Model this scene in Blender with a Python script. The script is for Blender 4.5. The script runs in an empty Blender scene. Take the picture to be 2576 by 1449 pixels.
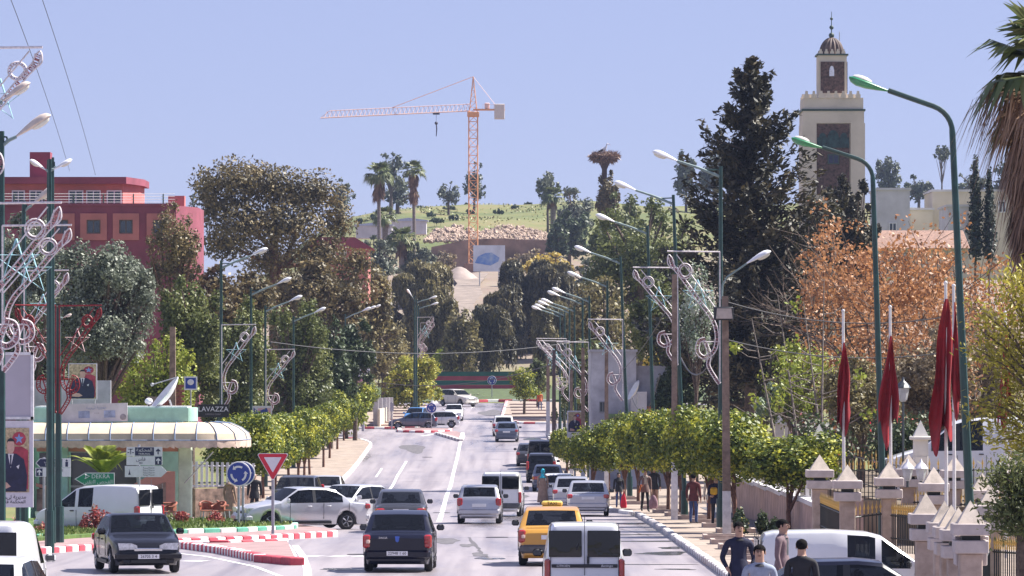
import bpy, bmesh, math, random
import numpy as np
from mathutils import Vector, Matrix
random.seed(7); RNG = np.random.default_rng(11)
R = math.radians; PI = math.pi
scene = bpy.context.scene
C = scene.collection

# ---------------------------------------------------------------- camera, sky, sun, exposure
F, CX, YH, HC = 12000.0, 1287.5, 930.0, 5.0      # focal length and principal point in units of a 2575 px wide picture
cam_data = bpy.data.cameras.new('camera')
cam = bpy.data.objects.new('camera', cam_data); C.objects.link(cam)
cam.location = (0, 0, HC); cam.rotation_euler = (R(90), 0, 0)
cam_data.sensor_width = 36; cam_data.lens = 36 * F / 2575
cam_data.shift_y = (YH - 724.5) / 2575
cam_data.clip_start = 1; cam_data.clip_end = 20000
scene.camera = cam

SUN_EL, SUN_AZ = R(50), R(68)                    # azimuth measured from the view direction (+Y) towards the right (+X)
world = bpy.data.worlds.new('World'); scene.world = world; world.use_nodes = True
nt = world.node_tree; nt.nodes.clear()
sky = nt.nodes.new('ShaderNodeTexSky'); sky.sky_type = 'NISHITA'; sky.sun_disc = False
sky.sun_elevation = SUN_EL; sky.sun_rotation = SUN_AZ
sky.altitude = 2500; sky.air_density = 0.9; sky.dust_density = 0.0; sky.ozone_density = 2.5
tint = nt.nodes.new('ShaderNodeMix'); tint.data_type = 'RGBA'; tint.blend_type = 'MULTIPLY'
tint.inputs['Factor'].default_value = 1.0; tint.inputs['B'].default_value = (0.80, 0.72, 0.86, 1)
bg = nt.nodes.new('ShaderNodeBackground'); bg.inputs['Strength'].default_value = 0.06
wo = nt.nodes.new('ShaderNodeOutputWorld')
veil = nt.nodes.new('ShaderNodeMix'); veil.data_type = 'RGBA'; veil.inputs['Factor'].default_value = 0.62      # even bluish veil over the whole sky
veil.inputs['B'].default_value = (3.4, 3.72, 5.75, 1)
nt.links.new(sky.outputs[0], tint.inputs['A']); nt.links.new(tint.outputs['Result'], veil.inputs['A']); nt.links.new(veil.outputs['Result'], bg.inputs['Color'])
nt.links.new(bg.outputs[0], wo.inputs['Surface'])
sl = bpy.data.lights.new('sun', 'SUN'); sl.energy = 4.7; sl.angle = R(0.53); sl.color = (1.0, 0.95, 0.87)
sun = bpy.data.objects.new('sun', sl); C.objects.link(sun)
sdir = Vector((math.cos(SUN_EL)*math.sin(SUN_AZ), math.cos(SUN_EL)*math.cos(SUN_AZ), math.sin(SUN_EL)))
sun.rotation_euler = sdir.to_track_quat('Z', 'Y').to_euler(); sun.location = (60, 40, 120)
vs = scene.view_settings
vs.view_transform = 'Standard'; vs.look = 'None'; vs.gamma = 1; vs.exposure = 1.3; vs.use_curve_mapping = False
cy = scene.cycles
cy.use_denoising = True; cy.max_bounces = 8; cy.transparent_max_bounces = 24; cy.diffuse_bounces = 3
cy.glossy_bounces = 3; cy.transmission_bounces = 4; cy.volume_bounces = 0
try: cy.volume_step_rate = 10; cy.volume_max_steps = 64
except Exception: pass

# ---------------------------------------------------------------- places: pixel <-> ground
_kd = np.array([30, 50, 75, 85, 103, 118, 164, 197, 235, 273, 295, 316, 343, 420, 480, 520, 560, 620, 700, 800, 850, 866, 950, 1050, 1120, 1300, 2200], float)
_kz = np.array([1.2, .95, .55, .42, .12, 0, -.5, -1, -1.4, -1.62, -1.4, -.95, -.25, .5, 1.3, 1.9, 3.4, 8, 14.9, 21.3, 22.5, 27.8, 34.5, 41.6, 41.8, 36, 0], float)
_d = np.arange(30, 2200, 1.0); _z = np.interp(_d, _kd, _kz)
_k = np.hanning(23); _k /= _k.sum()
_zs = np.convolve(np.pad(_z, 11, mode='edge'), _k, 'valid')
_yp = YH + (HC - _zs) * F / _d
def zg(d): return float(np.interp(d, _d, _zs))
def hz(X, d):
    """terrain height: the road profile, with the hill falling off to the left of the crest"""
    z = zg(d)
    if X > 4.5 and 86 < d < 110: z -= .30*min(1, (X-4.5)/.6)*min(1, (d-86)/4)*min(1, (110-d)/5)      # dropped driveway by the gate
    if d > 600:
        t = min(1, (d-600)/350)
        z -= t*min(26, 0.0115*max(0, -18-X)**2) + t*0.0012*max(0, X-70)**2
    return z
_sel = _d < 560
def dy(py): return float(np.interp(-py, -_yp[_sel], _d[_sel]))          # distance of the road point seen at height py
def S(d): return F/d
def U(px, py, d): return Vector(((px-CX)*d/F, d, HC + (YH-py)*d/F))     # picture point at a distance
def G(px, py):                                                         # picture point on the ground
    d = dy(py); return ((px-CX)*d/F, d, zg(d))
def XD(px, d): return ((px-CX)*d/F, d, zg(d))

# ---------------------------------------------------------------- materials
_M = {}
def N(t, kind, **kw):
    n = t.nodes.new(kind)
    for k, v in kw.items():
        if k in n.inputs.keys(): n.inputs[k].default_value = v
        else: setattr(n, k, v)
    return n
def ramp(t, fac, stops):
    r = t.nodes.new('ShaderNodeValToRGB'); e = r.color_ramp.elements
    while len(e) < len(stops): e.new(0.5)
    for i, (p, c) in enumerate(stops):
        e[i].position = p; e[i].color = (c[0], c[1], c[2], 1)
    t.links.new(fac, r.inputs['Fac']); return r.outputs['Color']
def mat(name, col, rough=0.6, metal=0.0, var=0.12, scale=6.0, bump=0.0, spec=0.5, coat=0.0, col2=None, emit=None, detail=5):
    """principled surface whose colour wanders a little with noise"""
    if name in _M: return _M[name]
    m = bpy.data.materials.new(name); m.use_nodes = True; _M[name] = m
    t = m.node_tree; b = t.nodes['Principled BSDF']
    b.inputs['Roughness'].default_value = rough; b.inputs['Metallic'].default_value = metal
    b.inputs['Specular IOR Level'].default_value = spec; b.inputs['Coat Weight'].default_value = coat
    b.inputs['Coat Roughness'].default_value = 0.06
    tc = N(t, 'ShaderNodeTexCoord'); nz = N(t, 'ShaderNodeTexNoise', Scale=scale, Detail=detail, Roughness=0.6)
    t.links.new(tc.outputs['Object'], nz.inputs['Vector'])
    c2 = col2 or tuple(min(1, c*(1-2*var)) for c in col); c1 = tuple(min(1, c*(1+var)) for c in col)
    t.links.new(ramp(t, nz.outputs['Fac'], [(0.32, c2), (0.68, c1)]), b.inputs['Base Color'])
    if bump:
        bp = N(t, 'ShaderNodeBump', Strength=bump, Distance=0.05)
        t.links.new(nz.outputs['Fac'], bp.inputs['Height']); t.links.new(bp.outputs[0], b.inputs['Normal'])
    if emit: b.inputs['Emission Color'].default_value = (*emit[:3], 1); b.inputs['Emission Strength'].default_value = emit[3]
    return m
LEAF = 1.72
def leafmat(name, cols, trans=0.35, rough=0.5, spec=0.35, clump=0.35):
    """leaves: colour picked per leaf and per clump, light passing through"""
    if name in _M: return _M[name]
    m = bpy.data.materials.new(name); m.use_nodes = True; _M[name] = m
    t = m.node_tree; b = t.nodes['Principled BSDF']; out = t.nodes['Material Output']
    ge = N(t, 'ShaderNodeNewGeometry'); tc = N(t, 'ShaderNodeTexCoord')
    nz = N(t, 'ShaderNodeTexNoise', Scale=clump, Detail=2.0); t.links.new(tc.outputs['Object'], nz.inputs['Vector'])
    ad = N(t, 'ShaderNodeMath', operation='MULTIPLY_ADD'); ad.inputs[1].default_value = 0.55
    t.links.new(ge.outputs['Random Per Island'], ad.inputs[0])
    mu = N(t, 'ShaderNodeMath', operation='MULTIPLY'); mu.inputs[1].default_value = 0.45
    mr = N(t, 'ShaderNodeMapRange'); mr.inputs['From Min'].default_value = .3; mr.inputs['From Max'].default_value = .7
    t.links.new(nz.outputs['Fac'], mr.inputs['Value']); t.links.new(mr.outputs[0], mu.inputs[0]); t.links.new(mu.outputs[0], ad.inputs[2])
    n = len(cols); cols = [tuple(min(.8, v*LEAF) for v in k) for k in cols]; c = ramp(t, ad.outputs[0], [(i/max(1, n-1)*0.9+0.05, k) for i, k in enumerate(cols)])
    t.links.new(c, b.inputs['Base Color']); b.inputs['Roughness'].default_value = rough
    b.inputs['Specular IOR Level'].default_value = spec
    tr = N(t, 'ShaderNodeBsdfTranslucent'); t.links.new(c, tr.inputs['Color'])
    mx = N(t, 'ShaderNodeMixShader'); mx.inputs[0].default_value = trans*.72
    t.links.new(b.outputs[0], mx.inputs[1]); t.links.new(tr.outputs[0], mx.inputs[2]); t.links.new(mx.outputs[0], out.inputs['Surface'])
    return m
def glassmat(name, tintc=(0.25, 0.28, 0.32), rough=0.02, opaque=0.35):
    if name in _M: return _M[name]
    m = bpy.data.materials.new(name); m.use_nodes = True; _M[name] = m
    t = m.node_tree; b = t.nodes['Principled BSDF']; out = t.nodes['Material Output']
    b.inputs['Base Color'].default_value = (0.012, 0.014, 0.02, 1); b.inputs['Roughness'].default_value = rough
    b.inputs['Specular IOR Level'].default_value = 0.8
    tc = N(t, 'ShaderNodeTexCoord'); nz = N(t, 'ShaderNodeTexNoise', Scale=2.5); t.links.new(tc.outputs['Object'], nz.inputs['Vector'])
    bp = N(t, 'ShaderNodeBump', Strength=0.03, Distance=0.05); t.links.new(nz.outputs['Fac'], bp.inputs['Height']); t.links.new(bp.outputs[0], b.inputs['Normal'])
    tr = N(t, 'ShaderNodeBsdfTransparent'); tr.inputs['Color'].default_value = (*tintc, 1)
    mx = N(t, 'ShaderNodeMixShader'); mx.inputs[0].default_value = 1-opaque
    t.links.new(b.outputs[0], mx.inputs[1]); t.links.new(tr.outputs[0], mx.inputs[2]); t.links.new(mx.outputs[0], out.inputs['Surface'])
    return m

# ---------------------------------------------------------------- objects
def tag(o, label=None, cat=None, group=None, kind=None):
    if label: o['label'] = label
    if cat: o['category'] = cat
    if group: o['group'] = group
    if kind: o['kind'] = kind
    return o
def thing(name, label, cat, loc=(0, 0, 0), rz=0.0, group=None):
    o = bpy.data.objects.new(name, None); o.empty_display_size = 0.3; C.objects.link(o)
    o.location = loc; o.rotation_euler = (0, 0, rz)
    return tag(o, label, cat, group)
def put(name, me, parent=None, loc=(0, 0, 0), rot=(0, 0, 0), sc=(1, 1, 1), kind=None):
    o = bpy.data.objects.new(name, me); C.objects.link(o); o.parent = parent
    o.location = loc; o.rotation_euler = rot; o.scale = sc
    if kind: o['kind'] = kind
    return o
def dup(o, loc=None, rz=None, label=None, parent=None):
    c = o.copy(); C.objects.link(c); c.parent = parent
    if loc is not None: c.location = loc
    if rz is not None: c.rotation_euler = (0, 0, rz)
    if label: c['label'] = label
    for ch in list(o.children): dup(ch, parent=c)
    return c
def mesh_np(name, V, Fq, mats, smooth=False, mi=None):
    """numpy mesh of all-quad or all-tri faces"""
    me = bpy.data.meshes.new(name); V = np.asarray(V, np.float32); Fq = np.asarray(Fq, np.int32)
    k = Fq.shape[1]; n = len(Fq)
    me.vertices.add(len(V)); me.vertices.foreach_set('co', V.ravel())
    me.loops.add(n*k); me.loops.foreach_set('vertex_index', Fq.ravel())
    me.polygons.add(n); me.polygons.foreach_set('loop_start', np.arange(0, n*k, k, dtype=np.int32))
    try: me.polygons.foreach_set('loop_total', np.full(n, k, dtype=np.int32))
    except Exception: pass
    if mi is not None: me.polygons.foreach_set('material_index', np.asarray(mi, np.int32))
    me.polygons.foreach_set('use_smooth', np.full(n, smooth, dtype=bool))
    for m in (mats if isinstance(mats, (list, tuple)) else [mats]): me.materials.append(m)
    me.update(calc_edges=True); me.validate(); return me

class MB:
    """collects simple solids into one mesh"""
    def __init__(s): s.v = []; s.f = []
    def add(s, vs, fs):
        o = len(s.v); s.v += [tuple(v) for v in vs]; s.f += [tuple(i+o for i in f) for f in fs]; return s
    def box(s, c, h, rz=0.0, ch=0.0):
        """box centre c, full size h, turned rz; ch chamfers the vertical and horizontal edges"""
        hx, hy, hz_ = h[0]/2, h[1]/2, h[2]/2; cs, sn = math.cos(rz), math.sin(rz)
        def T(x, y, z): return (c[0]+x*cs-y*sn, c[1]+x*sn+y*cs, c[2]+z)
        if ch <= 0:
            vs = [T(x*hx, y*hy, z*hz_) for z in (-1, 1) for (x, y) in ((-1, -1), (1, -1), (1, 1), (-1, 1))]
            return s.add(vs, [(3, 2, 1, 0), (4, 5, 6, 7), (0, 1, 5, 4), (1, 2, 6, 5), (2, 3, 7, 6), (3, 0, 4, 7)])
        ch = min(ch, hx*.95, hy*.95, hz_*.95); vs = []
        for z, e in ((-hz_, ch), (-hz_+ch, 0), (hz_-ch, 0), (hz_, ch)):
            a, b = hx-e, hy-e
            for (x, y) in ((-a+ch, -b), (a-ch, -b), (a, -b+ch), (a, b-ch), (a-ch, b), (-a+ch, b), (-a, b-ch), (-a, -b+ch)): vs.append(T(x, y, z))
        fs = [tuple(range(7, -1, -1)), tuple(range(24, 32))]
        for l in range(3):
            for i in range(8): j = (i+1) % 8; fs.append((l*8+i, l*8+j, l*8+8+j, l*8+8+i))
        return s.add(vs, fs)
    def tube(s, pts, r, n=6, caps=True):
        pts = [Vector(p) for p in pts]; rs = r if isinstance(r, (list, tuple)) else [r]*len(pts)
        vs = []; fs = []; up = None
        for i, p in enumerate(pts):
            a = pts[max(0, i-1)]; b = pts[min(len(pts)-1, i+1)]; t = (b-a)
            if t.length < 1e-9: t = Vector((0, 0, 1))
            t.normalize()
            if up is None: up = Vector((0, 1, 0)) if abs(t.y) < .9 else Vector((1, 0, 0))
            x = up.cross(t)
            if x.length < 1e-4: x = Vector((1, 0, 0)).cross(t)
            x.normalize(); y = t.cross(x); up = y
            for k in range(n):
                q = 2*PI*k/n; vs.append(p + (x*math.cos(q)+y*math.sin(q))*rs[i])
        for i in range(len(pts)-1):
            for k in range(n):
                k2 = (k+1) % n; fs.append((i*n+k, i*n+k2, i*n+n+k2, i*n+n+k))
        if caps: fs += [tuple(range(n-1, -1, -1)), tuple((len(pts)-1)*n+k for k in range(n))]
        return s.add(vs, fs)
    def lathe(s, prof, c=(0, 0, 0), n=12, axis='z', sx=1.0, sy=1.0):
        vs = []; fs = []
        for (r, h) in prof:
            for k in range(n):
                q = 2*PI*k/n; a, b = r*math.cos(q)*sx, r*math.sin(q)*sy
                p = {'z': (a, b, h), 'y': (a, h, b), 'x': (h, a, b)}[axis]
                vs.append((p[0]+c[0], p[1]+c[1], p[2]+c[2]))
        for i in range(len(prof)-1):
            for k in range(n):
                k2 = (k+1) % n; fs.append((i*n+k, i*n+k2, i*n+n+k2, i*n+n+k))
        fs += [tuple(range(n-1, -1, -1)), tuple((len(prof)-1)*n+k for k in range(n))]
        return s.add(vs, fs)
    def prism(s, poly, t, axis='y', o=(0, 0, 0)):
        """outline extruded by t: axis y -> outline in x,z; axis z -> outline in x,y; axis x -> outline in y,z"""
        n = len(poly)
        def P(a, b, h): return {'y': (o[0]+a, o[1]+h, o[2]+b), 'z': (o[0]+a, o[1]+b, o[2]+h), 'x': (o[0]+h, o[1]+a, o[2]+b)}[axis]
        vs = [P(a, b, -t/2) for a, b in poly] + [P(a, b, t/2) for a, b in poly]
        fs = [tuple(range(n)), tuple(range(2*n-1, n-1, -1))] + [(i, n+i, n+(i+1) % n, (i+1) % n) for i in range(n)]
        return s.add(vs, fs)
    def pyramid(s, c, w, h):
        x, y, z = c; a = w/2
        return s.add([(x-a, y-a, z), (x+a, y-a, z), (x+a, y+a, z), (x-a, y+a, z), (x, y, z+h)], [(3, 2, 1, 0), (0, 1, 4), (1, 2, 4), (2, 3, 4), (3, 0, 4)])
    def ball(s, c, r, n=8, m=6, sc=(1, 1, 1)):
        prof = [(r*math.sin(PI*(i+.02)/(m+.04)), -r*math.cos(PI*(i+.02)/(m+.04))) for i in range(m+1)]
        o = len(s.v); s.lathe(prof, (0, 0, 0), n)
        for i in range(o, len(s.v)):
            v = s.v[i]; s.v[i] = (c[0]+v[0]*sc[0], c[1]+v[1]*sc[1], c[2]+v[2]*sc[2])
        return s
    def mesh(s, name, m, smooth=True, ang=35):
        me = bpy.data.meshes.new(name); me.from_pydata(s.v, [], s.f)
        bm = bmesh.new(); bm.from_mesh(me); bmesh.ops.recalc_face_normals(bm, faces=bm.faces); bm.to_mesh(me); bm.free()
        if smooth:
            me.polygons.foreach_set('use_smooth', np.ones(len(me.polygons), bool))
            try: me.set_sharp_from_angle(angle=R(ang))
            except Exception: pass
        for k in (m if isinstance(m, (list, tuple)) else [m]): me.materials.append(k)
        me.update(); return me
    def put(s, name, m, parent=None, loc=(0, 0, 0), rot=(0, 0, 0), smooth=True, kind=None):
        return put(name, s.mesh(name, m, smooth), parent, loc, rot, kind=kind)
def text(name, body, size, m, parent, loc, rot=(R(90), 0, 0), align='CENTER', ext=0.002, sx=1.0, shear=0.0):
    cu = bpy.data.curves.new(name, 'FONT'); cu.body = body; cu.size = size; cu.align_x = align; cu.align_y = 'CENTER'
    cu.extrude = ext; cu.shear = shear; cu.resolution_u = 2
    o = bpy.data.objects.new(name, cu); C.objects.link(o)
    me = bpy.data.meshes.new_from_object(o)
    bpy.data.objects.remove(o); me.materials.clear(); me.materials.append(m)
    return put(name, me, parent, loc, rot, (sx, 1, 1))
# ---------------------------------------------------------------- setting: ground, road, pavements, islands
m_earth = mat('dry_grass_earth', (0.12, 0.13, 0.05), 0.95, var=0.35, scale=0.06, col2=(0.16, 0.125, 0.075), bump=0.3)
def groundmat():
    m = bpy.data.materials.new('hill_grass_and_earth'); m.use_nodes = True; t = m.node_tree; b = t.nodes['Principled BSDF']
    tc = N(t, 'ShaderNodeTexCoord'); n1 = N(t, 'ShaderNodeTexNoise', Scale=0.05, Detail=6.0); n2 = N(t, 'ShaderNodeTexNoise', Scale=1.2, Detail=4.0)
    t.links.new(tc.outputs['Object'], n1.inputs['Vector']); t.links.new(tc.outputs['Object'], n2.inputs['Vector'])
    g = ramp(t, n1.outputs['Fac'], [(.35, (.13, .16, .045)), (.5, (.19, .2, .06)), (.66, (.24, .21, .085))])
    e = ramp(t, n1.outputs['Fac'], [(.3, (.26, .19, .145)), (.7, (.34, .27, .21))])
    sp = N(t, 'ShaderNodeSeparateXYZ'); t.links.new(tc.outputs['Object'], sp.inputs[0])
    # bare earth in the quarry and along the track below it, grass elsewhere
    a = N(t, 'ShaderNodeMapRange'); a.inputs['From Min'].default_value = 850; a.inputs['From Max'].default_value = 870; t.links.new(sp.outputs['Y'], a.inputs['Value'])
    c = N(t, 'ShaderNodeMapRange'); c.inputs['From Min'].default_value = 560; c.inputs['From Max'].default_value = 600; t.links.new(sp.outputs['Y'], c.inputs['Value'])
    sb = N(t, 'ShaderNodeMath', operation='SUBTRACT'); t.links.new(c.outputs[0], sb.inputs[0]); t.links.new(a.outputs[0], sb.inputs[1])
    mx = N(t, 'ShaderNodeMix', data_type='RGBA'); t.links.new(sb.outputs[0], mx.inputs['Factor']); t.links.new(g, mx.inputs['A']); t.links.new(e, mx.inputs['B'])
    m2 = N(t, 'ShaderNodeMix', data_type='RGBA', blend_type='MULTIPLY'); m2.inputs['Factor'].default_value = .5
    t.links.new(mx.outputs['Result'], m2.inputs['A']); t.links.new(n2.outputs['Color'], m2.inputs['B'])
    t.links.new(m2.outputs['Result'], b.inputs['Base Color']); b.inputs['Roughness'].default_value = .95
    return m
def sheet(name, dl, xl, off, m, kind='structure', lift=None):
    V = []; nx = len(xl(dl[0]))
    for d in dl:
        for x in xl(d): V.append((x, d, hz(x, d)+off + (lift(x, d) if lift else 0)))
    nd = len(dl); I = np.arange(nd*nx).reshape(nd, nx)
    Q = np.stack([I[:-1, :-1], I[:-1, 1:], I[1:, 1:], I[1:, :-1]], -1).reshape(-1, 4)
    o = put(name, mesh_np(name, V, Q, m, True)); tag(o, kind=kind); return o
gx = np.concatenate([np.linspace(-720, -160, 12), np.linspace(-150, 150, 61), np.linspace(160, 720, 12)])
gd = list(np.arange(30, 130, 10)) + list(np.arange(130, 560, 8)) + list(np.arange(560, 1200, 12)) + list(np.arange(1200, 2200, 100))
def bumpy(x, d):
    far = max(0, min(1, (d-600)/200)); return -0.06 + far*(0.5*math.sin(x*.11+d*.03)+.35*math.sin(x*.23-d*.05)) - (max(0, d-1150)*.02 if d > 1150 else 0)
sheet('ground', gd, lambda d: gx, 0, groundmat(), lift=bumpy)

def roadmat():
    m = bpy.data.materials.new('wet_asphalt'); m.use_nodes = True; t = m.node_tree; b = t.nodes['Principled BSDF']
    tc = N(t, 'ShaderNodeTexCoord'); mp = N(t, 'ShaderNodeMapping'); mp.inputs['Scale'].default_value = (1.0, 0.09, 1); t.links.new(tc.outputs['Object'], mp.inputs['Vector'])
    w = N(t, 'ShaderNodeTexNoise', Scale=0.33, Detail=6.0, Roughness=.62); t.links.new(mp.outputs[0], w.inputs['Vector'])
    g = N(t, 'ShaderNodeTexNoise', Scale=30, Detail=3.0); t.links.new(tc.outputs['Object'], g.inputs['Vector'])
    st = N(t, 'ShaderNodeMapping'); st.inputs['Scale'].default_value = (1.6, .02, 1); t.links.new(tc.outputs['Object'], st.inputs['Vector'])
    tr = N(t, 'ShaderNodeTexNoise', Scale=1.0, Detail=3.0); t.links.new(st.outputs[0], tr.inputs['Vector'])
    c1 = ramp(t, w.outputs['Fac'], [(.30, (.13, .115, .12)), (.42, (.265, .235, .25)), (.7, (.33, .295, .315))])
    c2 = ramp(t, tr.outputs['Fac'], [(.3, (.62, .6, .64)), (.55, (1, 1, 1))])
    mx = N(t, 'ShaderNodeMix', data_type='RGBA', blend_type='MULTIPLY'); mx.inputs['Factor'].default_value = .8
    t.links.new(c1, mx.inputs['A']); t.links.new(c2, mx.inputs['B']); t.links.new(mx.outputs['Result'], b.inputs['Base Color'])
    r = N(t, 'ShaderNodeMapRange'); r.inputs['From Min'].default_value = .33; r.inputs['From Max'].default_value = .6; r.inputs['To Min'].default_value = .2; r.inputs['To Max'].default_value = .6
    t.links.new(w.outputs['Fac'], r.inputs['Value']); t.links.new(r.outputs[0], b.inputs['Roughness'])
    bp = N(t, 'ShaderNodeBump', Strength=.12, Distance=.02); t.links.new(g.outputs['Fac'], bp.inputs['Height']); t.links.new(bp.outputs[0], b.inputs['Normal'])
    return m
m_road = roadmat()
rd = list(np.arange(40, 500, 4))
def rx(d):
    if d < 168: l = -30
    elif d < 178: l = -30+(d-168)*1.8
    elif 352 < d < 386: l = -45
    else: l = -12
    r = 22 if d < 106 else 9 if d < 470 else 14
    if d >= 486: l, r = -30, 20
    return np.linspace(l, r, 18) if d > 106 else np.concatenate([np.linspace(l, 4.4, 9), [4.6, 4.9, 5.2, 6, 9, 12, 16, 19, 22]])
road = sheet('road', rd, rx, 0.0, m_road)

m_pave = mat('beige_pavement', (0.34, 0.27, 0.22), 0.85, var=.16, scale=1.3, col2=(.22, .175, .145), bump=.1)
m_pave2 = mat('pink_paving', (0.32, 0.21, 0.21), 0.85, var=.14, scale=1.1, bump=.1)
m_kw = mat('kerb_white_paint', (0.78, 0.77, 0.76), .7, var=.08, scale=5); m_kr = mat('kerb_red_paint', (0.50, 0.06, 0.09), .7, var=.15, scale=5)
m_kg = mat('kerb_green_paint', (0.10, 0.36, 0.26), .7, var=.12, scale=5); m_kc = mat('kerb_concrete', (0.42, .38, .39), .85, var=.15, scale=5)
m_line = mat('road_paint_white', (0.74, 0.73, 0.74), .6, var=.14, scale=3, col2=(.5, .48, .5))
def strip_slab(name, dl, xl, xr, h, m):
    """raised pavement strip following the road profile, with side faces"""
    V = []; Q = []
    for d in dl:
        a, b = xl(d), xr(d); z = zg(d); V += [(a, d, z-.05), (a, d, z+h), (b, d, z+h), (b, d, z-.05)]
    for i in range(len(dl)-1):
        o = i*4
        for k in range(3): Q.append((o+k, o+4+k, o+5+k, o+1+k))
    Q += [(0, 1, 2, 3), tuple(len(V)-4+k for k in (3, 2, 1, 0))]
    me = mesh_np(name, V, Q, m); o = put(name, me); tag(o, kind='structure'); return o
def poly_slab(name, poly, h, m, base=0.0, kind='structure', parent=None):
    """flat island with an outline given on the ground as (X, d)"""
    pts = []
    for i in range(len(poly)):
        a, b = poly[i], poly[(i+1) % len(poly)]; n = max(1, int(math.dist(a, b)/2.5))
        for k in range(n): pts.append((a[0]+(b[0]-a[0])*k/n, a[1]+(b[1]-a[1])*k/n))
    bm = bmesh.new(); lo = [bm.verts.new((x, d, zg(d)-.05+base)) for x, d in pts]; up = [bm.verts.new((x, d, zg(d)+h+base)) for x, d in pts]
    n = len(pts)
    for i in range(n): bm.faces.new((lo[i], lo[(i+1) % n], up[(i+1) % n], up[i]))
    es = [bm.edges.get((up[i], up[(i+1) % n])) for i in range(n)]
    bmesh.ops.triangle_fill(bm, use_beauty=True, edges=es); bmesh.ops.recalc_face_normals(bm, faces=bm.faces)
    me = bpy.data.meshes.new(name); bm.to_mesh(me); bm.free(); me.materials.append(m)
    o = put(name, me, parent)
    if parent is None: tag(o, kind=kind)
    return o
_kb = {}
def kerb(parent, path, mats, ln=1.0, w=.2, h=.15, gap=.02, skip=(), base=0.0):
    """single kerb stones set along a ground path, colours taken in turn"""
    seg = []; tot = 0
    for a, b in zip(path[:-1], path[1:]): l = math.dist(a, b); seg.append((a, b, tot, l)); tot += l
    n = max(1, round(tot/ln)); L = tot/n
    def at(t):
        for a, b, t0, l in seg:
            if t <= t0+l+1e-6: k = (t-t0)/l; return a[0]+(b[0]-a[0])*k, a[1]+(b[1]-a[1])*k
        return path[-1]
    for i in range(n):
        p, q = at(i*L), at((i+1)*L); c = ((p[0]+q[0])/2, (p[1]+q[1])/2); m = mats[i % len(mats)]
        key = (m.name, round(L, 1), w, h)
        if key not in _kb: _kb[key] = MB().box((0, 0, 0), (round(L, 1)-gap, w, h+.06), ch=.025).mesh('kerb_stone', m)
        o = put('kerb_stone', _kb[key], parent, (c[0], c[1], zg(c[1])+base+(h-.06)/2 + random.uniform(-.012, .012)))
        zr = (zg(q[1])-zg(p[1]))/max(.1, L)
        o.rotation_euler = (0, -math.atan(zr) if abs(q[1]-p[1]) > .3*L else 0, math.atan2(q[1]-p[1], q[0]-p[0]) + random.uniform(-.01, .01)); o.scale = (L/round(L, 1), 1, 1)
def g2(px, py): a = G(px, py); return (a[0], a[1])

# right-hand pavement: wide near the palace fence, a lay-by further on
def kr(d): return float(np.interp(d, [40, 196, 204, 250, 290, 343, 372, 383, 398, 440], [5.25, 5.25, 4.35, 3.7, 3.1, 2.9, 2.9, 4.5, 5.5, 5.5]))
pav_r = strip_slab('pavement_right', list(np.arange(105, 400, 3)), lambda d: kr(d), lambda d: 16 if d < 330 else 12, .13, m_pave)
kerb(pav_r, [(kr(d)-.1, d) for d in np.arange(105, 198, 4)], [m_kw, m_kc], ln=.62, w=.22, h=.16, gap=.05)
kerb(pav_r, [(kr(d)-.1, d) for d in np.arange(198, 384, 6)], [m_kw, m_kc], ln=3.0, w=.22, h=.16)
path_r = strip_slab('footpath', list(np.arange(105, 210, 3)), lambda d: 8.15, lambda d: 9.6, .142, mat('path_asphalt', (.13, .125, .14), .8, var=.2, scale=2))
# left-hand pavement along the row of clipped trees
def kl(d): return float(np.interp(d, [200, 214, 340, 352], [-13.2, -10.1, -10.1, -11.5]))
pav_l = strip_slab('pavement_left', list(np.arange(204, 353, 3)), lambda d: -15.5, lambda d: kl(d), .13, m_pave)
kerb(pav_l, [(kl(d)+.1, d) for d in np.arange(206, 353, 4)], [m_kw, m_kc], ln=1.6, w=.22, h=.16)
kerb(pav_l, [(-15.4, 352.6), (-11.5, 352.6)], [m_kr, m_kw], ln=.8, w=.3, h=.16)
# far pavements across the side road
pav_fl = poly_slab('pavement_far_left', [(-22, 388), (-7.9, 388), (-7.9, 420), (-8.6, 478), (-22, 484)], .13, m_pave)
kerb(pav_fl, [(-22, 387.8), (-10.9, 387.8), (-7.9, 388.2)], [m_kr, m_kw], ln=.85, w=.3, h=.17)
kerb(pav_fl, [(-7.8, 388), (-7.8, 420), (-8.5, 478)], [m_kw, m_kr], ln=2.0, w=.3, h=.17)
pav_fr = poly_slab('pavement_far_right', [g2(1262, 1052), g2(1310, 1066), g2(1375, 1066), (8, dy(1060)), (9, 488), g2(1274, 1011)], .13, m_pave)
kerb(pav_fr, [g2(1375, 1066.5), g2(1310, 1066.5), g2(1262, 1052), g2(1274, 1011)], [m_kw, m_kr], ln=1.0, w=.3, h=.17)
# low step edges across the far pavements
st_mb = MB().box((0, 0, 0), (1, .35, .1)).mesh('step_edge', m_pave2)
for i, d in enumerate(np.linspace(394, 476, 8)):
    a, b = (-12.2, -8.2); put('step_edge', st_mb, pav_fl, ((a+b)/2, d, zg(d)+.18), sc=(b-a, 1, 1))
for i, d in enumerate(np.linspace(414, 482, 6)):
    a = float(np.interp(d, [405, 490], [0.2, -.3])); b = a+3.4; put('step_edge', st_mb, pav_fr, ((a+b)/2, d, zg(d)+.18), sc=(b-a, 1, 1))

# far roundabout: verge with red and white kerb in front of the striped wall
verge = poly_slab('far_verge', [(-26, 508), g2(1085, 1013), g2(1240, 1009), g2(1395, 1009), (24, 500), (24, 548), (-26, 548)], .16, mat('verge_grass', (.07, .10, .03), .95, var=.3, scale=1.5))
kerb(verge, [g2(1085, 1014), g2(1240, 1010), g2(1395, 1010)], [m_kw, m_kr], ln=1.5, w=.3, h=.24)
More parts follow.
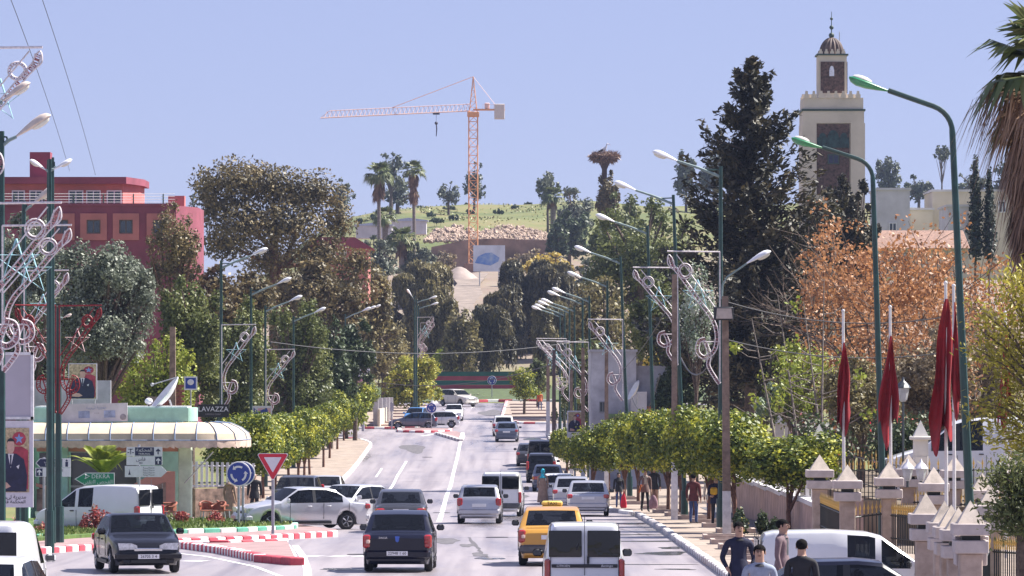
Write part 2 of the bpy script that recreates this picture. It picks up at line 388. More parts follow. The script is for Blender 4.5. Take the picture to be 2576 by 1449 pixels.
# islands of the side junction in the middle distance
isl_m = poly_slab('traffic_island_middle', [g2(1004, 1087), g2(1060, 1088.5), g2(1128, 1087), g2(1132, 1082), g2(1060, 1079), g2(1010, 1081)], .13, m_pave2)
kerb(isl_m, [g2(1004, 1082), g2(1004, 1087.5), g2(1060, 1089), g2(1128, 1087.5), g2(1133, 1083)], [m_kw, m_kr], ln=.75, w=.3, h=.19)
isl_s = poly_slab('splitter_island', [g2(1097, 1092), g2(1146, 1088), g2(1163, 1094), g2(1158, 1110)], .13, m_pave2)
kerb(isl_s, [g2(1097, 1092.5), g2(1158, 1110.5), g2(1163, 1094)], [m_kw, m_kc], ln=1.4, w=.3, h=.19)
# near islands on the left: planted roundabout with paved apron and a painted splitter nose
apron = poly_slab('roundabout_apron', [g2(-60, 1399), g2(80, 1391), g2(215, 1381), g2(430, 1366), g2(640, 1358), g2(842, 1346), g2(846, 1340), g2(700, 1322), (-16, 176), (-24, 176)], .12, m_pave2)
kerb(apron, [g2(-60, 1402), g2(80, 1394), g2(215, 1384), g2(430, 1369)], [m_kw, m_kr], ln=.52, w=.24, h=.18)
kerb(apron, [g2(430, 1369), g2(640, 1361), g2(842, 1349)], [m_kr, m_kw], ln=.46, w=.24, h=.18)
bed = poly_slab('grass_bed', [g2(80, 1372), g2(215, 1362), g2(430, 1349), g2(600, 1344), g2(735, 1336), g2(738, 1332), g2(640, 1322), (-15.6, 175.5), (-22, 175)], .2, mat('lawn_green', (.09, .16, .03), .95, var=.3, scale=2.5), base=.02)
kerb(bed, [g2(425, 1352), g2(600, 1347), g2(738, 1339), g2(742, 1333)], [m_kg, m_kw], ln=.82, w=.22, h=.26)
kerb(bed, [g2(84, 1367), g2(150, 1363)], [m_kg], ln=.8, w=.3, h=.3)
nose = poly_slab('splitter_nose', [g2(432, 1373), g2(560, 1374), g2(700, 1370), g2(722, 1369), g2(744, 1418), g2(640, 1406), g2(520, 1388)], .12, m_pave2)
kerb(nose, [g2(425, 1374), g2(560, 1392), g2(655, 1412)], [m_kw, m_kr], ln=.3, w=.34, h=.2, gap=.05)
kerb(nose, [g2(655, 1413), g2(748, 1422)], [m_kr], ln=.95, w=.4, h=.2)
kerb(nose, [g2(425, 1375), g2(560, 1375), g2(720, 1369)], [m_kr, m_kw], ln=.62, w=.2, h=.19)

# painted lines
def line(name, pts, w, label=None):
    V = []; P = [Vector((x, d, 0)) for x, d in pts]; Q = []
    Pn = []
    for a, b in zip(P[:-1], P[1:]):
        n = max(1, int((b-a).length/3))
        for k in range(n): Pn.append(a.lerp(b, k/n))
    Pn.append(P[-1])
    for i, p in enumerate(Pn):
        t = (Pn[min(i+1, len(Pn)-1)]-Pn[max(i-1, 0)]).normalized(); nn = Vector((-t.y, t.x, 0))*w/2
        for q in (p+nn, p-nn): V.append((q.x, q.y, zg(q.y)+.006))
    for i in range(len(Pn)-1): Q.append((2*i, 2*i+1, 2*i+3, 2*i+2))
    return put(name, mesh_np(name, V, Q, m_line), road)
line('centre_line', [g2(1158, 1113), g2(1150, 1150), g2(1140, 1190), g2(1122, 1250), g2(1104, 1312)], .2)
line('edge_line', [g2(1158, 1112), g2(1165, 1096)], .3)
line('lane_line', [g2(1022, 1160), g2(1000, 1195), g2(972, 1240)], .16)
line('lane_line', [g2(960, 1178), g2(945, 1200)], .12)
line('give_way_line', [g2(700, 1364), g2(716, 1385), g2(722, 1400)], .55)
line('edge_line', [g2(742, 1372), g2(762, 1400), g2(772, 1430), g2(776, 1470)], .2)
line('edge_line', [g2(300, 1376), g2(520, 1400), g2(640, 1425), g2(730, 1460)], .14)
for x0, x1 in ((640, 0), ): pass
for a, b in ((768, 806), (830, 870), (890, 925)): line('dash_line', [g2(a, 1399), g2(b, 1399.5)], .9)
line('dash_line', [g2(462, 1411), g2(520, 1411.5)], .9)
line('edge_line', [g2(1096, 1091.5), g2(1060, 1097)], .3)

# wet patches, repairs and cracks in the asphalt
m_wet = mat('asphalt_wet', (.075, .075, .085), .14, var=.3, scale=3, spec=.8); m_rep = mat('asphalt_repair', (.13, .12, .13), .7, var=.25, scale=4)
def blotch(name, px, py, wx, wd, m, seed):
    X, d, z = G(px, py); rs = random.Random(seed); n = 22; ph = [rs.uniform(0, 6.28) for _ in range(3)]
    V = [(X, d, zg(d)+.005)]
    for k in range(n):
        a = 2*PI*k/n; r = 1+.25*math.sin(2*a+ph[0])+.18*math.sin(3*a+ph[1])+.12*math.sin(5*a+ph[2]); y = d+math.sin(a)*wd*r; V.append((X+math.cos(a)*wx*r, y, zg(y)+.005))
    me = bpy.data.meshes.new(name); me.from_pydata(V, [], [(0, 1+k, 1+(k+1) % n) for k in range(n)]); me.materials.append(m); return put(name, me, road)
for i, (px, py, wx, wd) in enumerate([(1668, 1392, .8, 1.5), (1640, 1362, .9, .7), (1690, 1378, .4, 1.2), (1600, 1345, .7, .8), (1625, 1420, 1.0, .35), (1700, 1432, .5, .4), (1585, 1318, .8, .9), (1230, 1405, .35, 1.2), (1175, 1372, .18, 2.2), (1205, 1395, .2, 2.0), (860, 1432, .6, .7), (1245, 1040, 1.4, 14), (1345, 1105, .7, 5), (1290, 1415, .5, .3)]): blotch('puddle', px, py, wx, wd, m_wet if i not in (8, 9, 11) else m_rep, i)
for i, (px, py, wx, wd) in enumerate([(1040, 1128, .8, 7), (1330, 1135, .5, 3), (1120, 1360, .5, 3), (1300, 1250, .6, 5), (960, 1290, .5, 2.5)]): blotch('asphalt_patch', px, py, wx, wd, m_rep, 40+i)

mh = MB().lathe([(.02, .004), (.36, .004), (.36, .012), (.3, .014), (.02, .012)], (0, 0, 0), 18).mesh('manhole_cover', mat('cast_iron', (.05, .048, .05), .6, var=.3, scale=14))
for px, py in ((1110, 1290), (1250, 1352), (905, 1395), (1320, 1180), (1075, 1150)): X, d, z = G(px, py); put('manhole_cover', mh, road, (X, d, z+.002))
m_crk = mat('crack_tar', (.11, .10, .105), .6)
def crack(pts, w, seed):
    rs = random.Random(seed); P = []
    for (a, b), (c, e) in zip(pts[:-1], pts[1:]):
        for k in range(8): t = k/8; P.append((a+(c-a)*t+rs.uniform(-3, 3), b+(e-b)*t))
    V = []; Q = []
    for i, (a, b) in enumerate(P): X, d, z = G(a, b); ww = w*rs.uniform(.4, 1.2); V += [(X-ww, d, z+.0055), (X+ww, d+.05, z+.0055)]
    for i in range(len(P)-1): Q.append((2*i, 2*i+1, 2*i+3, 2*i+2))
    put('crack', mesh_np('crack', V, Q, m_crk), road)
for i, (p, w) in enumerate([([(1178, 1352), (1200, 1376), (1212, 1395), (1240, 1410)], .06), ([(1480, 1310), (1560, 1330), (1640, 1350)], .02)]): crack(p, w, i)
# ---------------------------------------------------------------- vegetation builders
m_bark = mat('bark_brown', (0.13, 0.095, 0.075), .95, var=.3, scale=9, bump=.4)
m_bark_g = mat('bark_grey', (0.22, 0.185, 0.165), .95, var=.3, scale=9, bump=.4)
m_bark_r = mat('bark_red', (0.17, 0.085, 0.06), .95, var=.3, scale=9, bump=.4)
LM = dict(
 olive=leafmat('leaf_olive', [(.035, .045, .03), (.10, .115, .085), (.19, .205, .165)], .25),
 green=leafmat('leaf_green', [(.022, .03, .012), (.07, .085, .027), (.16, .165, .055)], .4),
 dark=leafmat('leaf_dark_green', [(.012, .022, .012), (.03, .045, .02), (.06, .075, .028)], .25),
 lime=leafmat('leaf_yellow_green', [(.05, .075, .012), (.14, .17, .025), (.26, .26, .05)], .4),
 clip=leafmat('leaf_clipped_ficus', [(.018, .032, .008), (.075, .10, .013), (.40, .38, .04)], .34, rough=.5, spec=.35, clump=1.4),
 pine=leafmat('leaf_brown_olive', [(.03, .028, .018), (.085, .068, .03), (.17, .125, .055)], .3),
 pepper=leafmat('leaf_pepper', [(.035, .03, .024), (.11, .095, .045), (.24, .2, .085)], .4, clump=.45),
 pepdark=leafmat('leaf_pepper_dark', [(.013, .014, .014), (.05, .046, .026), (.16, .13, .055)], .38, clump=.45),
 conifer=leafmat('leaf_conifer', [(.008, .01, .008), (.028, .026, .016), (.08, .062, .032)], .15),
 rust=leafmat('leaf_rust', [(.14, .062, .03), (.25, .12, .052), (.35, .18, .08)], .4),
 straw=leafmat('leaf_straw_brown', [(.07, .055, .035), (.15, .115, .07), (.25, .2, .12)], .3),
 gold=leafmat('leaf_gold', [(.13, .10, .02), (.28, .21, .04), (.42, .33, .08)], .4),
 goldlime=leafmat('leaf_gold_lime', [(.07, .065, .01), (.2, .18, .025), (.36, .31, .05)], .4),
 silver=leafmat('leaf_silver', [(.06, .09, .05), (.16, .2, .13), (.5, .53, .46)], .3),
 euca=leafmat('leaf_hazy_grey', [(.03, .04, .03), (.075, .085, .06), (.13, .14, .095)], .25),
 cypress=leafmat('leaf_cypress', [(.008, .014, .014), (.02, .03, .026), (.04, .05, .038)], .1),
 orange_tree=leafmat('leaf_orange_tree', [(.06, .085, .015), (.2, .2, .03), (.36, .32, .07)], .4, clump=1.),
 palm=leafmat('leaf_palm', [(.02, .035, .015), (.07, .09, .03), (.18, .17, .07)], .25),
 skirt=leafmat('leaf_palm_skirt', [(.045, .025, .018), (.12, .07, .045), (.26, .17, .11)], .2),
 flower=leafmat('petals_red_white', [(.5, .03, .05), (.55, .12, .1), (.75, .7, .7)], .3),
 redleaf=leafmat('leaf_red_shrub', [(.10, .02, .025), (.22, .045, .045), (.14, .13, .04)], .35, clump=2.),
 grassy=leafmat('grass_blades', [(.04, .06, .015), (.085, .115, .025), (.16, .17, .05)], .35),
 twig=leafmat('nest_twigs', [(.06, .035, .03), (.13, .08, .065), (.2, .14, .1)], .1),
)
def unit(v): return v/np.maximum(1e-9, np.linalg.norm(v, axis=1, keepdims=True))
def leaves(P, Nrm, size, asp=1.9, jit=.8, ax=None, axj=.6, rng=RNG):
    """one small rhombus per point, facing roughly Nrm"""
    n = len(P); nr = unit(Nrm + jit*rng.normal(size=(n, 3)))
    a = rng.normal(size=(n, 3)) if ax is None else np.asarray(ax) + axj*rng.normal(size=(n, 3))
    a = unit(a - nr*np.sum(a*nr, 1, keepdims=True)); b = np.cross(nr, a)
    s = (size*rng.uniform(.6, 1.35, n))[:, None] if np.isscalar(size) else size[:, None]
    L = a*s*.5*asp**.5; W = b*s*.5/asp**.5
    V = np.stack([P+L, P+W+L*.1, P-L, P-W+L*.1], 1).reshape(-1, 3)
    return V, np.arange(n*4).reshape(n, 4)
def blob_points(blobs, n, shell=.3, rough=.28, rng=RNG):
    B = np.asarray(blobs, float); w = (B[:, 3]*B[:, 4]+B[:, 4]*B[:, 5]+B[:, 3]*B[:, 5]); k = rng.choice(len(B), n, p=w/w.sum())
    u = unit(rng.normal(size=(n, 3))); b = B[k]
    f = rough*(np.sin(u[:, 0]*5.1+k*1.7)*np.sin(u[:, 1]*4.3+k*.9)+np.sin(u[:, 2]*6.3+k*2.3)*.6 + .5*np.sin(u[:, 0]*11+u[:, 2]*9+k))
    r = (1-shell*rng.random(n)**1.5*1.6).clip(.05)*(1+f*.6) + rng.normal(size=n)*.035
    return b[:, :3]+u*b[:, 3:]*r[:, None], unit(u/b[:, 3:]), k
def branches(mb, p, dirv, ln, r, depth, spread=.55, up=.12, ends=None, rs=random, n=5, taper=.62, kids=(2, 3)):
    p = Vector(p); d = Vector(dirv).normalized(); q = p+d*ln*.5+Vector((rs.uniform(-1, 1), rs.uniform(-1, 1), rs.uniform(-.4, .4)))*ln*.06; e = p+d*ln
    mb.tube([p, q, e], [r, r*.85, r*.7], n=n, caps=False)
    if depth == 0:
        if ends is not None: ends.append((e, d, ln))
        return
    for i in range(rs.randint(*kids)):
        nd = d+Vector((rs.gauss(0, 1), rs.gauss(0, 1), rs.gauss(0, .7)))*spread+Vector((0, 0, up)); branches(mb, e, nd, ln*rs.uniform(.6, .9), r*taper, depth-1, spread, up, ends, rs, max(3, n-1), taper, kids)
    if ends is not None and depth <= 2: ends.append((e, d, ln))
def leaf_mesh(name, parts, m):
    V = np.concatenate([p[0] for p in parts]); o = 0; Q = []
    for v, q in parts: Q.append(q+o); o += len(v)
    return mesh_np(name, V, np.concatenate(Q), m)
def tree(name, label, cx, ytop, w, ybot, d, m, n, size, bark=None, cat='tree', group=None, nb=9, seed=0, base=None, depth=None, asp=1.7, shell=.55, blobs=None, fit=True, trunk=True, droop=0):
    """broad tree given by where its crown stands: centre, top and bottom height (picture units) and distance"""
    rs = random.Random(seed*77+int(cx)); rng = np.random.default_rng(seed*13+int(cx))
    if d < 330: n = int(n*1.6); size *= .8
    s = S(d); X = (cx-CX)/s; zt = HC+(YH-ytop)/s; zb = HC+(YH-ybot)/s; W = w/s/2; g = hz(X, d) if base is None else base
    H = (zt-zb)/2; zc = (zt+zb)/2-g; dep = depth or min(W, 4.5)
    T = thing(name, label, cat, (X, d, g), 0, group)
    if blobs is None:
        blobs = [(0, 0, zc, W*.62, dep*.62, H*.68)]
        for i in range(nb):
            a = rs.uniform(0, 2*PI); e = rs.uniform(-.75, .95); c = math.sqrt(max(0, 1-e*e))
            k = rs.uniform(.26, .44); blobs.append((math.cos(a)*c*W*(1-k), math.sin(a)*c*dep*(1-k), zc+e*H*(1-k), W*k, dep*k, H*k*rs.uniform(.7, 1.0)))
        for i in range(int(nb*1.6)):                                   # small sprays breaking the outline
            a = rs.uniform(0, 2*PI); e = rs.uniform(-.6, 1.0); c = math.sqrt(max(0, 1-e*e)); k = rs.uniform(.10, .19)
            q = rs.uniform(.82, 1.0); blobs.append((math.cos(a)*c*W*q, math.sin(a)*c*dep*q, zc+e*H*q, W*k*1.2, dep*k, H*k*.8))
    else:
        fit = False
        blobs = [((bx-cx)/s, by, HC+(YH-bz)/s-g, rx/s, max(.8, rx/s*.8), rz/s) for (bx, by, bz, rx, rz) in blobs]
    if fit:
        B = np.array(blobs); lo = (B[:, :3]-B[:, 3:]).min(0); hi = (B[:, :3]+B[:, 3:]).max(0); tl = np.array([-W, lo[1], zb-g]); th = np.array([W, hi[1], zt-g])
        k = (th-tl)/(hi-lo); B[:, :3] = tl+(B[:, :3]-lo)*k; B[:, 3:] *= k; blobs = [tuple(b) for b in B]
    P, nr, k = blob_points(blobs, n, shell, rng=rng)
    if droop: ax = np.tile([0, 0, -1.0], (n, 1))
    else: ax = None
    put('crown', leaf_mesh('crown', [leaves(P, nr+np.array([0, 0, .25]), size, asp, .75, ax, .35, rng)], LM[m]), T)
    if trunk:
        mb = MB(); r0 = max(.09, min(.45, W*.09)); top = zc+H*.1
        mb.tube([(0, 0, -.3), (rs.uniform(-.1, .1), 0, top*.5), (rs.uniform(-.2, .2), 0, top)], [r0*1.3, r0, r0*.7], 7, False)
        for b in blobs[1:]:
            z0 = rs.uniform(.45, .95)*top; mb.tube([(0, 0, z0), ((b[0])*.5, b[1]*.5, (z0+b[2])/2+.1), (b[0], b[1], b[2])], [r0*.5, r0*.35, r0*.15], 4, False)
        mb.put('trunk', bark or m_bark, T)
    return T
def weeping(name, label, cx, ytop, w, ybot, d, m, nstr, seed=0, group=None, size=.3, base=None):
    """pepper tree: domes of foliage with long hanging strands"""
    rng = np.random.default_rng(seed+5); s = S(d); X = (cx-CX)/s; g = hz(X, d) if base is None else base
    W = w/s/2; zt = HC+(YH-ytop)/s-g; zb = HC+(YH-ybot)/s-g; H = zt-zb
    T = thing(name, label, 'tree', (X, d, g), 0, group); nstr = int(nstr*.72)
    nd = 17; cen = np.stack([rng.uniform(-.72, .72, nd)*W, rng.uniform(-.6, .6, nd)*min(W, 5), zt-H*rng.uniform(.08, .62, nd)], 1); cen[0] = (0, 0, zt-H*.18); rad = W*rng.uniform(.14, .32, nd)
    k = rng.integers(0, nd, nstr); u = unit(rng.normal(size=(nstr, 3))); u[:, 2] = np.abs(u[:, 2])*.9
    st = cen[k]+u*rad[k][:, None]*np.array([1, .8, .75]); st[:, 2] = np.minimum(st[:, 2], zt)
    ln = H*rng.uniform(.06, .5, nstr)*np.repeat(rng.uniform(.5, 1.2, nd), 1)[k]; per = 13; t = np.linspace(0, 1, per)
    P = np.repeat(st, per, 0); tt = np.tile(t, nstr); P[:, 2] -= tt*np.repeat(ln, per); P[:, :2] += np.repeat(u[:, :2], per, 0)*(np.sqrt(tt)*.35)[:, None]
    P += rng.normal(size=P.shape)*[.07, .07, .05]; P[:, 2] = np.maximum(P[:, 2], zb+rng.random(len(P))*.5)
    nr = np.repeat(u, per, 0)*[1, 1, .2]
    put('crown', leaf_mesh('crown', [leaves(P, nr+np.array([.25, -.1, .35]), size*.72, 3.6, .9, np.tile([0, 0, -1.0], (len(P), 1)), .35, rng)], LM[m]), T)
    mb = MB(); mb.tube([(0, 0, -.3), (.2, 0, zt*.3), (-.1, 0, zt*.55)], [.38, .3, .22], 7, False)
    for c in cen: mb.tube([(0, 0, zt*.4), (c[0]*.6, c[1]*.6, (c[2]+zt*.5)/2), tuple(c)], [.18, .12, .05], 4, False)
    mb.put('trunk', m_bark, T); return T
def conifer(name, label, cx, ytop, d, ybase, w, m='conifer', seed=0, levels=46, lean=0):
    """tall ragged conifer: whorls of drooping boughs carrying brush-like twigs"""
    rng = np.random.default_rng(seed+3); s = S(d); X = (cx-CX)/s; g = hz(X, d); Ht = HC+(YH-ytop)/s-g; zb = max(1.0, HC+(YH-ybase)/s-g); W = w/s/2
    T = thing(name, label, 'tree', (X, d, g)); mb = MB(); mb.tube([(0, 0, -.3), (.1, 0, Ht*.5), (lean, 0, Ht)], [.42, .25, .03], 7, False)
    PP = []; AX = []; NN = []
    for i in range(levels):
        f = (i+.5)/levels; z = zb+(Ht-zb)*f**.9; R0 = W*(1-f)**.8*(.72+.5*abs(math.sin(i*1.37)))+.18
        for j in range(int(5+3*(1-f))):
            a = rng.uniform(0, 2*PI); ln = R0*rng.uniform(.55, 1.1); up = rng.uniform(-.25, .3)+.4*f
            n = int(26+110*ln/W*1.6); t = rng.random(n)**.75
            bx = np.stack([math.cos(a)*ln*t, math.sin(a)*ln*t, z+ln*(up*t-.18*np.sin(t*PI)+.28*t**2)], 1)
            bx[:, 0] += lean*z/Ht
            sc = .09+.17*ln*(1-t*.75)*.6
            bx += rng.normal(size=(n, 3))*sc[:, None]*np.array([.8, .8, .42]); PP.append(bx)
            AX.append(np.tile([math.cos(a), math.sin(a), .45], (n, 1))); NN.append(np.tile([0, 0, 1.], (n, 1)))
            if ln > .9: mb.tube([(lean*z/Ht, 0, z), (math.cos(a)*ln*.9+lean*z/Ht, math.sin(a)*ln*.9, z+ln*(up*.9+.15))], [.05, .015], 3, False)
    P = np.concatenate(PP); put('crown', leaf_mesh('crown', [leaves(P, np.concatenate(NN), .27, 2.6, .9, np.concatenate(AX), .55, rng)], LM[m]), T)
    mb.put('trunk', m_bark, T); return T
def frond_fan(rng, c, dirv, ln, nbl=15, arc=2.3, wid=.05, droop=.3):
    """fan leaf: narrow blades radiating from a stalk end"""
    d = np.array(dirv, float); d /= np.linalg.norm(d); side = np.cross(d, [0, 0, 1.]); 
    if np.linalg.norm(side) < .1: side = np.array([1., 0, 0])
    side /= np.linalg.norm(side); V = []
    for i in range(nbl):
        a = (i/(nbl-1)-.5)*arc; b = d*math.cos(a)+side*math.sin(a); l = ln*(1-.25*abs(a)/arc*2)*rng.uniform(.85, 1.1)
        p1 = c+b*l*.55; p2 = c+b*l+np.array([0, 0, -droop*l*rng.uniform(.6, 1.4)]); wv = np.cross(b, np.cross(side, d)); wv /= max(1e-6, np.linalg.norm(wv)); wv = wv*wid
        V += [c, p1+wv, p2, p1-wv]
    return np.array(V)
def palm(name, label, cx, ytop, d, crown_r, trunk_r, nf=34, nskirt=60, base=None, seed=0, hcut=None, skirt_len=1.6, group=None, skirt_r=.9, near=0):
    rng = np.random.default_rng(seed+9); s = S(d); X = (cx-CX)/s; g = hz(X, d) if base is None else base; Ht = HC+(YH-ytop)/s-g-crown_r*.8
    T = thing(name, label, 'palm tree', (X, d, g), 0, group); mb = MB()
    mb.tube([(0, 0, -.3), (.1, 0, Ht*.4), (0, 0, Ht)], [trunk_r*1.25, trunk_r, trunk_r*.9], 9, False); mb.put('trunk', m_bark_g, T)
    A = []; Bv = []; st = MB()
    for i in range(nf):
        a = rng.uniform(0, 2*PI); e = rng.uniform(-.35, 1.25); dv = np.array([math.cos(a)*math.cos(e), math.sin(a)*math.cos(e), math.sin(e)]); c0 = np.array([0, 0, Ht]); c = c0+dv*crown_r*.5
        st.tube([c0, c], [.035, .02], 3, False); A.append(frond_fan(rng, c, dv+np.array([0, 0, -.25]), crown_r*.62, droop=.25+.3*(1-e), wid=.045*crown_r))
    for i in range(near):                                              # dead fronds still splayed out round the crown
        a = rng.uniform(0, 2*PI); e = rng.uniform(-.9, .35); dv = np.array([math.cos(a)*math.cos(e), math.sin(a)*math.cos(e), math.sin(e)]); c = np.array([0, 0, Ht-rng.uniform(0, .8)])+dv*crown_r*rng.uniform(.35, .6)
        Bv.append(frond_fan(rng, c, dv+np.array([0, 0, -.5]), crown_r*.7*rng.uniform(.6, 1.1), nbl=11, arc=1.5, wid=.012*crown_r, droop=.75))
    for i in range(nskirt):
        a = rng.uniform(0, 2*PI); z = Ht-rng.uniform(0, skirt_len); r = skirt_r*rng.uniform(.35, 1); c = np.array([math.cos(a)*r*.5, math.sin(a)*r*.5, z]); dv = np.array([math.cos(a)*.45, math.sin(a)*.45, -1.])
        Bv.append(frond_fan(rng, c, dv, crown_r*.55*rng.uniform(.7, 1.15), nbl=9, arc=1.2, wid=.017*crown_r if crown_r < 2.35 and nskirt > 300 else .035*crown_r, droop=.25))
    VA = np.concatenate(A); put('crown', mesh_np('crown', VA, np.arange(len(VA)).reshape(-1, 4), LM['palm']), T); st.put('stalks', LM['palm'], T)
    if Bv: VB = np.concatenate(Bv); put('dead_frond_skirt', mesh_np('dead_frond_skirt', VB, np.arange(len(VB)).reshape(-1, 4), LM['skirt']), T)
    return T
def bush(name, label, cx, ytop, w, ybot, d, m, n, size, cat='shrub', group=None, seed=0, asp=1.6, depth=None, base=None, extra=None):
    s = S(d); X = (cx-CX)/s; g = hz(X, d) if base is None else base; W = w/s/2; zt = HC+(YH-ytop)/s-g; zb = HC+(YH-ybot)/s-g; rs = random.Random(seed+int(cx)*3); rng = np.random.default_rng(seed+int(cx))
    dep = depth or min(W, 1.6); H = zt-zb; bl = []
    for i in range(max(4, int(w/s*1.6))):
        x = rs.uniform(-.85, .85)*W; hh = H*rs.uniform(.55, 1)*(1-.25*abs(x)/W); bl.append((x, rs.uniform(-.6, .6)*dep, zb+hh*.5, max(.2, W*.3 if w/s < 3 else .8), max(.2, dep*.5), hh*.5))
    T = thing(name, label, cat, (X, d, g), 0, group); P, nr, k = blob_points(bl, n, .6, rng=rng)
    put('foliage', leaf_mesh('foliage', [leaves(P, nr, size, asp, .8, rng=rng)], LM[m]), T)
    if extra:
        P, nr, k = blob_points([(b[0], b[1], b[2]+.03, b[3]*1.03, b[4]*1.03, b[5]*1.03) for b in bl], extra[1], .05, rng=rng); put('flowers', leaf_mesh('flowers', [leaves(P, nr, extra[2], 1.1, .4, rng=rng)], LM[extra[0]]), T, kind='stuff')
    mb = MB()
    for b in bl[:7]: mb.tube([(b[0]*.6, b[1]*.6, -.1), (b[0], b[1], max(.1, b[2]))], [.03, .012], 4, False)
    mb.put('stem', m_bark, T, kind='stuff'); return T
# ---------------------------------------------------------------- vegetation, far to near
# far ridge
GR = 'trees along the far ridge'
for (nm, lb, cx, yt, w, yb, d, m, n, sz, hb) in (
 ('ridge_tree', 'hazy grey tree on skyline directly behind the big left pine crown', 862, 446, 66, 545, 930, 'euca', 1500, .5, None),
 ('ridge_tree', 'tall hazy eucalyptus between the two tall palms, its crown highest there', 982, 384, 90, 470, 980, 'euca', 1500, .55, None),
 ('ridge_tree', 'lower hazy eucalyptus mass behind the trunks of the two tall palms', 1000, 455, 110, 520, 985, 'euca', 1500, .55, None),
 ('ridge_tree', 'small leaning olive on the grass hill left of the crane mast', 1128, 455, 62, 520, 990, 'euca', 900, .45, None),
 ('ridge_tree', 'olive tree on the ridge directly behind the crane mast', 1192, 405, 62, 505, 1010, 'euca', 1400, .5, None),
 ('ridge_tree', 'small pale eucalyptus on the skyline just left of the stork nest, taller one', 1378, 430, 66, 505, 900, 'euca', 1300, .5, None),
 ('ridge_tree', 'rounded grey green tree below and left of the stork nest', 1442, 470, 110, 600, 860, 'euca', 2600, .55, None),
 ('ridge_tree', 'hazy skyline tree left of the dark conifer top, behind street lamp', 1725, 376, 66, 500, 990, 'euca', 1600, .6, None),
 ('ridge_tree', 'taller hazy skyline tree touching the dark conifer on its left', 1795, 362, 80, 500, 990, 'euca', 1800, .6, None),
 ('ridge_tree', 'rounded hazy tree on skyline right of the minaret base', 2235, 392, 70, 490, 1000, 'euca', 1500, .6, None),
 ('ridge_tree', 'round dark tree beside the pale flat roofed house right of minaret', 2310, 440, 80, 505, 980, 'euca', 1300, .6, None),
 ('ridge_tree', 'small mop headed tree on a leaning trunk above white houses', 2368, 366, 44, 405, 980, 'euca', 600, .5, None),
 ('ridge_tree', 'pale olive behind the two dark cypresses', 2445, 415, 90, 500, 1000, 'euca', 1200, .6, None),
 ('ridge_tree', 'hazy olive between the cypresses and the near palm skirt', 2535, 398, 100, 500, 1000, 'euca', 1400, .6, None)):
    tree(nm, lb, cx, yt, w, yb, d, m, n, sz, m_bark, group=GR, seed=len(lb), nb=6)
for i, (px, py, w) in enumerate([(1062, 522, 40), (1087, 538, 34), (1130, 523, 30), (1180, 530, 24), (1253, 530, 26), (1295, 519, 22), (1328, 511, 20), (1140, 545, 22), (1175, 512, 18), (905, 553, 20), (935, 543, 28), (1098, 552, 40)]):
    d = 960+(540-py)*3.5; s = S(d); X = (px-CX)/s; ords = ['first', 'second', 'third', 'fourth', 'fifth', 'sixth', 'seventh', 'eighth', 'ninth', 'tenth', 'eleventh', 'twelfth']
    bush('hill_shrub', 'dark low shrub on the grassy hill, %s counted from its top left' % ords[i], px, py-6, w, py+8, d, 'dark', 260, .5, group='shrubs dotted on the grass hill', seed=i, base=hz(X, d)-.1)
palm('fan_palm', 'tall fan palm with shaggy crown, left of the pair before the ridge', 952, 408, 700, 2.4, .28, nf=36, nskirt=46, seed=1, group='tall palms below the ridge', skirt_len=3.0, skirt_r=1.1)
palm('fan_palm', 'tall fan palm with long dead skirt, right of the pair before the ridge', 1040, 404, 720, 2.1, .26, nf=30, nskirt=70, seed=2, group='tall palms below the ridge', skirt_len=4.2, skirt_r=1.2)
palm('date_palm', 'short dark date palm under the two tall palms', 968, 520, 730, 2.2, .5, nf=30, nskirt=6, seed=3, skirt_len=.6)
palm('date_palm', 'leafy palm shrub at the foot of the tall palm pair', 1010, 570, 690, 2.6, .5, nf=44, nskirt=30, seed=4, skirt_len=1.5)
palm('date_palm', 'bushy headed palm trunk on skyline between hill and stork nest', 1390, 470, 880, 2.6, .55, nf=40, nskirt=18, seed=6, skirt_len=1.)
# middle distance slopes
MS = 'trees on the slopes behind the far roundabout'
tree('slope_tree', 'dark green tree on the slope under the bushy headed palm', 1430, 530, 110, 650, 800, 'dark', 4200, .55, group=MS, seed=3)
tree('slope_tree', 'dark ivy covered column below the stork nest', 1528, 425, 66, 600, 640, 'pine', 4200, .36, group=MS, seed=4, nb=12)
tree('slope_tree', 'dark leafy mass filling the slope right below the stork nest', 1560, 480, 170, 680, 600, 'green', 6500, .42, group=MS, seed=5)
tree('slope_tree', 'grey green willow like tree left of the sand heap', 1055, 610, 90, 720, 690, 'euca', 3000, .5, group=MS, seed=6, nb=8)
tree('slope_tree', 'low olive toned thicket at the foot of the tall palms', 945, 590, 130, 700, 660, 'euca', 3000, .45, group=MS, seed=66, nb=10)
tree('slope_tree', 'brown dry shrub mass on the quarry slope left of the crane foot', 1120, 632, 60, 690, 790, 'straw', 1300, .5, group=MS, seed=7)
tree('slope_tree', 'yellowish shrub mass at the top of the slope right of the billboard', 1390, 632, 170, 720, 700, 'gold', 3600, .45, group=MS, seed=8)
tree('slope_tree', 'grey green bush beside the dark weeping tree, below the yellow shrubs', 1480, 650, 130, 780, 640, 'euca', 3400, .45, group=MS, seed=9)
tree('slope_tree', 'brown scrub on the quarry floor right of the billboard', 1330, 625, 110, 680, 760, 'straw', 1800, .5, group=MS, seed=10)
tree('slope_tree', 'dark scrub under the rubble at the right end of the quarry wall', 1400, 560, 60, 650, 780, 'dark', 1800, .5, group=MS, seed=10)
weeping('pepper_tree', 'large brownish weeping pepper tree left of the pale track', 1020, 650, 230, 960, 600, 'pepper', 4200, seed=11, size=.55)
weeping('pepper_tree', 'tall yellow green weeping pepper tree beside the pale track', 1098, 690, 95, 960, 580, 'pepper', 1900, seed=12, size=.5)
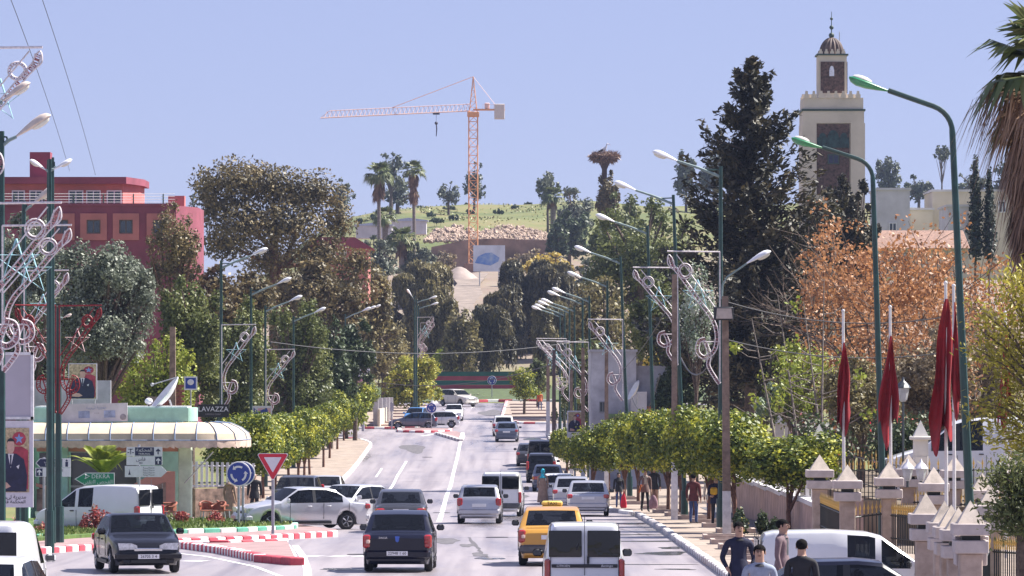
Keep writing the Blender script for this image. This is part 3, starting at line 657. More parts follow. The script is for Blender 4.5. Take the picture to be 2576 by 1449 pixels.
weeping('pepper_tree', 'large dark weeping pepper tree behind the striped wall, right half', 1352, 645, 190, 960, 610, 'pepdark', 4600, seed=13, size=.55)
weeping('pepper_tree', 'smaller dark weeping pepper tree directly behind the striped wall', 1225, 765, 160, 950, 570, 'pepdark', 3000, seed=14, size=.45)
weeping('pepper_tree', 'brownish weeping tree right of the striped wall behind the lamp cluster', 1410, 740, 150, 960, 575, 'pepper', 2600, seed=15, size=.45)
weeping('pepper_tree', 'dark weeping pepper tree under the site billboard', 1262, 700, 120, 955, 600, 'pepdark', 2600, seed=17, size=.5)
tree('slope_tree', 'olive tree closing the foot of the pale track', 1162, 775, 110, 960, 556, 'pepper', 5000, .34, group=MS, seed=18, nb=12)
tree('slope_tree', 'yellow green brush behind the striped wall, left end', 1130, 860, 90, 960, 560, 'lime', 1600, .35, group=MS, seed=16)
# left background
LB = 'background trees on the left'
tree('umbrella_pine', 'huge brown green pine towering over the left half', 690, 396, 430, 700, 420, 'pine', 34000, .25, m_bark_r, seed=21, depth=6, blobs=[
 (600, 0, 455, 115, 62), (540, 0, 520, 70, 60), (690, 0, 480, 95, 70), (790, 0, 490, 85, 62), (850, 0, 560, 50, 50), (620, -2, 570, 95, 65), (730, -2, 570, 100, 70), (560, 1, 610, 70, 50), (680, 1, 660, 90, 60), (810, -1, 640, 75, 55), (900, 0, 660, 45, 40), (520, 2, 470, 40, 40), (870, 1, 720, 75, 55)], asp=1.9, shell=.75)
tree('umbrella_pine', 'brown pine boughs hanging over the red building corner', 440, 500, 150, 760, 325, 'pine', 7000, .2, m_bark_r, seed=22, depth=3, group=LB, shell=.9)
tree('broadleaf_tree', 'brown green tree mass below the huge pine, right of it', 800, 650, 260, 900, 390, 'pine', 14000, .28, seed=23, group=LB, depth=4, nb=14)
tree('broadleaf_tree', 'brown olive tree left of the pepper tree, above the lamp heads', 930, 660, 150, 960, 450, 'pepper', 9000, .32, seed=24, group=LB, nb=14)
tree('broadleaf_tree', 'brown foliage under the huge pine left of the first left lamp head', 590, 660, 220, 850, 350, 'pine', 9000, .27, seed=25, group=LB, nb=12)
tree('olive_tree', 'large grey green olive tree above the cafe roof', 262, 600, 290, 950, 232, 'olive', 21000, .17, seed=26, nb=16, depth=3.5)
tree('olive_tree', 'grey olive crown at the left edge below the red building', 70, 530, 220, 800, 250, 'olive', 10000, .18, seed=27, nb=12)
tree('olive_tree', 'dark olive mass low behind the white wall at far left', 90, 740, 300, 1060, 262, 'dark', 7000, .2, seed=271, nb=12)
tree('broadleaf_tree', 'mid green leafy tree between cafe signs and first left lamp post', 480, 690, 200, 1020, 265, 'green', 14000, .2, seed=28, group=LB, nb=14)
tree('broadleaf_tree', 'yellow green sunny tree behind the cafe dish', 390, 840, 220, 1120, 250, 'lime', 9000, .18, seed=29, group=LB, nb=12)
tree('broadleaf_tree', 'green tree behind the LAVAZZA sign', 600, 740, 200, 1150, 280, 'green', 14000, .2, seed=30, group=LB, nb=14)
tree('broadleaf_tree', 'green tree behind the second left lamp motif', 735, 750, 210, 1130, 310, 'green', 14000, .21, seed=31, group=LB, nb=14)
tree('broadleaf_tree', 'dark green tree over the far end of the left clipped row', 830, 800, 150, 1100, 330, 'dark', 9000, .22, seed=32, group=LB, nb=12)
tree('casuarina', 'dark feathery needle tree by the left hoarding', 892, 800, 110, 970, 345, 'dark', 5000, .24, seed=33, group=LB, asp=3.5)
tree('broadleaf_tree', 'olive toned tree behind the orange tree on the far left pavement', 965, 790, 150, 990, 470, 'pepper', 4200, .28, seed=34, group=LB)
tree('broadleaf_tree', 'low bushy green behind the far left hoarding', 870, 960, 130, 1090, 350, 'lime', 5000, .2, seed=35, group=LB)
tree('orange_tree', 'round orange tree full of fruit on the far left pavement', 1038, 888, 160, 1025, 455, 'orange_tree', 7500, .24, seed=36, nb=12)
# right background
RB = 'background trees on the right'
tree('broadleaf_tree', 'large olive green tree mass behind the right lamp row', 1610, 490, 300, 800, 430, 'green', 18000, .27, seed=41, group=RB, nb=16, depth=5)
tree('broadleaf_tree', 'brownish green tree under the right lamp heads', 1520, 690, 210, 960, 420, 'pepper', 10000, .27, seed=42, group=RB, nb=12)
tree('broadleaf_tree', 'green tree in front of the dark conifer, behind the big motif', 1690, 680, 240, 1000, 300, 'green', 14000, .21, seed=43, group=RB, nb=14)
tree('broadleaf_tree', 'shaded tree low behind the concrete poles', 1480, 850, 150, 1080, 380, 'green', 6000, .24, seed=431, group=RB, nb=12)
tree('poplar', 'silvery leafed sparkling tree right behind the big motif', 1752, 655, 100, 915, 235, 'silver', 4200, .13, seed=44, nb=14, depth=1.2, shell=.9)
tree('broadleaf_tree', 'dark thicket behind the white house roof', 1700, 920, 130, 1060, 262, 'dark', 4200, .2, seed=45, group=RB)
bush('yellow_shrub', 'yellow green shrub above the white house wall', 1640, 862, 80, 930, 310, 'gold', 1500, .18, seed=46)
conifer('dark_conifer', 'very tall dark ragged conifer left of the minaret', 1885, 148, 262, 960, 500, seed=47, levels=46)
tree('dark_thicket', 'dark thicket filling the ground below the tall conifer', 1910, 690, 380, 1090, 275, 'conifer', 16000, .26, seed=48, nb=16, depth=4, asp=2.4)
tree('dark_cedar', 'dark cedar boughs left in front of the minaret foot', 2065, 468, 130, 720, 298, 'conifer', 8000, .24, seed=149, nb=12, asp=2.2)
tree('dark_cedar', 'dark rounded cedar in front of the minaret foot', 2140, 436, 150, 720, 300, 'conifer', 12000, .26, seed=49, nb=10, asp=2.2)
for i, (px, yt, yb, w) in enumerate([(2453, 396, 650, 44), (2488, 430, 650, 34)]):
    tree('cypress', ['taller dark cypress', 'shorter dark cypress at its right'][i]+' in front of the white houses', px, yt, w, yb, 330, 'cypress', 3000, .2, seed=50+i, group='pair of cypresses', depth=.7, blobs=[(px, 0, yb-(yb-yt)*f, w*.5*k, (yb-yt)*.16) for f, k in ((.12, 1), (.3, 1), (.5, .9), (.7, .65), (.86, .36))])
def rust_tree(name, label, cx, ytop, w, ybase, d, seed, n=9000, m='rust', depth=4, sz=.17, ln=None):
    rs = random.Random(seed); s = S(d); X = (cx-CX)/s; g = hz(X, d); H = HC+(YH-ytop)/s-g; T = thing(name, label, 'tree', (X, d, g)); mb = MB(); ends = []
    W = w/s/2
    for i in range(7):
        a = rs.uniform(-1, 1); branches(mb, (a*.3, rs.uniform(-.3, .3), H*.1), (a*W/H*1.5, rs.uniform(-.25, .25), 1), H*.25, .12, 4, .55, .1, ends, rs, 5)
    for i in range(6):
        a = rs.uniform(-1, 1); branches(mb, (a*.5, rs.uniform(-.3, .3), H*.1), (a*W/H*2.5, rs.uniform(-.25, .25), .6), H*.16, .07, 3, .6, .1, ends, rs, 4)
    mb.tube([(0, 0, -.2), (0, 0, H*.15)], [.3, .25], 7, False); mb.put('trunk', m_bark, T)
    E = np.array([tuple(e[0]) for e in ends]); ok = (np.abs(E[:, 0]) < W*1.1) & (E[:, 2] < H*1.02); E = E[ok] if ok.sum() > 10 else E
    rng = np.random.default_rng(seed); k = rng.integers(0, len(E), n); P = E[k]+rng.normal(size=(n, 3))*[.28, .28, .22]
    put('crown', leaf_mesh('crown', [leaves(P, rng.normal(size=(n, 3)), sz, 1.6, .5, rng=rng)], LM[m]), T); return T
rust_tree('autumn_tree', 'rust brown leafed tree, tallest behind the flags', 2225, 465, 320, 900, 222, 61, 8200)
rust_tree('autumn_tree', 'rust brown leafed tree right of the tall lamp post', 2410, 530, 280, 900, 232, 62, 5800)
rust_tree('autumn_tree', 'rust brown leafed tree at the foot of the dark conifer', 2120, 520, 200, 900, 240, 63, 5000)
rust_tree('autumn_tree', 'lower rust brown tree behind the middle flag', 2300, 680, 300, 1000, 205, 64, 4200, sz=.14)
tree('olive_tree', 'grey brown olive behind the flags and garden lantern', 2350, 810, 240, 1100, 190, 'straw', 8000, .15, seed=65, nb=12)
tree('garden_tree', 'yellow green thin tree in the garden left of the flags', 2010, 860, 230, 1080, 195, 'lime', 4200, .13, seed=66, nb=14, shell=1.0)
tree('garden_tree', 'dull green garden tree behind the first flag', 2165, 890, 220, 1100, 185, 'pepper', 6500, .14, seed=67, nb=12)
tree('garden_tree', 'straw coloured scrub behind the white lorry roof', 2480, 760, 230, 1100, 215, 'straw', 6000, .17, seed=68, nb=12)
# bare leaning saplings with a few yellow leaves in the garden
for i, (px, yb, xt, yt) in enumerate([(2035, 1050, 1955, 740), (2090, 1050, 2020, 760), (1990, 1060, 1890, 800), (2062, 1040, 2072, 700)]):
    d = 183-i*2; s = S(d); X = (px-CX)/s; g = hz(X, d); T = thing('bare_sapling', 'bare leaning sapling with few yellow leaves, %s from the left among four' % ['second', 'third', 'first', 'fourth'][i], 'tree', (X, d, g), 0, 'bare saplings in the garden')
    rs = random.Random(i+70); mb = MB(); ends = []; top = ((xt-px)/s, 0, HC+(YH-yt)/s-g); mb.tube([(0, 0, -.2), tuple(v*.5 for v in top), top], [.06, .045, .015], 5, False)
    for k in range(9):
        f = rs.uniform(.35, .98); p = tuple(v*f for v in top); sgn = rs.choice((-1, 1)); ln = (1.1-f)*1.9+.3; e = (p[0]+sgn*ln, p[1]+rs.uniform(-.4, .4), p[2]+ln*.45); mb.tube([p, ((p[0]+e[0])/2, p[1], (p[2]+e[2])/2-.12), e], [.022, .016, .008], 4, False); ends.append(e)
    mb.put('trunk', m_bark_g, T); rng = np.random.default_rng(i+5); E = np.array(ends); kk = rng.integers(0, max(1, len(E)//2), 130); P = E[kk]+rng.normal(size=(130, 3))*.14
    put('crown', leaf_mesh('crown', [leaves(P, rng.normal(size=(130, 3)), .15, 1.5, .5, rng=rng)], LM['lime']), T)
bush('garden_hedge', 'dark green rose hedge with small flowers inside the palace fence', 2200, 1010, 520, 1190, 168, 'dark', 9000, .12, seed=71, extra=('flower', 160, .09), depth=1.4)
bush('oleander', 'pale leafy oleander left of the garden pillars', 1945, 950, 110, 1050, 196, 'silver', 1500, .16, seed=72, asp=4)
bush('flowering_shrub', 'leafy shrub with yellow flowers against the street wall', 1895, 1262, 90, 1345, 152, 'dark', 2600, .09, seed=73, extra=('gold', 30, .07))
bush('flowering_shrub', 'dark rounded shrub behind the parked white van', 1960, 1290, 60, 1395, 128, 'dark', 2200, .09, seed=74, extra=('gold', 14, .06))
bush('creeper', 'green creeper by the far plaza pole', 1415, 990, 60, 1060, 375, 'green', 900, .2, seed=75)
bush('creeper', 'tall leafy creeper between the concrete poles', 1432, 940, 70, 1020, 340, 'green', 1100, .2, seed=76)
tree('clipped_tree', 'two tier clipped tree standing on the far right pavement', 1318, 925, 72, 1003, 440, 'clip', 3600, .16, m_bark, seed=77, blobs=[(1313, 0, 950, 34, 26), (1320, 0, 985, 37, 21)])
tree('street_tree', 'dark green tree beside the man in orange, far right', 1352, 900, 70, 990, 470, 'green', 2200, .25, seed=78)

# clipped street trees
def clipped_mesh(seed, W, H, n=9000, size=.11):
    rng = np.random.default_rng(seed); rs = random.Random(seed); bl = [(0, 0, 0, W*.8, W*.8, H*.42)]
    for i in range(10): a = rs.uniform(0, 2*PI); bl.append((math.cos(a)*W*.52, math.sin(a)*W*.52, rs.uniform(-.2, .22)*H, W*.45, W*.45, H*rs.uniform(.2, .3)))
    P, nr, k = blob_points(bl, n, .32, .16, rng=rng); return leaf_mesh('crown', [leaves(P, nr+[0, 0, .2], size, 1.5, .6, rng=rng)], LM['clip'])
cm = [clipped_mesh(80+i, 1.5, 2.75, 13000) for i in range(4)]
def clipped(label, X, d, cz, sx=1.0, sz=1.0, g='', i=0, rz=0.0, lean=0.0, forks=2):
    T = thing('clipped_street_tree', label, 'tree', (X, d, zg(d)+.13), 0, g)
    put('crown', cm[i % 4], T, (lean, 0, cz), (0, 0, rz), (sx, sx, sz)); rs = random.Random(i*5+3); mb = MB()
    k = rs.uniform(-.06, .06); mb.tube([(0, 0, -.2), (k, 0, cz*.35), (k*.5+lean*.6, 0, cz*.7), (lean, 0, cz*1.0)], [.085, .07, .065, .05], 6, False)
    for j in range(forks): mb.tube([(k, 0, cz*.33), (lean+rs.choice((-1, 1))*.28, rs.uniform(-.2, .2), cz*.8), (lean+rs.choice((-1, 1))*.4, 0, cz*1.05)], [.06, .045, .03], 5, False)
    mb.put('trunk', m_bark_r, T); return T
ords = ['first', 'second', 'third', 'fourth', 'fifth', 'sixth', 'seventh', 'eighth', 'ninth', 'tenth', 'eleventh', 'twelfth', 'thirteenth', 'fourteenth', 'fifteenth', 'sixteenth']
gl = 'clipped trees along the left pavement'
dl_ = [200, 209, 220, 231, 242, 253, 264, 276, 288, 301, 315, 329, 345, 366, 388]
for i, d in enumerate(dl_):
    X = -12.0+random.uniform(-.25, .25)+(.5 if i < 2 else 0)
    clipped('clipped green street tree on the left pavement, %s from the near end' % ords[i], X, d, 2.75+random.uniform(-.1, .1), 1.12 if i < 6 else 1.0, random.uniform(.92, 1.16), gl, i, i*1.3)
gr = 'clipped trees along the right pavement'
rl = [(1985, 1165, 148, .2), (1850, 1125, 154, -.1), (1812, 1118, 162, -.05), (1782, 1112, 170, 0), (1745, 1108, 178, 0), (1712, 1105, 186, 0), (1680, 1108, 194, -.1), (1648, 1110, 203, 0), (1605, 1112, 215, 0), (1570, 1118, 228, 0), (1530, 1125, 240, 0), (1490, 1125, 222, 0), (1425, 1118, 290, 0)]
for i, (px, pc, d, ln) in enumerate(rl):
    s = S(d); cz = HC+(YH-pc)/s-zg(d)-.13
    clipped('clipped green street tree on the right pavement, %s from the near end' % ords[i], (px-CX)/s, d, cz, random.uniform(.92, 1.08) if i != 12 else .75, (random.uniform(.86, 1.08) if i else .74), gr, i+1, i*1.1, ln, 2)
# ---------------------------------------------------------------- buildings and the crane
m_red = mat('render_dark_red', (0.27, 0.065, 0.10), .85, var=.15, scale=.5); m_pink = mat('render_salmon', (0.50, 0.17, 0.16), .85, var=.12, scale=.5)
m_cream = mat('render_cream', (0.60, 0.53, 0.44), .85, var=.08, scale=.4); m_white = mat('render_white', (0.56, 0.54, 0.56), .85, var=.1, scale=.6)
m_win = mat('window_dark', (0.03, 0.04, 0.06), .15, var=.2, scale=.8, spec=.8); m_frame = mat('window_frame_white', (.72, .71, .72), .6, var=.05)
m_tile = mat('zellige_brown', (0.105, 0.06, 0.052), .6, var=.4, scale=6, bump=.2); m_tileg = mat('zellige_green', (0.018, 0.055, 0.055), .4, var=.4, scale=5)
m_gdk = mat('trim_dark_green', (.05, .08, .07), .6); m_brown = mat('dome_brown', (.13, .09, .08), .7, var=.25, scale=3)
m_metal = mat('galvanised_metal', (.45, .45, .47), .45, metal=.6, var=.12)
def TB(name, label, cat, px, py, d, group=None, rz=0):
    """thing at a picture point; returns it and a converter from picture to local coordinates"""
    p = U(px, py, d); T = thing(name, label, cat, p, rz, group); s = S(d)
    return T, s, (lambda x, y: ((x-px)/s, (py-y)/s))
def win(T, L, x0, y0, x1, y1, y=0.0, frame=m_frame, mull=1, surround=None, pane=m_win):
    """window of pane, frame and mullions set into a front wall lying at local y"""
    (a, t), (b, bo) = L(x0, y0), L(x1, y1); w, h = b-a, t-bo; c = ((a+b)/2, (t+bo)/2)
    if surround:
        k, m = surround; o = MB()
        for q, sx, sz in (((c[0], t+k/2), w+2*k, k), ((c[0], bo-k/2), w+2*k, k), ((a-k/2, c[1]), k, h), ((b+k/2, c[1]), k, h)): o.box((q[0], y-.06, q[1]), (sx, .16, sz))
        o.put('window_surround', m, T)
    g = MB().box((c[0], y-.01, c[1]), (w, .06, h)).put('window', pane, T)
    f = MB(); fw = min(.09, w*.12)
    for q, sx, sz in (((c[0], t-fw/2), w, fw), ((c[0], bo+fw/2), w, fw), ((a+fw/2, c[1]), fw, h-2*fw), ((b-fw/2, c[1]), fw, h-2*fw)): f.box((q[0], y-.05, q[1]), (sx, .06, sz))
    for i in range(mull): f.box((a+w*(i+1)/(mull+1), y-.052, c[1]), (fw*.8, .05, h-2*fw))
    f.put('window_frame', frame, g)
# red building
d = 345.; T, s, L = TB('red_building', 'dark red building with salmon upper floor and roof terrace', 'building', 90, 1100, d)
bx0, bx1 = L(-120, 0)[0], L(488, 0)[0]; zt = L(0, 517)[1]; dep = 11
MB().prism([(bx0, 0), (bx1-1.3, 0), (bx1, 4.5), (bx1, dep), (bx0, dep)], zt, 'z', (0, 0, zt/2)).put('wall', m_red, T)
ux1 = L(334, 0)[0]; z1 = L(0, 460)[1]
MB().prism([(bx0, 2.2), (ux1-.9, 2.2), (ux1, 6.2), (ux1, dep), (bx0, dep)], z1-zt, 'z', (0, 0, (zt+z1)/2)).put('upper_wall', m_pink, T)
z2 = L(0, 443)[1]
MB().prism([(bx0, 1.5), (ux1-.6, 1.5), (ux1+.35, 6.2), (ux1+.35, dep), (bx0, dep)], z2-z1, 'z', (0, 0, (z1+z2)/2)).put('roof', m_red, T)
MB().box((L(86, 0)[0], 5, (z2+L(0, 376)[1])/2), (52/s, 1.6, L(0, 376)[1]-z2)).put('stair_tower', m_red, T)
pr = MB(); 
for i in range(8): pr.tube([(L(-40+i*75, 0)[0], .15, zt), (L(-40+i*75, 0)[0], .15, zt+.85)], .05, 5)
pr.put('terrace_post', m_gdk, T, kind='stuff')
for k in range(4): MB().tube([(bx0, .15, zt+.25+k*.2), (bx1-1.4, .15, zt+.25+k*.2)], .016, 4).put('terrace_rail', m_frame, T)
MB().box(((bx0+bx1)/2-.65, .1, zt+.06), (bx1-bx0-1.2, .4, .18)).put('parapet', m_red, T)
for x0, x1 in ((218, 253), (300, 334), (140, 172), (385, 420)): win(T, L, x0, 553, x1, 588, 0, mull=1, surround=(10/s*1.6, m_pink), frame=m_brown)
for x0, x1 in ((22, 55), (66, 100), (165, 203), (210, 247), (262, 300)): win(T, L, x0, 476, x1, 516, 2.2, mull=1)
MB().box((L(430, 0)[0], 6, zt+.45), (1.2, 1.2, .9)).put('chimney', m_pink, T)
# pink villa between the trees
d = 440.; T, s, L = TB('pink_villa', 'pink villa with dark red roof half hidden by the pines', 'building', 850, 760, d)
a, b = L(775, 0)[0], L(925, 0)[0]; z0, z1, z2 = 0, L(0, 625)[1], L(0, 597)[1]
MB().box(((a+b)/2, 4, z1/2), (b-a, 8, z1)).put('wall', m_pink, T)
MB().prism([(a-.5, z1), (b+.5, z1), (b-1.2, z2), (a+1.2, z2)], 9, 'y', (0, 4, 0)).put('roof', m_red, T)
for x in (835, 862): win(T, L, x-10, 630, x+10, 641, 0, mull=0, pane=m_frame)
# low blue grey sheds on the hill foot
for i, (x0, x1, y0, y1) in enumerate([(895, 985, 560, 585), (985, 1072, 548, 575)]):
    d = 800.+i*25; T, s, L = TB('metal_shed', ['pale blue grey metal shed left of the palms', 'pale blue grey metal shed behind the palm trunks'][i], 'shed', (x0+x1)/2, y1+14, d); a, b = L(x0, 0)[0], L(x1, 0)[0]; h = L(0, y0)[1]
    MB().box((0, 3, h*.4), (b-a, 6, h*.8)).put('wall', m_white, T); MB().prism([(a-.3, h*.8), (b+.3, h*.8), (b+.3, h*.86), (0, h), (a-.3, h*.86)], 6.6, 'y', (0, 3, 0)).put('roof', mat('sheet_roof_blue', (.42, .46, .58), .4, metal=.3, var=.15), T)
# minaret
d = 365.; T, s, L = TB('minaret', 'square cream minaret with brown tile panels and ribbed dome', 'minaret', 2096, 900, d)
def cren(T, x0, x1, y0, y1, n, yy, depth, t):
    for k in range(n):
        a = x0+(x1-x0)*(k+.1)/n; b = x0+(x1-x0)*(k+.78)/n; (p, q), (r, u) = L(a, y0), L(b, y1)
        h = q-u; c = (p+r)/2; w = r-p
        for yd in (yy, yy+depth):
            MB().prism([(c-w/2, u), (c+w/2, u), (c+w/2, u+h*.55), (c+w*.3, u+h*.55), (c+w*.22, u+h), (c-w*.22, u+h), (c-w*.3, u+h*.55), (c-w/2, u+h*.55)], t, 'y', (0, yd, 0)).put('merlon', m_cream, T)
hw = 75/s; z1 = L(0, 246)[1]; yaw = 0
MB().box((0, hw, z1/2), (hw*2, hw*2, z1)).put('shaft', m_cream, T)
e = 6/s
for x0, x1 in ((2018, 2053), (2139, 2175)): MB().box(((L(x0, 0)[0]+L(x1, 0)[0])/2, hw, L(0, 310)[1]/2), (L(x1, 0)[0]-L(x0, 0)[0], hw*2+.3, L(0, 310)[1])).put('corner_pilaster', m_cream, T)
MB().box((0, hw, (L(0, 310)[1]+L(0, 279)[1])/2), (hw*2+.1, hw*2+.28, L(0, 279)[1]-L(0, 310)[1])).put('frieze', m_cream, T)
MB().box((0, hw, L(0, 277)[1]), (hw*2+.3, hw*2+.4, .16)).put('cornice', m_gdk, T)
cren(T, 2020, 2168, 229, 247, 8, .02, hw*2-.15, .22)
(a, t), (b, bo) = L(2054, 312), L(2136, 490)
MB().box(((a+b)/2, -.02, (t+bo)/2), (b-a, .1, t-bo)).put('tile_panel', m_tile, T)
MB().box((hw+.02, hw, (t+bo)/2), (.1, hw*1.1, t-bo)).put('tile_panel', m_tile, T)
(a2, t2), (b2, bo2) = L(2055, 346), L(2135, 372)
gp = MB().box(((a+b)/2, -.05, (t2+bo2)/2), (b2-a2, .1, t2-bo2)).put('green_arcade', m_tileg, T)
for k in range(3):
    c = a2+(b2-a2)*(k+.5)/3; w = (b2-a2)*.11*(1.6 if k == 1 else 1); q = [(c-w, bo2), (c+w, bo2), (c+w, t2)]+[(c+w*math.cos(u), t2+w*1.3*math.sin(u)) for u in np.linspace(.3, PI-.3, 7)]+[(c-w, t2)]
    MB().prism(q, .1, 'y', (0, -.09, 0)).put('arch', m_tileg, gp)
win(T, L, 2081, 388, 2110, 413, -.06, frame=m_gdk, mull=1, pane=mat('window_blue', (.03, .035, .09), .3))
h2 = 36/s; z3, z4 = z1, L(0, 134)[1]
MB().box((0, hw, (z3+z4)/2), (h2*2, h2*2, z4-z3)).put('lantern_tower', m_cream, T)
(a, t), (b, bo) = L(2067, 153), L(2127, 232)
for sgn in (0, 1):
    if sgn == 0: p = MB().box((0, hw-h2-.02, (t+bo)/2), (b-a, .1, t-bo))
    else: p = MB().box((h2+.02, hw, (t+bo)/2), (.1, b-a, t-bo))
    p.put('tile_panel', m_tile, T)
c = L(2094, 178); w = 6/s
MB().prism([(c[0]-w, c[1]-.35), (c[0]+w, c[1]-.35), (c[0]+w, c[1]+.15), (c[0]+w*.6, c[1]+.38), (c[0], c[1]+.45), (c[0]-w*.6, c[1]+.38), (c[0]-w, c[1]+.15)], .1, 'y', (0, hw-h2-.07, 0)).put('opening', mat('pale_opening', (.7, .72, .85), .6), T)
MB().box((0, hw, L(0, 135)[1]), (h2*2+.25, h2*2+.25, .12)).put('cornice', m_gdk, T)
_L = L; cren(T, 2060, 2132, 121, 135, 5, hw-h2, h2*2-.16, .16)
dz = L(0, 132)[1]; dr = 32/s; V = MB()
prof = [(math.cos(q), math.sin(q)) for q in np.linspace(0, PI/2-.05, 9)]; nseg = 64; vs = []; fs = []
for (r, h) in prof:
    for k in range(nseg):
        q = 2*PI*k/nseg; rr = dr*r*(1-.13*(1-abs(math.sin(q*8)))); vs.append((rr*math.cos(q), hw+rr*math.sin(q), dz+dr*1.35*h))
for i in range(8):
    for k in range(nseg): fs.append((i*nseg+k, i*nseg+(k+1) % nseg, i*nseg+nseg+(k+1) % nseg, i*nseg+nseg+k))
fs.append(tuple(8*nseg+k for k in range(nseg))); V.add(vs, fs).put('dome', m_brown, T)
fz = L(0, 90)[1]; fm = MB().tube([(0, hw, fz-.2), (0, hw, L(0, 24)[1])], [.05, .02], 6)
for y, r in ((84, .22), (64, .17), (42, .12)): fm.ball((0, hw, L(0, y)[1]), r)
fm.put('finial', m_gdk, T); MB().tube([(20/s, hw, dz), (20/s, hw, L(0, 75)[1])], .03, 4).put('antenna', m_metal, T)
# white houses right of the minaret
for nm, lb, x0, x1, yt, yb, dd, mm in (('white_house', 'plain white block house right of the minaret', 2206, 2288, 478, 700, 345., m_white), ('white_house', 'cream flat roofed house behind the tall lamp post', 2345, 2560, 482, 700, 352., m_cream), ('white_house', 'low cream wing joining the two pale houses', 2288, 2346, 528, 700, 348., m_cream), ('white_house', 'small white annexe beside the cypresses', 2384, 2436, 520, 700, 330., m_white)):
    T, s, L = TB(nm, lb, 'house', (x0+x1)/2, yb, dd, 'pale houses right of the minaret'); a, b = L(x0, 0)[0], L(x1, 0)[0]; h = L(0, yt)[1]
    MB().box((0, 3.5, h/2), (b-a, 7, h)).put('wall', mm, T); MB().box((0, 3.5, h+.07), (b-a+.2, 7.2, .16)).put('roof_slab', m_white, T)
    if x0 == 2206: win(T, L, 2235, 560, 2255, 585, 0, mull=1)
    if x0 == 2345: win(T, L, 2385, 520, 2405, 545, 0, mull=1); win(T, L, 2510, 505, 2530, 535, 0, mull=1)
T, s, L = TB('tiled_house', 'low house with brown tiled roof behind the rust brown trees', 'house', 2330, 700, 300.)
a, b = L(2215, 0)[0], L(2425, 0)[0]; MB().box((0, 4, L(0, 625)[1]/2), (b-a, 8, L(0, 625)[1])).put('wall', m_cream, T)
rf = MB().prism([(-.6, 0), (4, L(0, 575)[1]-L(0, 625)[1]), (8.6, 0)], b-a+.6, 'x', ((a+b)/2, 0, L(0, 625)[1])).put('roof', mat('roof_tile_brown', (.27, .16, .12), .8, var=.3, scale=7, bump=.4), T)
win(T, L, 2255, 640, 2280, 670, 0, mull=1)
# white house beside the right lamp row
d = 262.; T, s, L = TB('white_street_house', 'weathered white flat roofed house behind the concrete poles', 'house', 1580, 1230, d)
m_old = mat('whitewash_stained', (.5, .49, .53), .9, var=.22, scale=.7, col2=(.3, .29, .32), bump=.1)
a, b = L(1487, 0)[0], L(1600, 0)[0]; h = L(0, 885)[1]; MB().box(((a+b)/2, 4, h/2), (b-a, 8, h)).put('wall', m_old, T)
a, b = L(1600, 0)[0], L(1680, 0)[0]; h2 = L(0, 920)[1]; MB().box(((a+b)/2, 4.5, h2/2), (b-a-.04, 8, h2)).put('side_wall', m_old, T)
MB().box(((L(1487, 0)[0]+L(1600, 0)[0])/2, 4, h+.06), (L(1600, 0)[0]-L(1487, 0)[0]+.15, 8.2, .14)).put('roof_slab', m_old, T)
a, b = L(1585, 0)[0], L(1625, 0)[0]; MB().box(((a+b)/2, -.6, L(0, 985)[1]/2), (b-a, 1.2, L(0, 985)[1])).put('porch_wall', m_white, T)
win(T, L, 1507, 1010, 1525, 1037, 0, mull=1, frame=mat('shutter_grey', (.25, .26, .28), .6))
MB().box((L(1565, 0)[0], -.9, L(0, 1053)[1]), (1.6, .08, .55)).put('green_awning', mat('awning_green', (.22, .3, .12), .7), T)
MB().prism([(L(1530, 0)[0], L(0, 1058)[1]), (L(1592, 0)[0], L(0, 1040)[1]), (L(1592, 0)[0], L(0, 1034)[1]), (L(1530, 0)[0], L(0, 1052)[1])], 1.6, 'y', (0, -.9, 0)).put('lean_to_roof', m_brown, T)
MB().box((L(1640, 0)[0], -.3, L(0, 1045)[1]), (2.2, .3, 1.0)).put('shop_sign', mat('sign_orange_red', (.55, .15, .1), .6), T)
def dish(name, label, p, r, yaw, pitch, arm=True):
    T = thing(name, label, 'satellite dish', p, yaw); mb = MB(); k = 10; prof = [(r*t, .28*r*t*t) for t in np.linspace(.02, 1, 6)]
    mb.lathe(prof+[(r*.98, .28*r+.025), (r*.5, .09*r), (.02, .02)], (0, 0, 0), 20)
    o = mb.put('reflector', m_frame, T, (0, 0, 0), (pitch, 0, 0)); MB().tube([(0, 0, -r*1.15), (0, .1, -.25), (0, .03, -.05)], .04, 6).put('mast', m_metal, T)
    MB().tube([(0, r, .28*r), (0, 0, r*.95), (0, -r*.0, r*.98)], .025, 5).ball((0, 0, r*.95), .07).put('feed_arm', m_metal, o); return T
dish('satellite_dish', 'white satellite dish on the weathered white house', U(1600, 985, 258.), .6, R(-78), R(62))
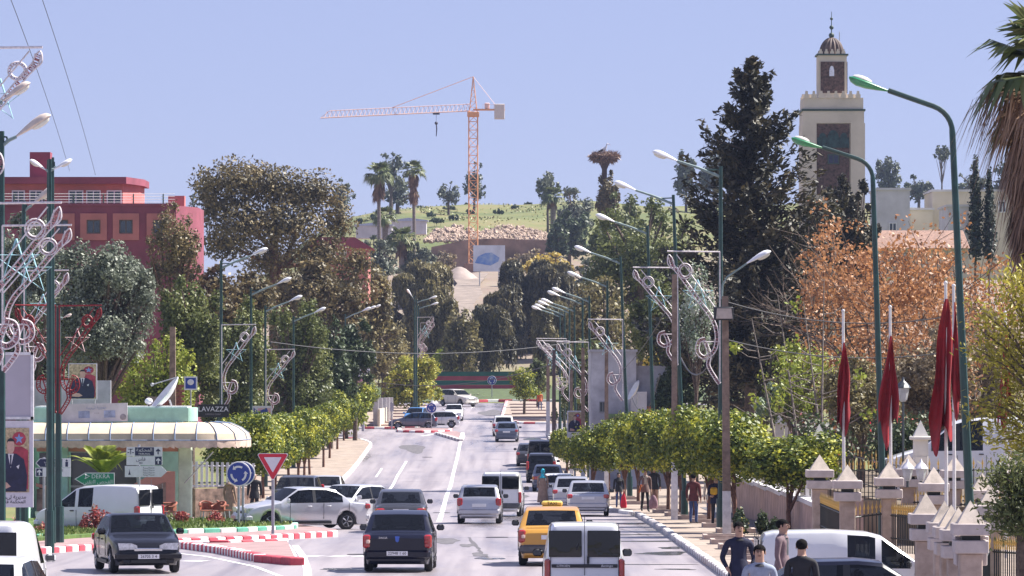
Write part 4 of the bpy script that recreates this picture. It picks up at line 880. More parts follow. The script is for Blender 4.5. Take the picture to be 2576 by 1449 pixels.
# far quarry: wall, rubble, sand, billboard, crane
T = thing('quarry_wall', 'brown retaining wall of the quarry under the rubble', 'wall', (0, 852, 20)); s = S(852)
m_q = mat('quarry_brown', (.27, .19, .15), .95, var=.3, scale=.25, bump=.5); V = MB()
pts = [(x, HC+(YH-t)/s-20) for x, t in (((1085-CX)/s, 622), ((1180-CX)/s, 603), ((1260-CX)/s, 600), ((1330-CX)/s, 604), ((1400-CX)/s, 606))]
V.prism([(pts[0][0], -1)]+pts+[(pts[-1][0], -1)], 3, 'y').put('wall_face', m_q, T)
m_rub = mat('rubble_limestone', (.42, .32, .25), .9, var=.3, scale=.6, col2=(.22, .16, .125)); rv = []; rf_ = []; rng = np.random.default_rng(4); ico = [(0, 0, 1), (.9, 0, .3), (.2, .9, .2), (-.8, .4, .3), (-.6, -.7, .2), (.4, -.8, .3), (.1, .1, -.8)]; icf = [(0, 1, 2), (0, 2, 3), (0, 3, 4), (0, 4, 5), (0, 5, 1), (6, 2, 1), (6, 3, 2), (6, 4, 3), (6, 5, 4), (6, 1, 5)]
for i in range(1500):
    px = rng.uniform(1068, 1385); tp = np.interp(px, [1068, 1100, 1150, 1180, 1200, 1240, 1290, 1330, 1385], [604, 575, 567, 572, 585, 572, 566, 575, 590]); py = tp+(607-tp)*rng.random()**.8; dd = 862+ (607-py)*.18; p = U(px, py, dd); r = rng.uniform(.18, .62); q = np.array(ico)*rng.uniform(.6, 1.2, (7, 3))*r; a = rng.uniform(0, 6.3); c_, s_ = math.cos(a), math.sin(a); q = np.stack([q[:, 0]*c_-q[:, 2]*s_, q[:, 1], q[:, 0]*s_+q[:, 2]*c_], 1)+np.array(p); rv.append(q); rf_.append(np.array(icf)+7*i)
o = put('rubble', mesh_np('rubble', np.concatenate(rv), np.concatenate(rf_), m_rub)); tag(o, 'long heap of pale broken stone above the quarry wall', 'rubble heap', kind='stuff')
T = thing('sand_heap', 'pale conical sand heap below the crane', 'sand heap', (*U(1150, 705, 770),)); hm = MB(); s = S(770); rs = random.Random(2); pr = [(66/s, -1.5), (50/s, .2), (34/s, 1.1), (20/s, 1.9), (10/s, 2.3), (4/s, 2.45), (.05, 2.5)]
hm.lathe(pr, (0, 0, 0), 28); hm.v = [(x*(1+.12*math.sin(3*math.atan2(y, x)+z)+.06*math.sin(7*math.atan2(y, x))), y, z*(.86+.1*math.sin(x*1.3))) for x, y, z in hm.v]; hm.put('heap', mat('sand_pale', (.36, .29, .26), .95, var=.1, scale=.7), T)
o = poly_slab('dirt_track', [g for g in [(-8.6, 640), (-5.6, 640), (-4.9, 665), (-5.6, 690), (-4.4, 720), (-5.2, 750), (-3.9, 790), (-10.5, 790), (-8.6, 752), (-9.6, 720), (-8.2, 690), (-9.2, 665)]], .12, mat('track_pale', (.25, .2, .17), .95, var=.2, scale=.5), base=.25)
d = 745.; T, s, L = TB('site_billboard', 'white hoarding with blue picture below the crane', 'billboard', 1230, 770, d)
(a, t), (b, bo) = L(1190, 617), L(1270, 683)
MB().box(((a+b)/2, 0, (t+bo)/2), (b-a, .15, t-bo)).put('panel', mat('hoarding_white', (.62, .66, .74), .6, var=.1, scale=.5), T)
m_blu = mat('print_blue', (.03, .12, .38), .6, var=.5, scale=.9, col2=(.34, .44, .6), detail=8); (a2, t2), (b2, bo2) = L(1194, 634), L(1256, 668)
MB().prism([(a2, bo2+.4), (a2+.5, t2-.7), (a2+1.6, t2-.2), (b2-1.2, t2-.1), (b2, t2-.9), (b2-.2, bo2+.6), (b2-1.4, bo2), (a2+1.5, bo2+.15)], .06, 'y', (0, -.1, 0)).put('print', m_blu, T)
for x in (1206, 1254): MB().tube([(L(x, 0)[0], .1, 0), (L(x, 0)[0], .1, bo+.3)], .1, 5).put('post', m_metal, T)
# tower crane
d = 842.; m_cr = mat('crane_orange', (.75, .35, .16), .6, var=.12); m_crl = mat('crane_pale_pink', (.78, .55, .5), .6, var=.1)
T, s, L = TB('tower_crane', 'orange tower crane with lattice jib above the quarry', 'crane', 1190, 640, d); T.location.z = hz(T.location.x, d)-.3; z00 = T.location.z
def Lz(x, y): return ((x-1190)/s, HC+(YH-y)/s-z00)
w = .78; zt = Lz(0, 285)[1]; mb = MB()
for sx in (-w, w):
    for sy in (-w, w): mb.tube([(sx, sy, 0), (sx, sy, zt)], .11, 4)
mb.put('mast', m_cr, T); br = MB(); n = int(zt/1.45)
for i in range(n):
    z = i*zt/n; h = zt/n; q = [(-w, -w), (w, -w), (w, w), (-w, w)]
    for k in range(4): a, b = q[k], q[(k+1) % 4]; br.tube([(a[0], a[1], z), (b[0], b[1], z+h)] if i % 2 else [(b[0], b[1], z), (a[0], a[1], z+h)], .055, 3); br.tube([(a[0], a[1], z), (b[0], b[1], z)], .05, 3)
br.put('mast_bracing', m_cr, T, kind='stuff')
MB().box((0, 0, zt-.2), (2.1, 2.1, .9), ch=.1).put('slewing_ring', m_cr, T)
za = Lz(0, 193)[1]; mb = MB()
for sx in (-.7, .7):
    for sy in (-.5, .5): mb.tube([(sx, sy, zt), (0, 0, za)], .085, 4)
for k in range(6):
    f0, f1 = k/6.5, (k+1)/6.5; w0, w1 = .7*(1-f0), .7*(1-f1); zz = lambda f: zt+(za-zt)*f; mb.tube([(-w0, -.5*(1-f0), zz(f0)), (w1, -.5*(1-f1), zz(f1))], .05, 3); mb.tube([(w0, -.5*(1-f0), zz(f0)), (w0*-1, -.5*(1-f0), zz(f0))], .05, 3)
mb.put('apex_tower', m_cr, T)
x0, zb0 = Lz(806, 297); zb1 = Lz(1180, 279)[1]; zt0 = Lz(830, 283)[1]-zb0+.1; jb = MB(); hh = Lz(0, 262)[1]-zb1; X1 = -.6
for sy in (-.6, .6): jb.tube([(x0, sy, zb0), (X1, sy, zb1)], .07, 4)
jb.tube([(x0+1.6, 0, zb0+.08+hh), (X1, 0, zb1+hh)], .07, 4); jb.tube([(x0, 0, zb0), (x0+1.6, 0, zb0+.08+hh)], .06, 3); n = 34
for i in range(n):
    f0, f1 = i/n, (i+1)/n; xa, xb = x0+(X1-x0)*f0, x0+(X1-x0)*f1; z_a, z_b = zb0+(zb1-zb0)*f0, zb0+(zb1-zb0)*f1; xm, zm = (xa+xb)/2, (z_a+z_b)/2+hh
    if i == 0: continue
    for sy in (-.6, .6): jb.tube([(xa, sy, z_a), (xm, 0, zm)], .045, 3, False); jb.tube([(xm, 0, zm), (xb, sy, z_b)], .045, 3, False)
    jb.tube([(xa, -.6, z_a), (xb, .6, z_b)], .035, 3, False)
jb.put('jib', m_crl, T)
cx1, cz1 = Lz(1270, 266); MB().box((cx1/2, 0, zb1+.2), (cx1, 1.1, .28)).put('counter_jib', m_cr, T)
rl_ = MB()
for k in range(5): rl_.tube([(cx1*(.3+k*.17), -.6, zb1+.3), (cx1*(.3+k*.17), -.6, zb1+1.1)], .03, 3)
rl_.tube([(cx1*.3, -.6, zb1+1.1), (cx1, -.6, zb1+1.1)], .03, 3).put('handrail', m_crl, T)
(a, t), (b, bo) = Lz(1243, 262), Lz(1269, 300); MB().box(((a+b)/2, 0, (t+bo)/2), (b-a, 1.3, t-bo), ch=.08).put('counterweight', mat('concrete_pale', (.66, .58, .53), .85), T)
MB().box((Lz(1225, 0)[0], 0, zb1+.9), (.9, .9, 1.0), ch=.1).put('winch_cabin', m_crl, T)
MB().tube([(0, 0, za), Lz(985, 0)[:1]+(0, zb0+(zb1-zb0)*.48+hh)], .045, 4).put('jib_tie', m_cr, T); MB().tube([(0, 0, za), (cx1*.8, 0, zb1+.3)], .04, 4).put('counter_tie', m_crl, T)
hx, hz1 = Lz(1097, 288); m_dk = mat('hook_dark', (.06, .06, .09), .6)
MB().box((hx, 0, hz1+.15), (1.2, 1.0, .35)).put('trolley', m_dk, T); hk = MB().tube([(hx, 0, hz1), (hx, 0, Lz(0, 310)[1])], .03, 4).ball((hx, 0, Lz(0, 310)[1]), .3).tube([(hx, 0, Lz(0, 310)[1]), (hx+.1, 0, Lz(0, 325)[1]), (hx, 0, Lz(0, 343)[1])], [.1, .12, .08], 5); hk.put('hook_block', m_dk, T)
# dark base box of the crane
MB().box((0, 0, .9), (3.2, 3.2, 1.8), ch=.1).put('ballast', mat('crane_base_brown', (.3, .17, .12), .8), T)
# striped wall of the far roundabout
T, s, L = TB('striped_wall', 'long wall painted in green and red bands at the far roundabout', 'wall', 1190, 1003, 540.)
a, b = L(1085, 0)[0], L(1300, 0)[0]; z_ = [L(0, y)[1] for y in (1003, 990, 978, 968, 957, 946, 936)]; cols = ['r', 'g', 'r', 'g', 'r', 'g']; mm = {'r': mat('band_red', (.42, .06, .09), .7, var=.15, scale=.6), 'g': mat('band_green', (.025, .13, .10), .7, var=.15, scale=.6)}
for i in range(6): MB().box(((a+b)/2, .15, (z_[i]+z_[i+1])/2), (b-a, .3, abs(z_[i+1]-z_[i])-.01)).put('painted_band', mm[cols[i]], T)
MB().box(((a+b)/2, .16, z_[-1]+.03), (b-a+.1, .38, .08)).put('coping', m_gdk, T)
bush('verge_hedge', 'low green hedge on the far verge in front of the striped wall', 1240, 990, 200, 1006, 520, 'green', 1500, .22, seed=91, depth=.8)
bush('verge_hedge', 'low hedge behind the orange tree on the far verge', 1010, 985, 120, 1008, 515, 'green', 1200, .22, seed=92, depth=.8)
# pale wall and gate posts by the far left pavement
T, s, L = TB('boundary_wall', 'pale boundary wall with posts beside the far left pavement', 'wall', 950, 1078, 392.)
for k in range(5): MB().box((-.15+k*.12, k*7, 1.2), (.45, .45, 2.6-k*.05)).put('post', m_white, T)
MB().box((.1, 14, .8), (.2, 30, 1.6)).put('wall_panel', m_cream, T)

# tufts and dry patches on the hill
rng = np.random.default_rng(31); n = 3200; d_ = rng.uniform(872, 1062, n); x_ = (rng.uniform(880, 1420, n)-CX)*d_/F
cl = np.sin(x_*.31+d_*.05)+np.sin(x_*.13-d_*.11+1)+rng.normal(size=n)*.6; ok = cl > .3; x_, d_ = x_[ok], d_[ok]
P = np.array([(x, d, hz(x, d)+bumpy(x, d)+.12) for x, d in zip(x_, d_)])
o = put('hill_grass', leaf_mesh('hill_grass', [leaves(P, np.tile([.3, -1., .5], (len(P), 1)), .38, 1.2, .6, np.tile([0, 0, 1.], (len(P), 1)), .5, rng)], leafmat('hill_tufts', [(.05, .06, .018), (.12, .12, .035), (.2, .155, .07)], .2, clump=.08))); tag(o, 'tufts of grass and dry weeds on the far hill', 'grass', kind='stuff')
# ---------------------------------------------------------------- street lamps, motifs, poles
m_pole = mat('pole_green', (.008, .045, .042), .4, var=.2, scale=3, spec=.6); m_lwhite = mat('lamp_white', (.78, .78, .82), .35, var=.05); m_ltan = mat('lamp_tan', (.62, .52, .46), .4, var=.08)
m_lgreen = mat('lamp_green', (.02, .24, .10), .25, var=.1, spec=.7, coat=.4); m_lens = mat('lamp_lens', (.7, .68, .62), .2, var=.05); m_arm = mat('arm_grey_green', (.2, .27, .27), .4, var=.1)
def lamphead(T, p, dx, dz, ln, m, yaw=0.0):
    """teardrop street-lamp head starting at p, pointing (dx, dz)"""
    a = math.atan2(dz, dx); o = MB(); prof = [(0, .035), (.12, .06), (.3, .10), (.55, .145), (.78, .155), (.93, .11), (1.0, .03)]
    vs = []; n = 12; fs = []
    for (t, r) in prof:
        for k in range(n):
            q = 2*PI*k/n; z = math.sin(q)*r*ln; z = z if z > 0 else z*.35; vs.append((t*ln, math.cos(q)*r*1.05*ln, z))
    for i in range(len(prof)-1):
        for k in range(n): fs.append((i*n+k, i*n+(k+1) % n, i*n+n+(k+1) % n, i*n+n+k))
    fs += [tuple(range(n)), tuple((len(prof)-1)*n+k for k in range(n))]; o.add(vs, fs)
    h = o.put('lamp_head', m, T, p, (0, -a, yaw))
    MB().ball((.68*ln, 0, -.05*ln), .2*ln, 10, 6, (1.25, .62, .42)).put('lamp_lens', m_lens, h); return h
def lamp(label, px, ytop, d, side, arm, rise, head=.8, hm=None, group='street lamps', lean=0.0, curved=False, r=.09, drop=.35, name='street_lamp', yaw=0.0, X=None):
    """lamp post whose top stands at (px, ytop) at distance d; arm reaches towards side"""
    hm = hm or m_lwhite; s = S(d); X = (px-CX)/s if X is None else X; g = zg(d)+.1; H = HC+(YH-ytop)/s-g
    T = thing(name, label, 'street lamp', (X-lean, d, g), 0, group); c, sn = math.cos(yaw), math.sin(yaw)
    MB().tube([(0, 0, -.3), (0, 0, 1.1)], [r*1.55, r*1.5], 10).put('pole_base', m_pole, T)
    if curved:
        pts = [(0, 0, 1.0), (lean*.5, 0, H*.5), (lean, 0, H-.9)]+[(lean+side*.62*(1-math.cos(q)), 0, H-.9+.62*math.sin(q)) for q in np.linspace(.2, 1.25, 6)]
        e = pts[-1]; pts.append((e[0]+side*arm, 0, e[2]+rise)); MB().tube(pts, [r, r*.85, r*.7]+[r*.6]*7, 8).put('pole', m_pole, T); lamphead(T, pts[-1], side*arm, rise, head, hm)
    else:
        MB().tube([(0, 0, 1.0), (lean*.5, 0, H*.5), (lean, 0, H)], [r, r*.85, r*.65], 8).put('pole', m_pole, T)
        p0 = (lean, 0, H-drop); p1 = (lean+side*arm*c, side*arm*sn, H-drop+rise); MB().tube([p0, ((p0[0]+p1[0])/2, (p0[1]+p1[1])/2, (p0[2]+p1[2])/2+.03), p1], [.05, .045, .04], 6).put('arm', m_arm, T)
        MB().tube([(lean, 0, H-.12), (lean+side*arm*.35*c, side*arm*.35*sn, H-.14), (lean+side*arm*.42*c, side*arm*.42*sn, H-drop+rise*.42)], .025, 5).put('bracket', m_pole, T)
        a = math.atan2(rise, arm); h = lamphead(T, p1, arm, rise, head, hm, yaw if side > 0 else PI+yaw)
    return T
LR = 'street lamps along the right pavement'; LLg = 'street lamps along the left pavement'
lamp('tall lamp post with large green head, nearest the palm', 2395, 232, 106, -1, 1.0, .35, .92, m_lgreen, LR, lean=-.42, curved=True, r=.1)
lamp('lamp post with green head in front of the minaret', 2195, 372, 135, -1, 1.0, .32, .92, m_lgreen, LR, lean=-.3, curved=True, r=.1)
for i, (px, yt, d, ln) in enumerate([(1812, 418, 156, 0), (1693, 490, 179, -.42), (1628, 568, 205, -.35), (1560, 645, 230, -.45), (1527, 706, 264, 0), (1482, 745, 283, 0), (1465, 752, 300, 0), (1444, 770, 318, -.1), (1432, 775, 334, 0), (1420, 782, 352, 0), (1408, 786, 372, 0)]):
    lamp('white headed lamp post on the right pavement, %s counting away from the minaret' % ords[i], px, yt, d, -1, 1.42, .52, .86, None, LR, lean=ln)
for i, (px, yt, d) in enumerate([(556, 655, 208), (631, 725, 240), (667, 768, 262), (738, 795, 300), (868, 790, 380), (884, 786, 400), (900, 782, 425)]):
    lamp('white headed lamp post on the left pavement, %s from the near end' % ords[i], px, yt, d, 1, 1.3, .55, .8, None, LLg)
for i, (px, yt, sd, d) in enumerate([(1047, 752, 1, 440), (1042, 745, -1, 447), (1052, 768, 1, 455)]):
    lamp('lamp post of the far cluster above the orange tree, %s' % ['with arm to the right, nearest', 'with stub arm to the left', 'with low arm, farthest'][i], px, yt, d, sd, 1.15 if sd > 0 else .25, .35, .8, None, 'lamp cluster at the orange tree', r=.1)
lamp('tan headed lamp post at the left picture edge, highest whole head', 4, 330, 112, 1, .35, .22, .95, m_ltan, 'lamps at the left edge', r=.1)
lamp('tan headed lamp with low head above the swirl motif', 60, 505, 150, 1, .25, .2, .9, m_ltan, 'lamps at the left edge', r=.1)
lamp('white lamp post with twin heads against the red stair tower', 126, 400, 135, 1, .1, .05, .55, m_lwhite, 'lamps at the left edge', r=.08)
lamp('white lamp post with one head to the left, just behind the twin head post', 122, 402, 137, -1, .08, .05, .55, m_lwhite, 'lamps at the left edge', r=.07)
lamp('white lamp post with short right head, farther than the twin head post', 133, 396, 141, 1, .12, .06, .5, m_lwhite, 'lamps at the left edge', r=.06)
lamp('green post carrying the red motif in front of the cafe', 147, 775, 142, 1, .12, .05, .3, m_ltan, 'lamps at the left edge', r=.11)
lamp('tan lamp head hanging into the top left corner', -35, 235, 88, 1, .3, .2, .62, m_ltan, 'lamps at the left edge', r=.1)
# garland motifs: frame, scrolls with tinsel, star
m_gar = mat('garland_white', (.72, .66, .68), .5, var=.15, scale=12); m_gred = mat('garland_red', (.25, .015, .02), .5, var=.2, scale=12); m_star = mat('star_blue', (.32, .55, .62), .5, var=.1); m_tin = mat('tinsel_pink', (.5, .24, .26), .35, var=.5, scale=25); m_pkst = mat('star_pink', (.6, .42, .42), .5)
def motif(label, px, ytop, d, side, ht, wd, fm=None, sm=None, tm=None, group='festive swirl motifs on the lamp posts', X=None):
    """swirl motif hung on a post; (px, ytop) is where its top bar meets the post"""
    fm = fm or m_gar; sm = sm or m_star; tm = tm or m_tin; p = U(px, ytop, d)
    if X is not None: p.x = X
    p.y -= .16; T = thing('swirl_motif', label, 'street decoration', p, 0, group); q = lambda u, v: (side*u*wd, 0, -v*ht)
    MB().tube([q(0, 0), q(1, -.005)], .026, 5).tube([q(0, 0), q(0, 1)], .022, 5).tube([q(.0, .47), q(.82, .02)], .016, 4).tube([q(0, .68), q(.35, .68)], .015, 4).put('frame', fm, T)
    def curve(P, n=26):
        P = [Vector((a, b, 0)) for a, b in P]; out = []
        for i in range(len(P)-1):
            a, b, c, e = P[max(0, i-1)], P[i], P[i+1], P[min(len(P)-1, i+2)]
            for k in range(n//len(P)+2):
                t = k/(n//len(P)+2); out.append(.5*((2*b)+(c-a)*t+(2*a-5*b+4*c-e)*t*t+(3*b-a-3*c+e)*t**3))
        out.append(P[-1]); return out
    main = curve([(.94, .04), (.90, .10), (.78, .16), (.58, .27), (.36, .39), (.16, .50), (.06, .62), (.10, .74), (.28, .80), (.42, .76), (.40, .68), (.28, .66)], 46)
    tail = curve([(.28, .68), (.20, .78), (.22, .86), (.10, .95), (.01, 1.0)], 20)
    ring = [Vector((.66+.13*math.cos(a), .145+.058*math.sin(a)*1.0, 0)) for a in np.linspace(0, 2*PI, 18)]
    ring2 = [Vector((.66+.095*math.cos(a), .145+.042*math.sin(a), 0)) for a in np.linspace(0, 2*PI, 18)]
    petal = curve([(.86, .14), (.99, .09), (.97, .02), (.88, .07), (.86, .14)], 14)
    sc = MB(); tn = MB(); rs = random.Random(int(px))
    def off(P, w):
        o = []
        for i, v in enumerate(P):
            t = P[min(i+1, len(P)-1)]-P[max(i-1, 0)]; t = Vector((t.x*wd, t.y*ht, 0)); t.normalize() if t.length else None; o.append((side*(v.x*wd-t.y*w), 0, -(v.y*ht+t.x*w)))
        return o
    for P, w in ((main, .055), (tail, .05)):
        A, B = off(P, w), off(P, -w); sc.tube(A, .018, 4, False).tube(B, .018, 4, False)
        for i in range(len(A)-1):
            for k in range(1 if fm is m_gred else 2):
                f = rs.random(); a = Vector(A[i]).lerp(Vector(A[i+1]), f); b = Vector(B[i]).lerp(Vector(B[i+1]), rs.random()); tn.tube([a, b], .012, 3, False)
    for P in (ring, ring2, petal): sc.tube([q(v.x, v.y) for v in P], .018, 4, False)
    for i in range(0, 18): a, b = q(ring[i].x, ring[i].y), q(ring2[(i+1) % 18].x, ring2[(i+1) % 18].y); tn.tube([a, b], .01, 3, False)
    sc.put('scroll', fm, T); tn.put('tinsel', tm, T, kind='stuff')
    c = (.42, .33); Rr = .30*wd; st = []
    for k in range(5): a = PI/2+2*PI*k*2/5; st.append((side*c[0]*wd+Rr*math.cos(a), .03, -c[1]*ht+Rr*math.sin(a)))
    MB().tube(st+[st[0]], .022, 4, False).put('star', sm, T); return T
motif('large swirl motif with blue star beside the floodlight pole', 1810, 634, 155.6, -1, 4.3, 1.72)
motif('large swirl motif with blue star left of the floodlight pole', 1704, 674, 178.7, -1, 3.65, 1.68)
motif('swirl motif with blue star above the white house', 1566, 804, 229.6, -1, 3.9, 1.66)
motif('swirl motif on the post between concrete poles, right one of the far pair', 1480, 861, 282.6, -1, 4.1, 1.9)
motif('far swirl motif behind the concrete poles, left of the pair', 1432, 858, 333, -1, 4.2, 2.2)
motif('farthest swirl motif above the dark concrete poles', 1424, 852, 351, -1, 4.2, 2.2)
motif('swirl motif with blue star on the first left lamp post', 558, 817, 207.7, 1, 3.7, 1.5)
motif('swirl motif with blue star on the third left lamp post', 669, 879, 261.7, 1, 3.7, 1.6)
motif('far swirl motif on the lamp cluster above the orange tree', 1050, 798, 439.6, 1, 3.7, 1.5)
motif('second far swirl motif on the lamp cluster, higher and smaller', 1058, 812, 454, 1, 3.4, 1.3)
motif('big white swirl motif at the left edge, uppermost of three', -40, 512, 95, 1, 3.55, 1.56)
motif('white swirl motif at the left edge with bar below the first', 8, 568, 111.7, 1, 3.4, 1.62)
motif('white swirl motif at the left edge, lowest of the blue starred', 62, 681, 149.6, 1, 3.5, 1.4)
motif('red swirl motif on the right of the red framed post', 151, 769, 141.7, 1, 3.2, 1.25, m_gred, m_pkst, m_gred)
motif('red swirl motif on the left of the red framed post', 141, 769, 141.9, -1, 3.2, 1.2, m_gred, m_pkst, m_gred)
motif('swirl motif cut off by the top left picture corner', -75, 122, 90, 1, 3.0, 1.38)
# concrete and timber service poles
m_wood = mat('pole_timber', (.27, .19, .15), .9, var=.2, scale=5, bump=.2); m_pw = mat('pole_whitewash', (.68, .65, .66), .85, var=.12, scale=4)
def spole(label, px, ytop, d, w, ypaint=None, lean=0.0, m=None, group='service poles on the right pavement', X=None):
    s = S(d); g = zg(d)+.1; H = HC+(YH-ytop)/s-g; T = thing('service_pole', label, 'pole', ((px-CX)/s, d, g), 0, group); hw = w/2; zp = HC+(YH-ypaint)/s-g if ypaint else 0
    def seg(z0, z1, k, mm, nm):
        l0, l1 = lean*z0/H, lean*z1/H; a, b = hw*(1-.25*z0/H)*k, hw*(1-.25*z1/H)*k
        MB().add([(l0-a, -a, z0), (l0+a, -a, z0), (l0+a, a, z0), (l0-a, a, z0), (l1-b, -b, z1), (l1+b, -b, z1), (l1+b, b, z1), (l1-b, b, z1)], [(3, 2, 1, 0), (4, 5, 6, 7), (0, 1, 5, 4), (1, 2, 6, 5), (2, 3, 7, 6), (3, 0, 4, 7)]).put(nm, mm, T, smooth=False)
    seg(zp if ypaint else -.2, H, 1, m or m_wood, 'shaft')
    if ypaint: seg(-.2, zp, 1.02, m_pw, 'painted_foot')
    return T, s, g, H
T, s, g, H = spole('timber pole carrying the floodlight and small lamp', 1828, 745, 150, .26, 1235, -.06)
fl = MB().box((-.12, -.28, H-.55), (.62, .18, .42), ch=.03).put('floodlight_body', mat('floodlight_black', (.02, .02, .025), .4), T); fl.rotation_euler = (0, 0, 0)
MB().prism([(-.36, -.16), (.16, -.16), (.12, .16), (-.33, .16)], .02, 'y', (0, -.385, H-.55)).put('floodlight_glass', mat('floodlight_glass', (.5, .42, .38), .15, var=.1), fl)
MB().tube([(-.16, -.05, H-.1), (-.14, -.05, H+.35), (.0, -.05, H+.6), (.62, -.05, H+1.02)], .03, 6).put('lamp_arm', m_arm, T)
hd = lamphead(T, (.62, -.05, H+1.02), 1, .5, .85, m_lwhite)
spole('grey concrete pole behind the second big motif', 1696, 690, 177, .24, 1160)
spole('timber pole in front of the white house', 1525, 880, 232, .22, 1175)
spole('timber pole right of the portrait board', 1466, 875, 262, .24, 1180)
spole('slim timber pole behind the portrait board', 1437, 930, 275, .2, 1180)
spole('dark timber pole behind the parked dark cars', 1393, 880, 330, .3, None, m=mat('pole_dark', (.09, .065, .07), .9))
spole('pale concrete pole at the far right pavement corner', 1378, 870, 362, .3, 1010)
spole('weathered concrete pole above the brick pier behind the cafe', 434, 822, 222, .34, None, group=None)
# overhead wires
m_wire = mat('wire_dark', (.05, .05, .06), .6); 
def wire(label, a, b, sag, r=.018, n=14):
    a, b = Vector(a), Vector(b); T = thing('overhead_wire', label, 'wire', a, 0); pts = []
    for i in range(n+1): t = i/n; p = a.lerp(b, t)-a; p.z -= sag*4*t*(1-t); pts.append(p)
    MB().tube(pts, r, 4, False).put('strand', m_wire, T); return T
wire('overhead wire running right from the floodlight pole, upper', U(1830, 760, 150), U(2440, 785, 150), .5)
wire('overhead wire running right from the floodlight pole, lower', U(1830, 855, 150), U(2420, 880, 150), .4)
wire('cable looping across the front of the white house', U(1566, 930, 230), U(1700, 735, 178), .3)
wire('hanging cable between post and motif under the silvery tree', U(1712, 900, 178), U(1812, 850, 156), .9, .03)
wire('cable sagging over the far junction', U(960, 962, 400), U(1420, 905, 352), .9, .03)
wire('upper cable crossing above the far junction', U(680, 860, 262), U(1500, 850, 300), .8, .02)
wire('faint long cable rising into the left sky', U(240, 440, 300), U(100, -20, 160), -.3, .012)
wire('second faint cable rising into the left sky', U(175, 430, 300), U(20, -20, 150), -.3, .012)
wire('looped cable hanging below the white house pole', U(1590, 1000, 228), U(1660, 940, 203), 1.1, .025)
# ---------------------------------------------------------------- vehicles
m_glass = glassmat('car_glass'); m_glassd = glassmat('car_glass_dark', (.12, .13, .16), .02, .6); m_tyre = mat('tyre_rubber', (.018, .018, .02), .85, var=.2); m_rim = mat('wheel_rim', (.5, .5, .53), .3, metal=.8, var=.1)
m_blackp = mat('black_plastic', (.02, .02, .024), .5, var=.2); m_greyp = mat('grey_plastic', (.10, .10, .11), .6, var=.15); m_tail = mat('tail_light_red', (.42, .015, .02), .15, var=.2, spec=.8, coat=.6); m_tailon = mat('tail_light_clear', (.85, .6, .5), .15, var=.1, spec=.8)
m_head = mat('headlight_glass', (.6, .62, .66), .08, var=.2, scale=14, spec=1., coat=1.); m_plate = mat('number_plate', (.78, .78, .8), .5, var=.05); m_ink = mat('plate_ink', (.02, .02, .03), .6); m_seat = mat('seat_fabric', (.05, .05, .06), .9); m_chrome = mat('chrome', (.7, .7, .72), .12, metal=1., var=.05); m_mirg = mat('mirror_dark', (.06, .065, .08), .2); m_amber = mat('indicator_amber', (.65, .22, .02), .2, spec=.8)
def paint(name, c, metal=.0, rough=.28, coat=.8, spec=.5): return mat('paint_'+name, c, rough, metal=metal, var=.03, scale=1.5, coat=coat, spec=spec)
P_white = paint('white', (.76, .76, .78)); P_silver = paint('silver', (.48, .48, .52), .5, .32); P_navy = paint('navy', (.004, .005, .018), coat=.35, spec=.3); P_black = paint('black', (.004, .004, .008), coat=.4, spec=.3); P_dgrey = paint('dark_grey', (.05, .05, .06), .3); P_yellow = paint('taxi_yellow', (.55, .27, .03)); P_blueg = paint('blue_grey', (.09, .11, .17), .3); P_lsil = paint('light_silver', (.62, .62, .66), .4, .3); P_beige = paint('beige', (.6, .56, .5))
# side profiles: (y as a share of the length from the tail, z in metres) of the upper outline, plus the glass limits
PROF = {
 'sedan': dict(top=[(0, .82), (.015, .88), (.03, .925), (.10, .955), (.135, .97), (.275, 1.38), (.35, 1.455), (.50, 1.47), (.585, 1.435), (.73, 1.01), (.76, .965), (.9, .86), (.965, .76), (.99, .66), (1, .55)], rw=(.145, .272), ws=(.59, .73), side=[(.225, .445), (.47, .675)], belt=(.97, .93), wh=(.19, .815)),
 'hatch': dict(top=[(0, .72), (.012, .86), (.02, .95), (.03, 1.0), (.10, 1.36), (.15, 1.43), (.35, 1.46), (.52, 1.43), (.72, .99), (.76, .94), (.9, .82), (.965, .72), (.99, .62), (1, .52)], rw=(.032, .10), ws=(.53, .72), side=[(.075, .16), (.185, .375), (.395, .655)], belt=(.98, .90), wh=(.17, .81)),
 'van': dict(top=[(0, .9), (.008, 1.3), (.02, 1.62), (.035, 1.74), (.08, 1.79), (.35, 1.81), (.53, 1.77), (.60, 1.69), (.77, 1.16), (.80, 1.08), (.93, .92), (.975, .82), (.99, .7), (1, .55)], rw=None, ws=(.615, .77), side=[(.43, .565), (.595, .735)], belt=(1.06, 1.02), wh=(.165, .80)),
 'suv': dict(top=[(0, .85), (.01, 1.0), (.02, 1.12), (.075, 1.58), (.12, 1.67), (.35, 1.71), (.52, 1.66), (.70, 1.15), (.74, 1.09), (.9, 1.0), (.97, .9), (.99, .75), (1, .6)], rw=(.022, .075), ws=(.535, .70), side=[(.07, .15), (.17, .35), (.375, .62)], belt=(1.14, 1.08), wh=(.18, .81)),
}
_WH = {}
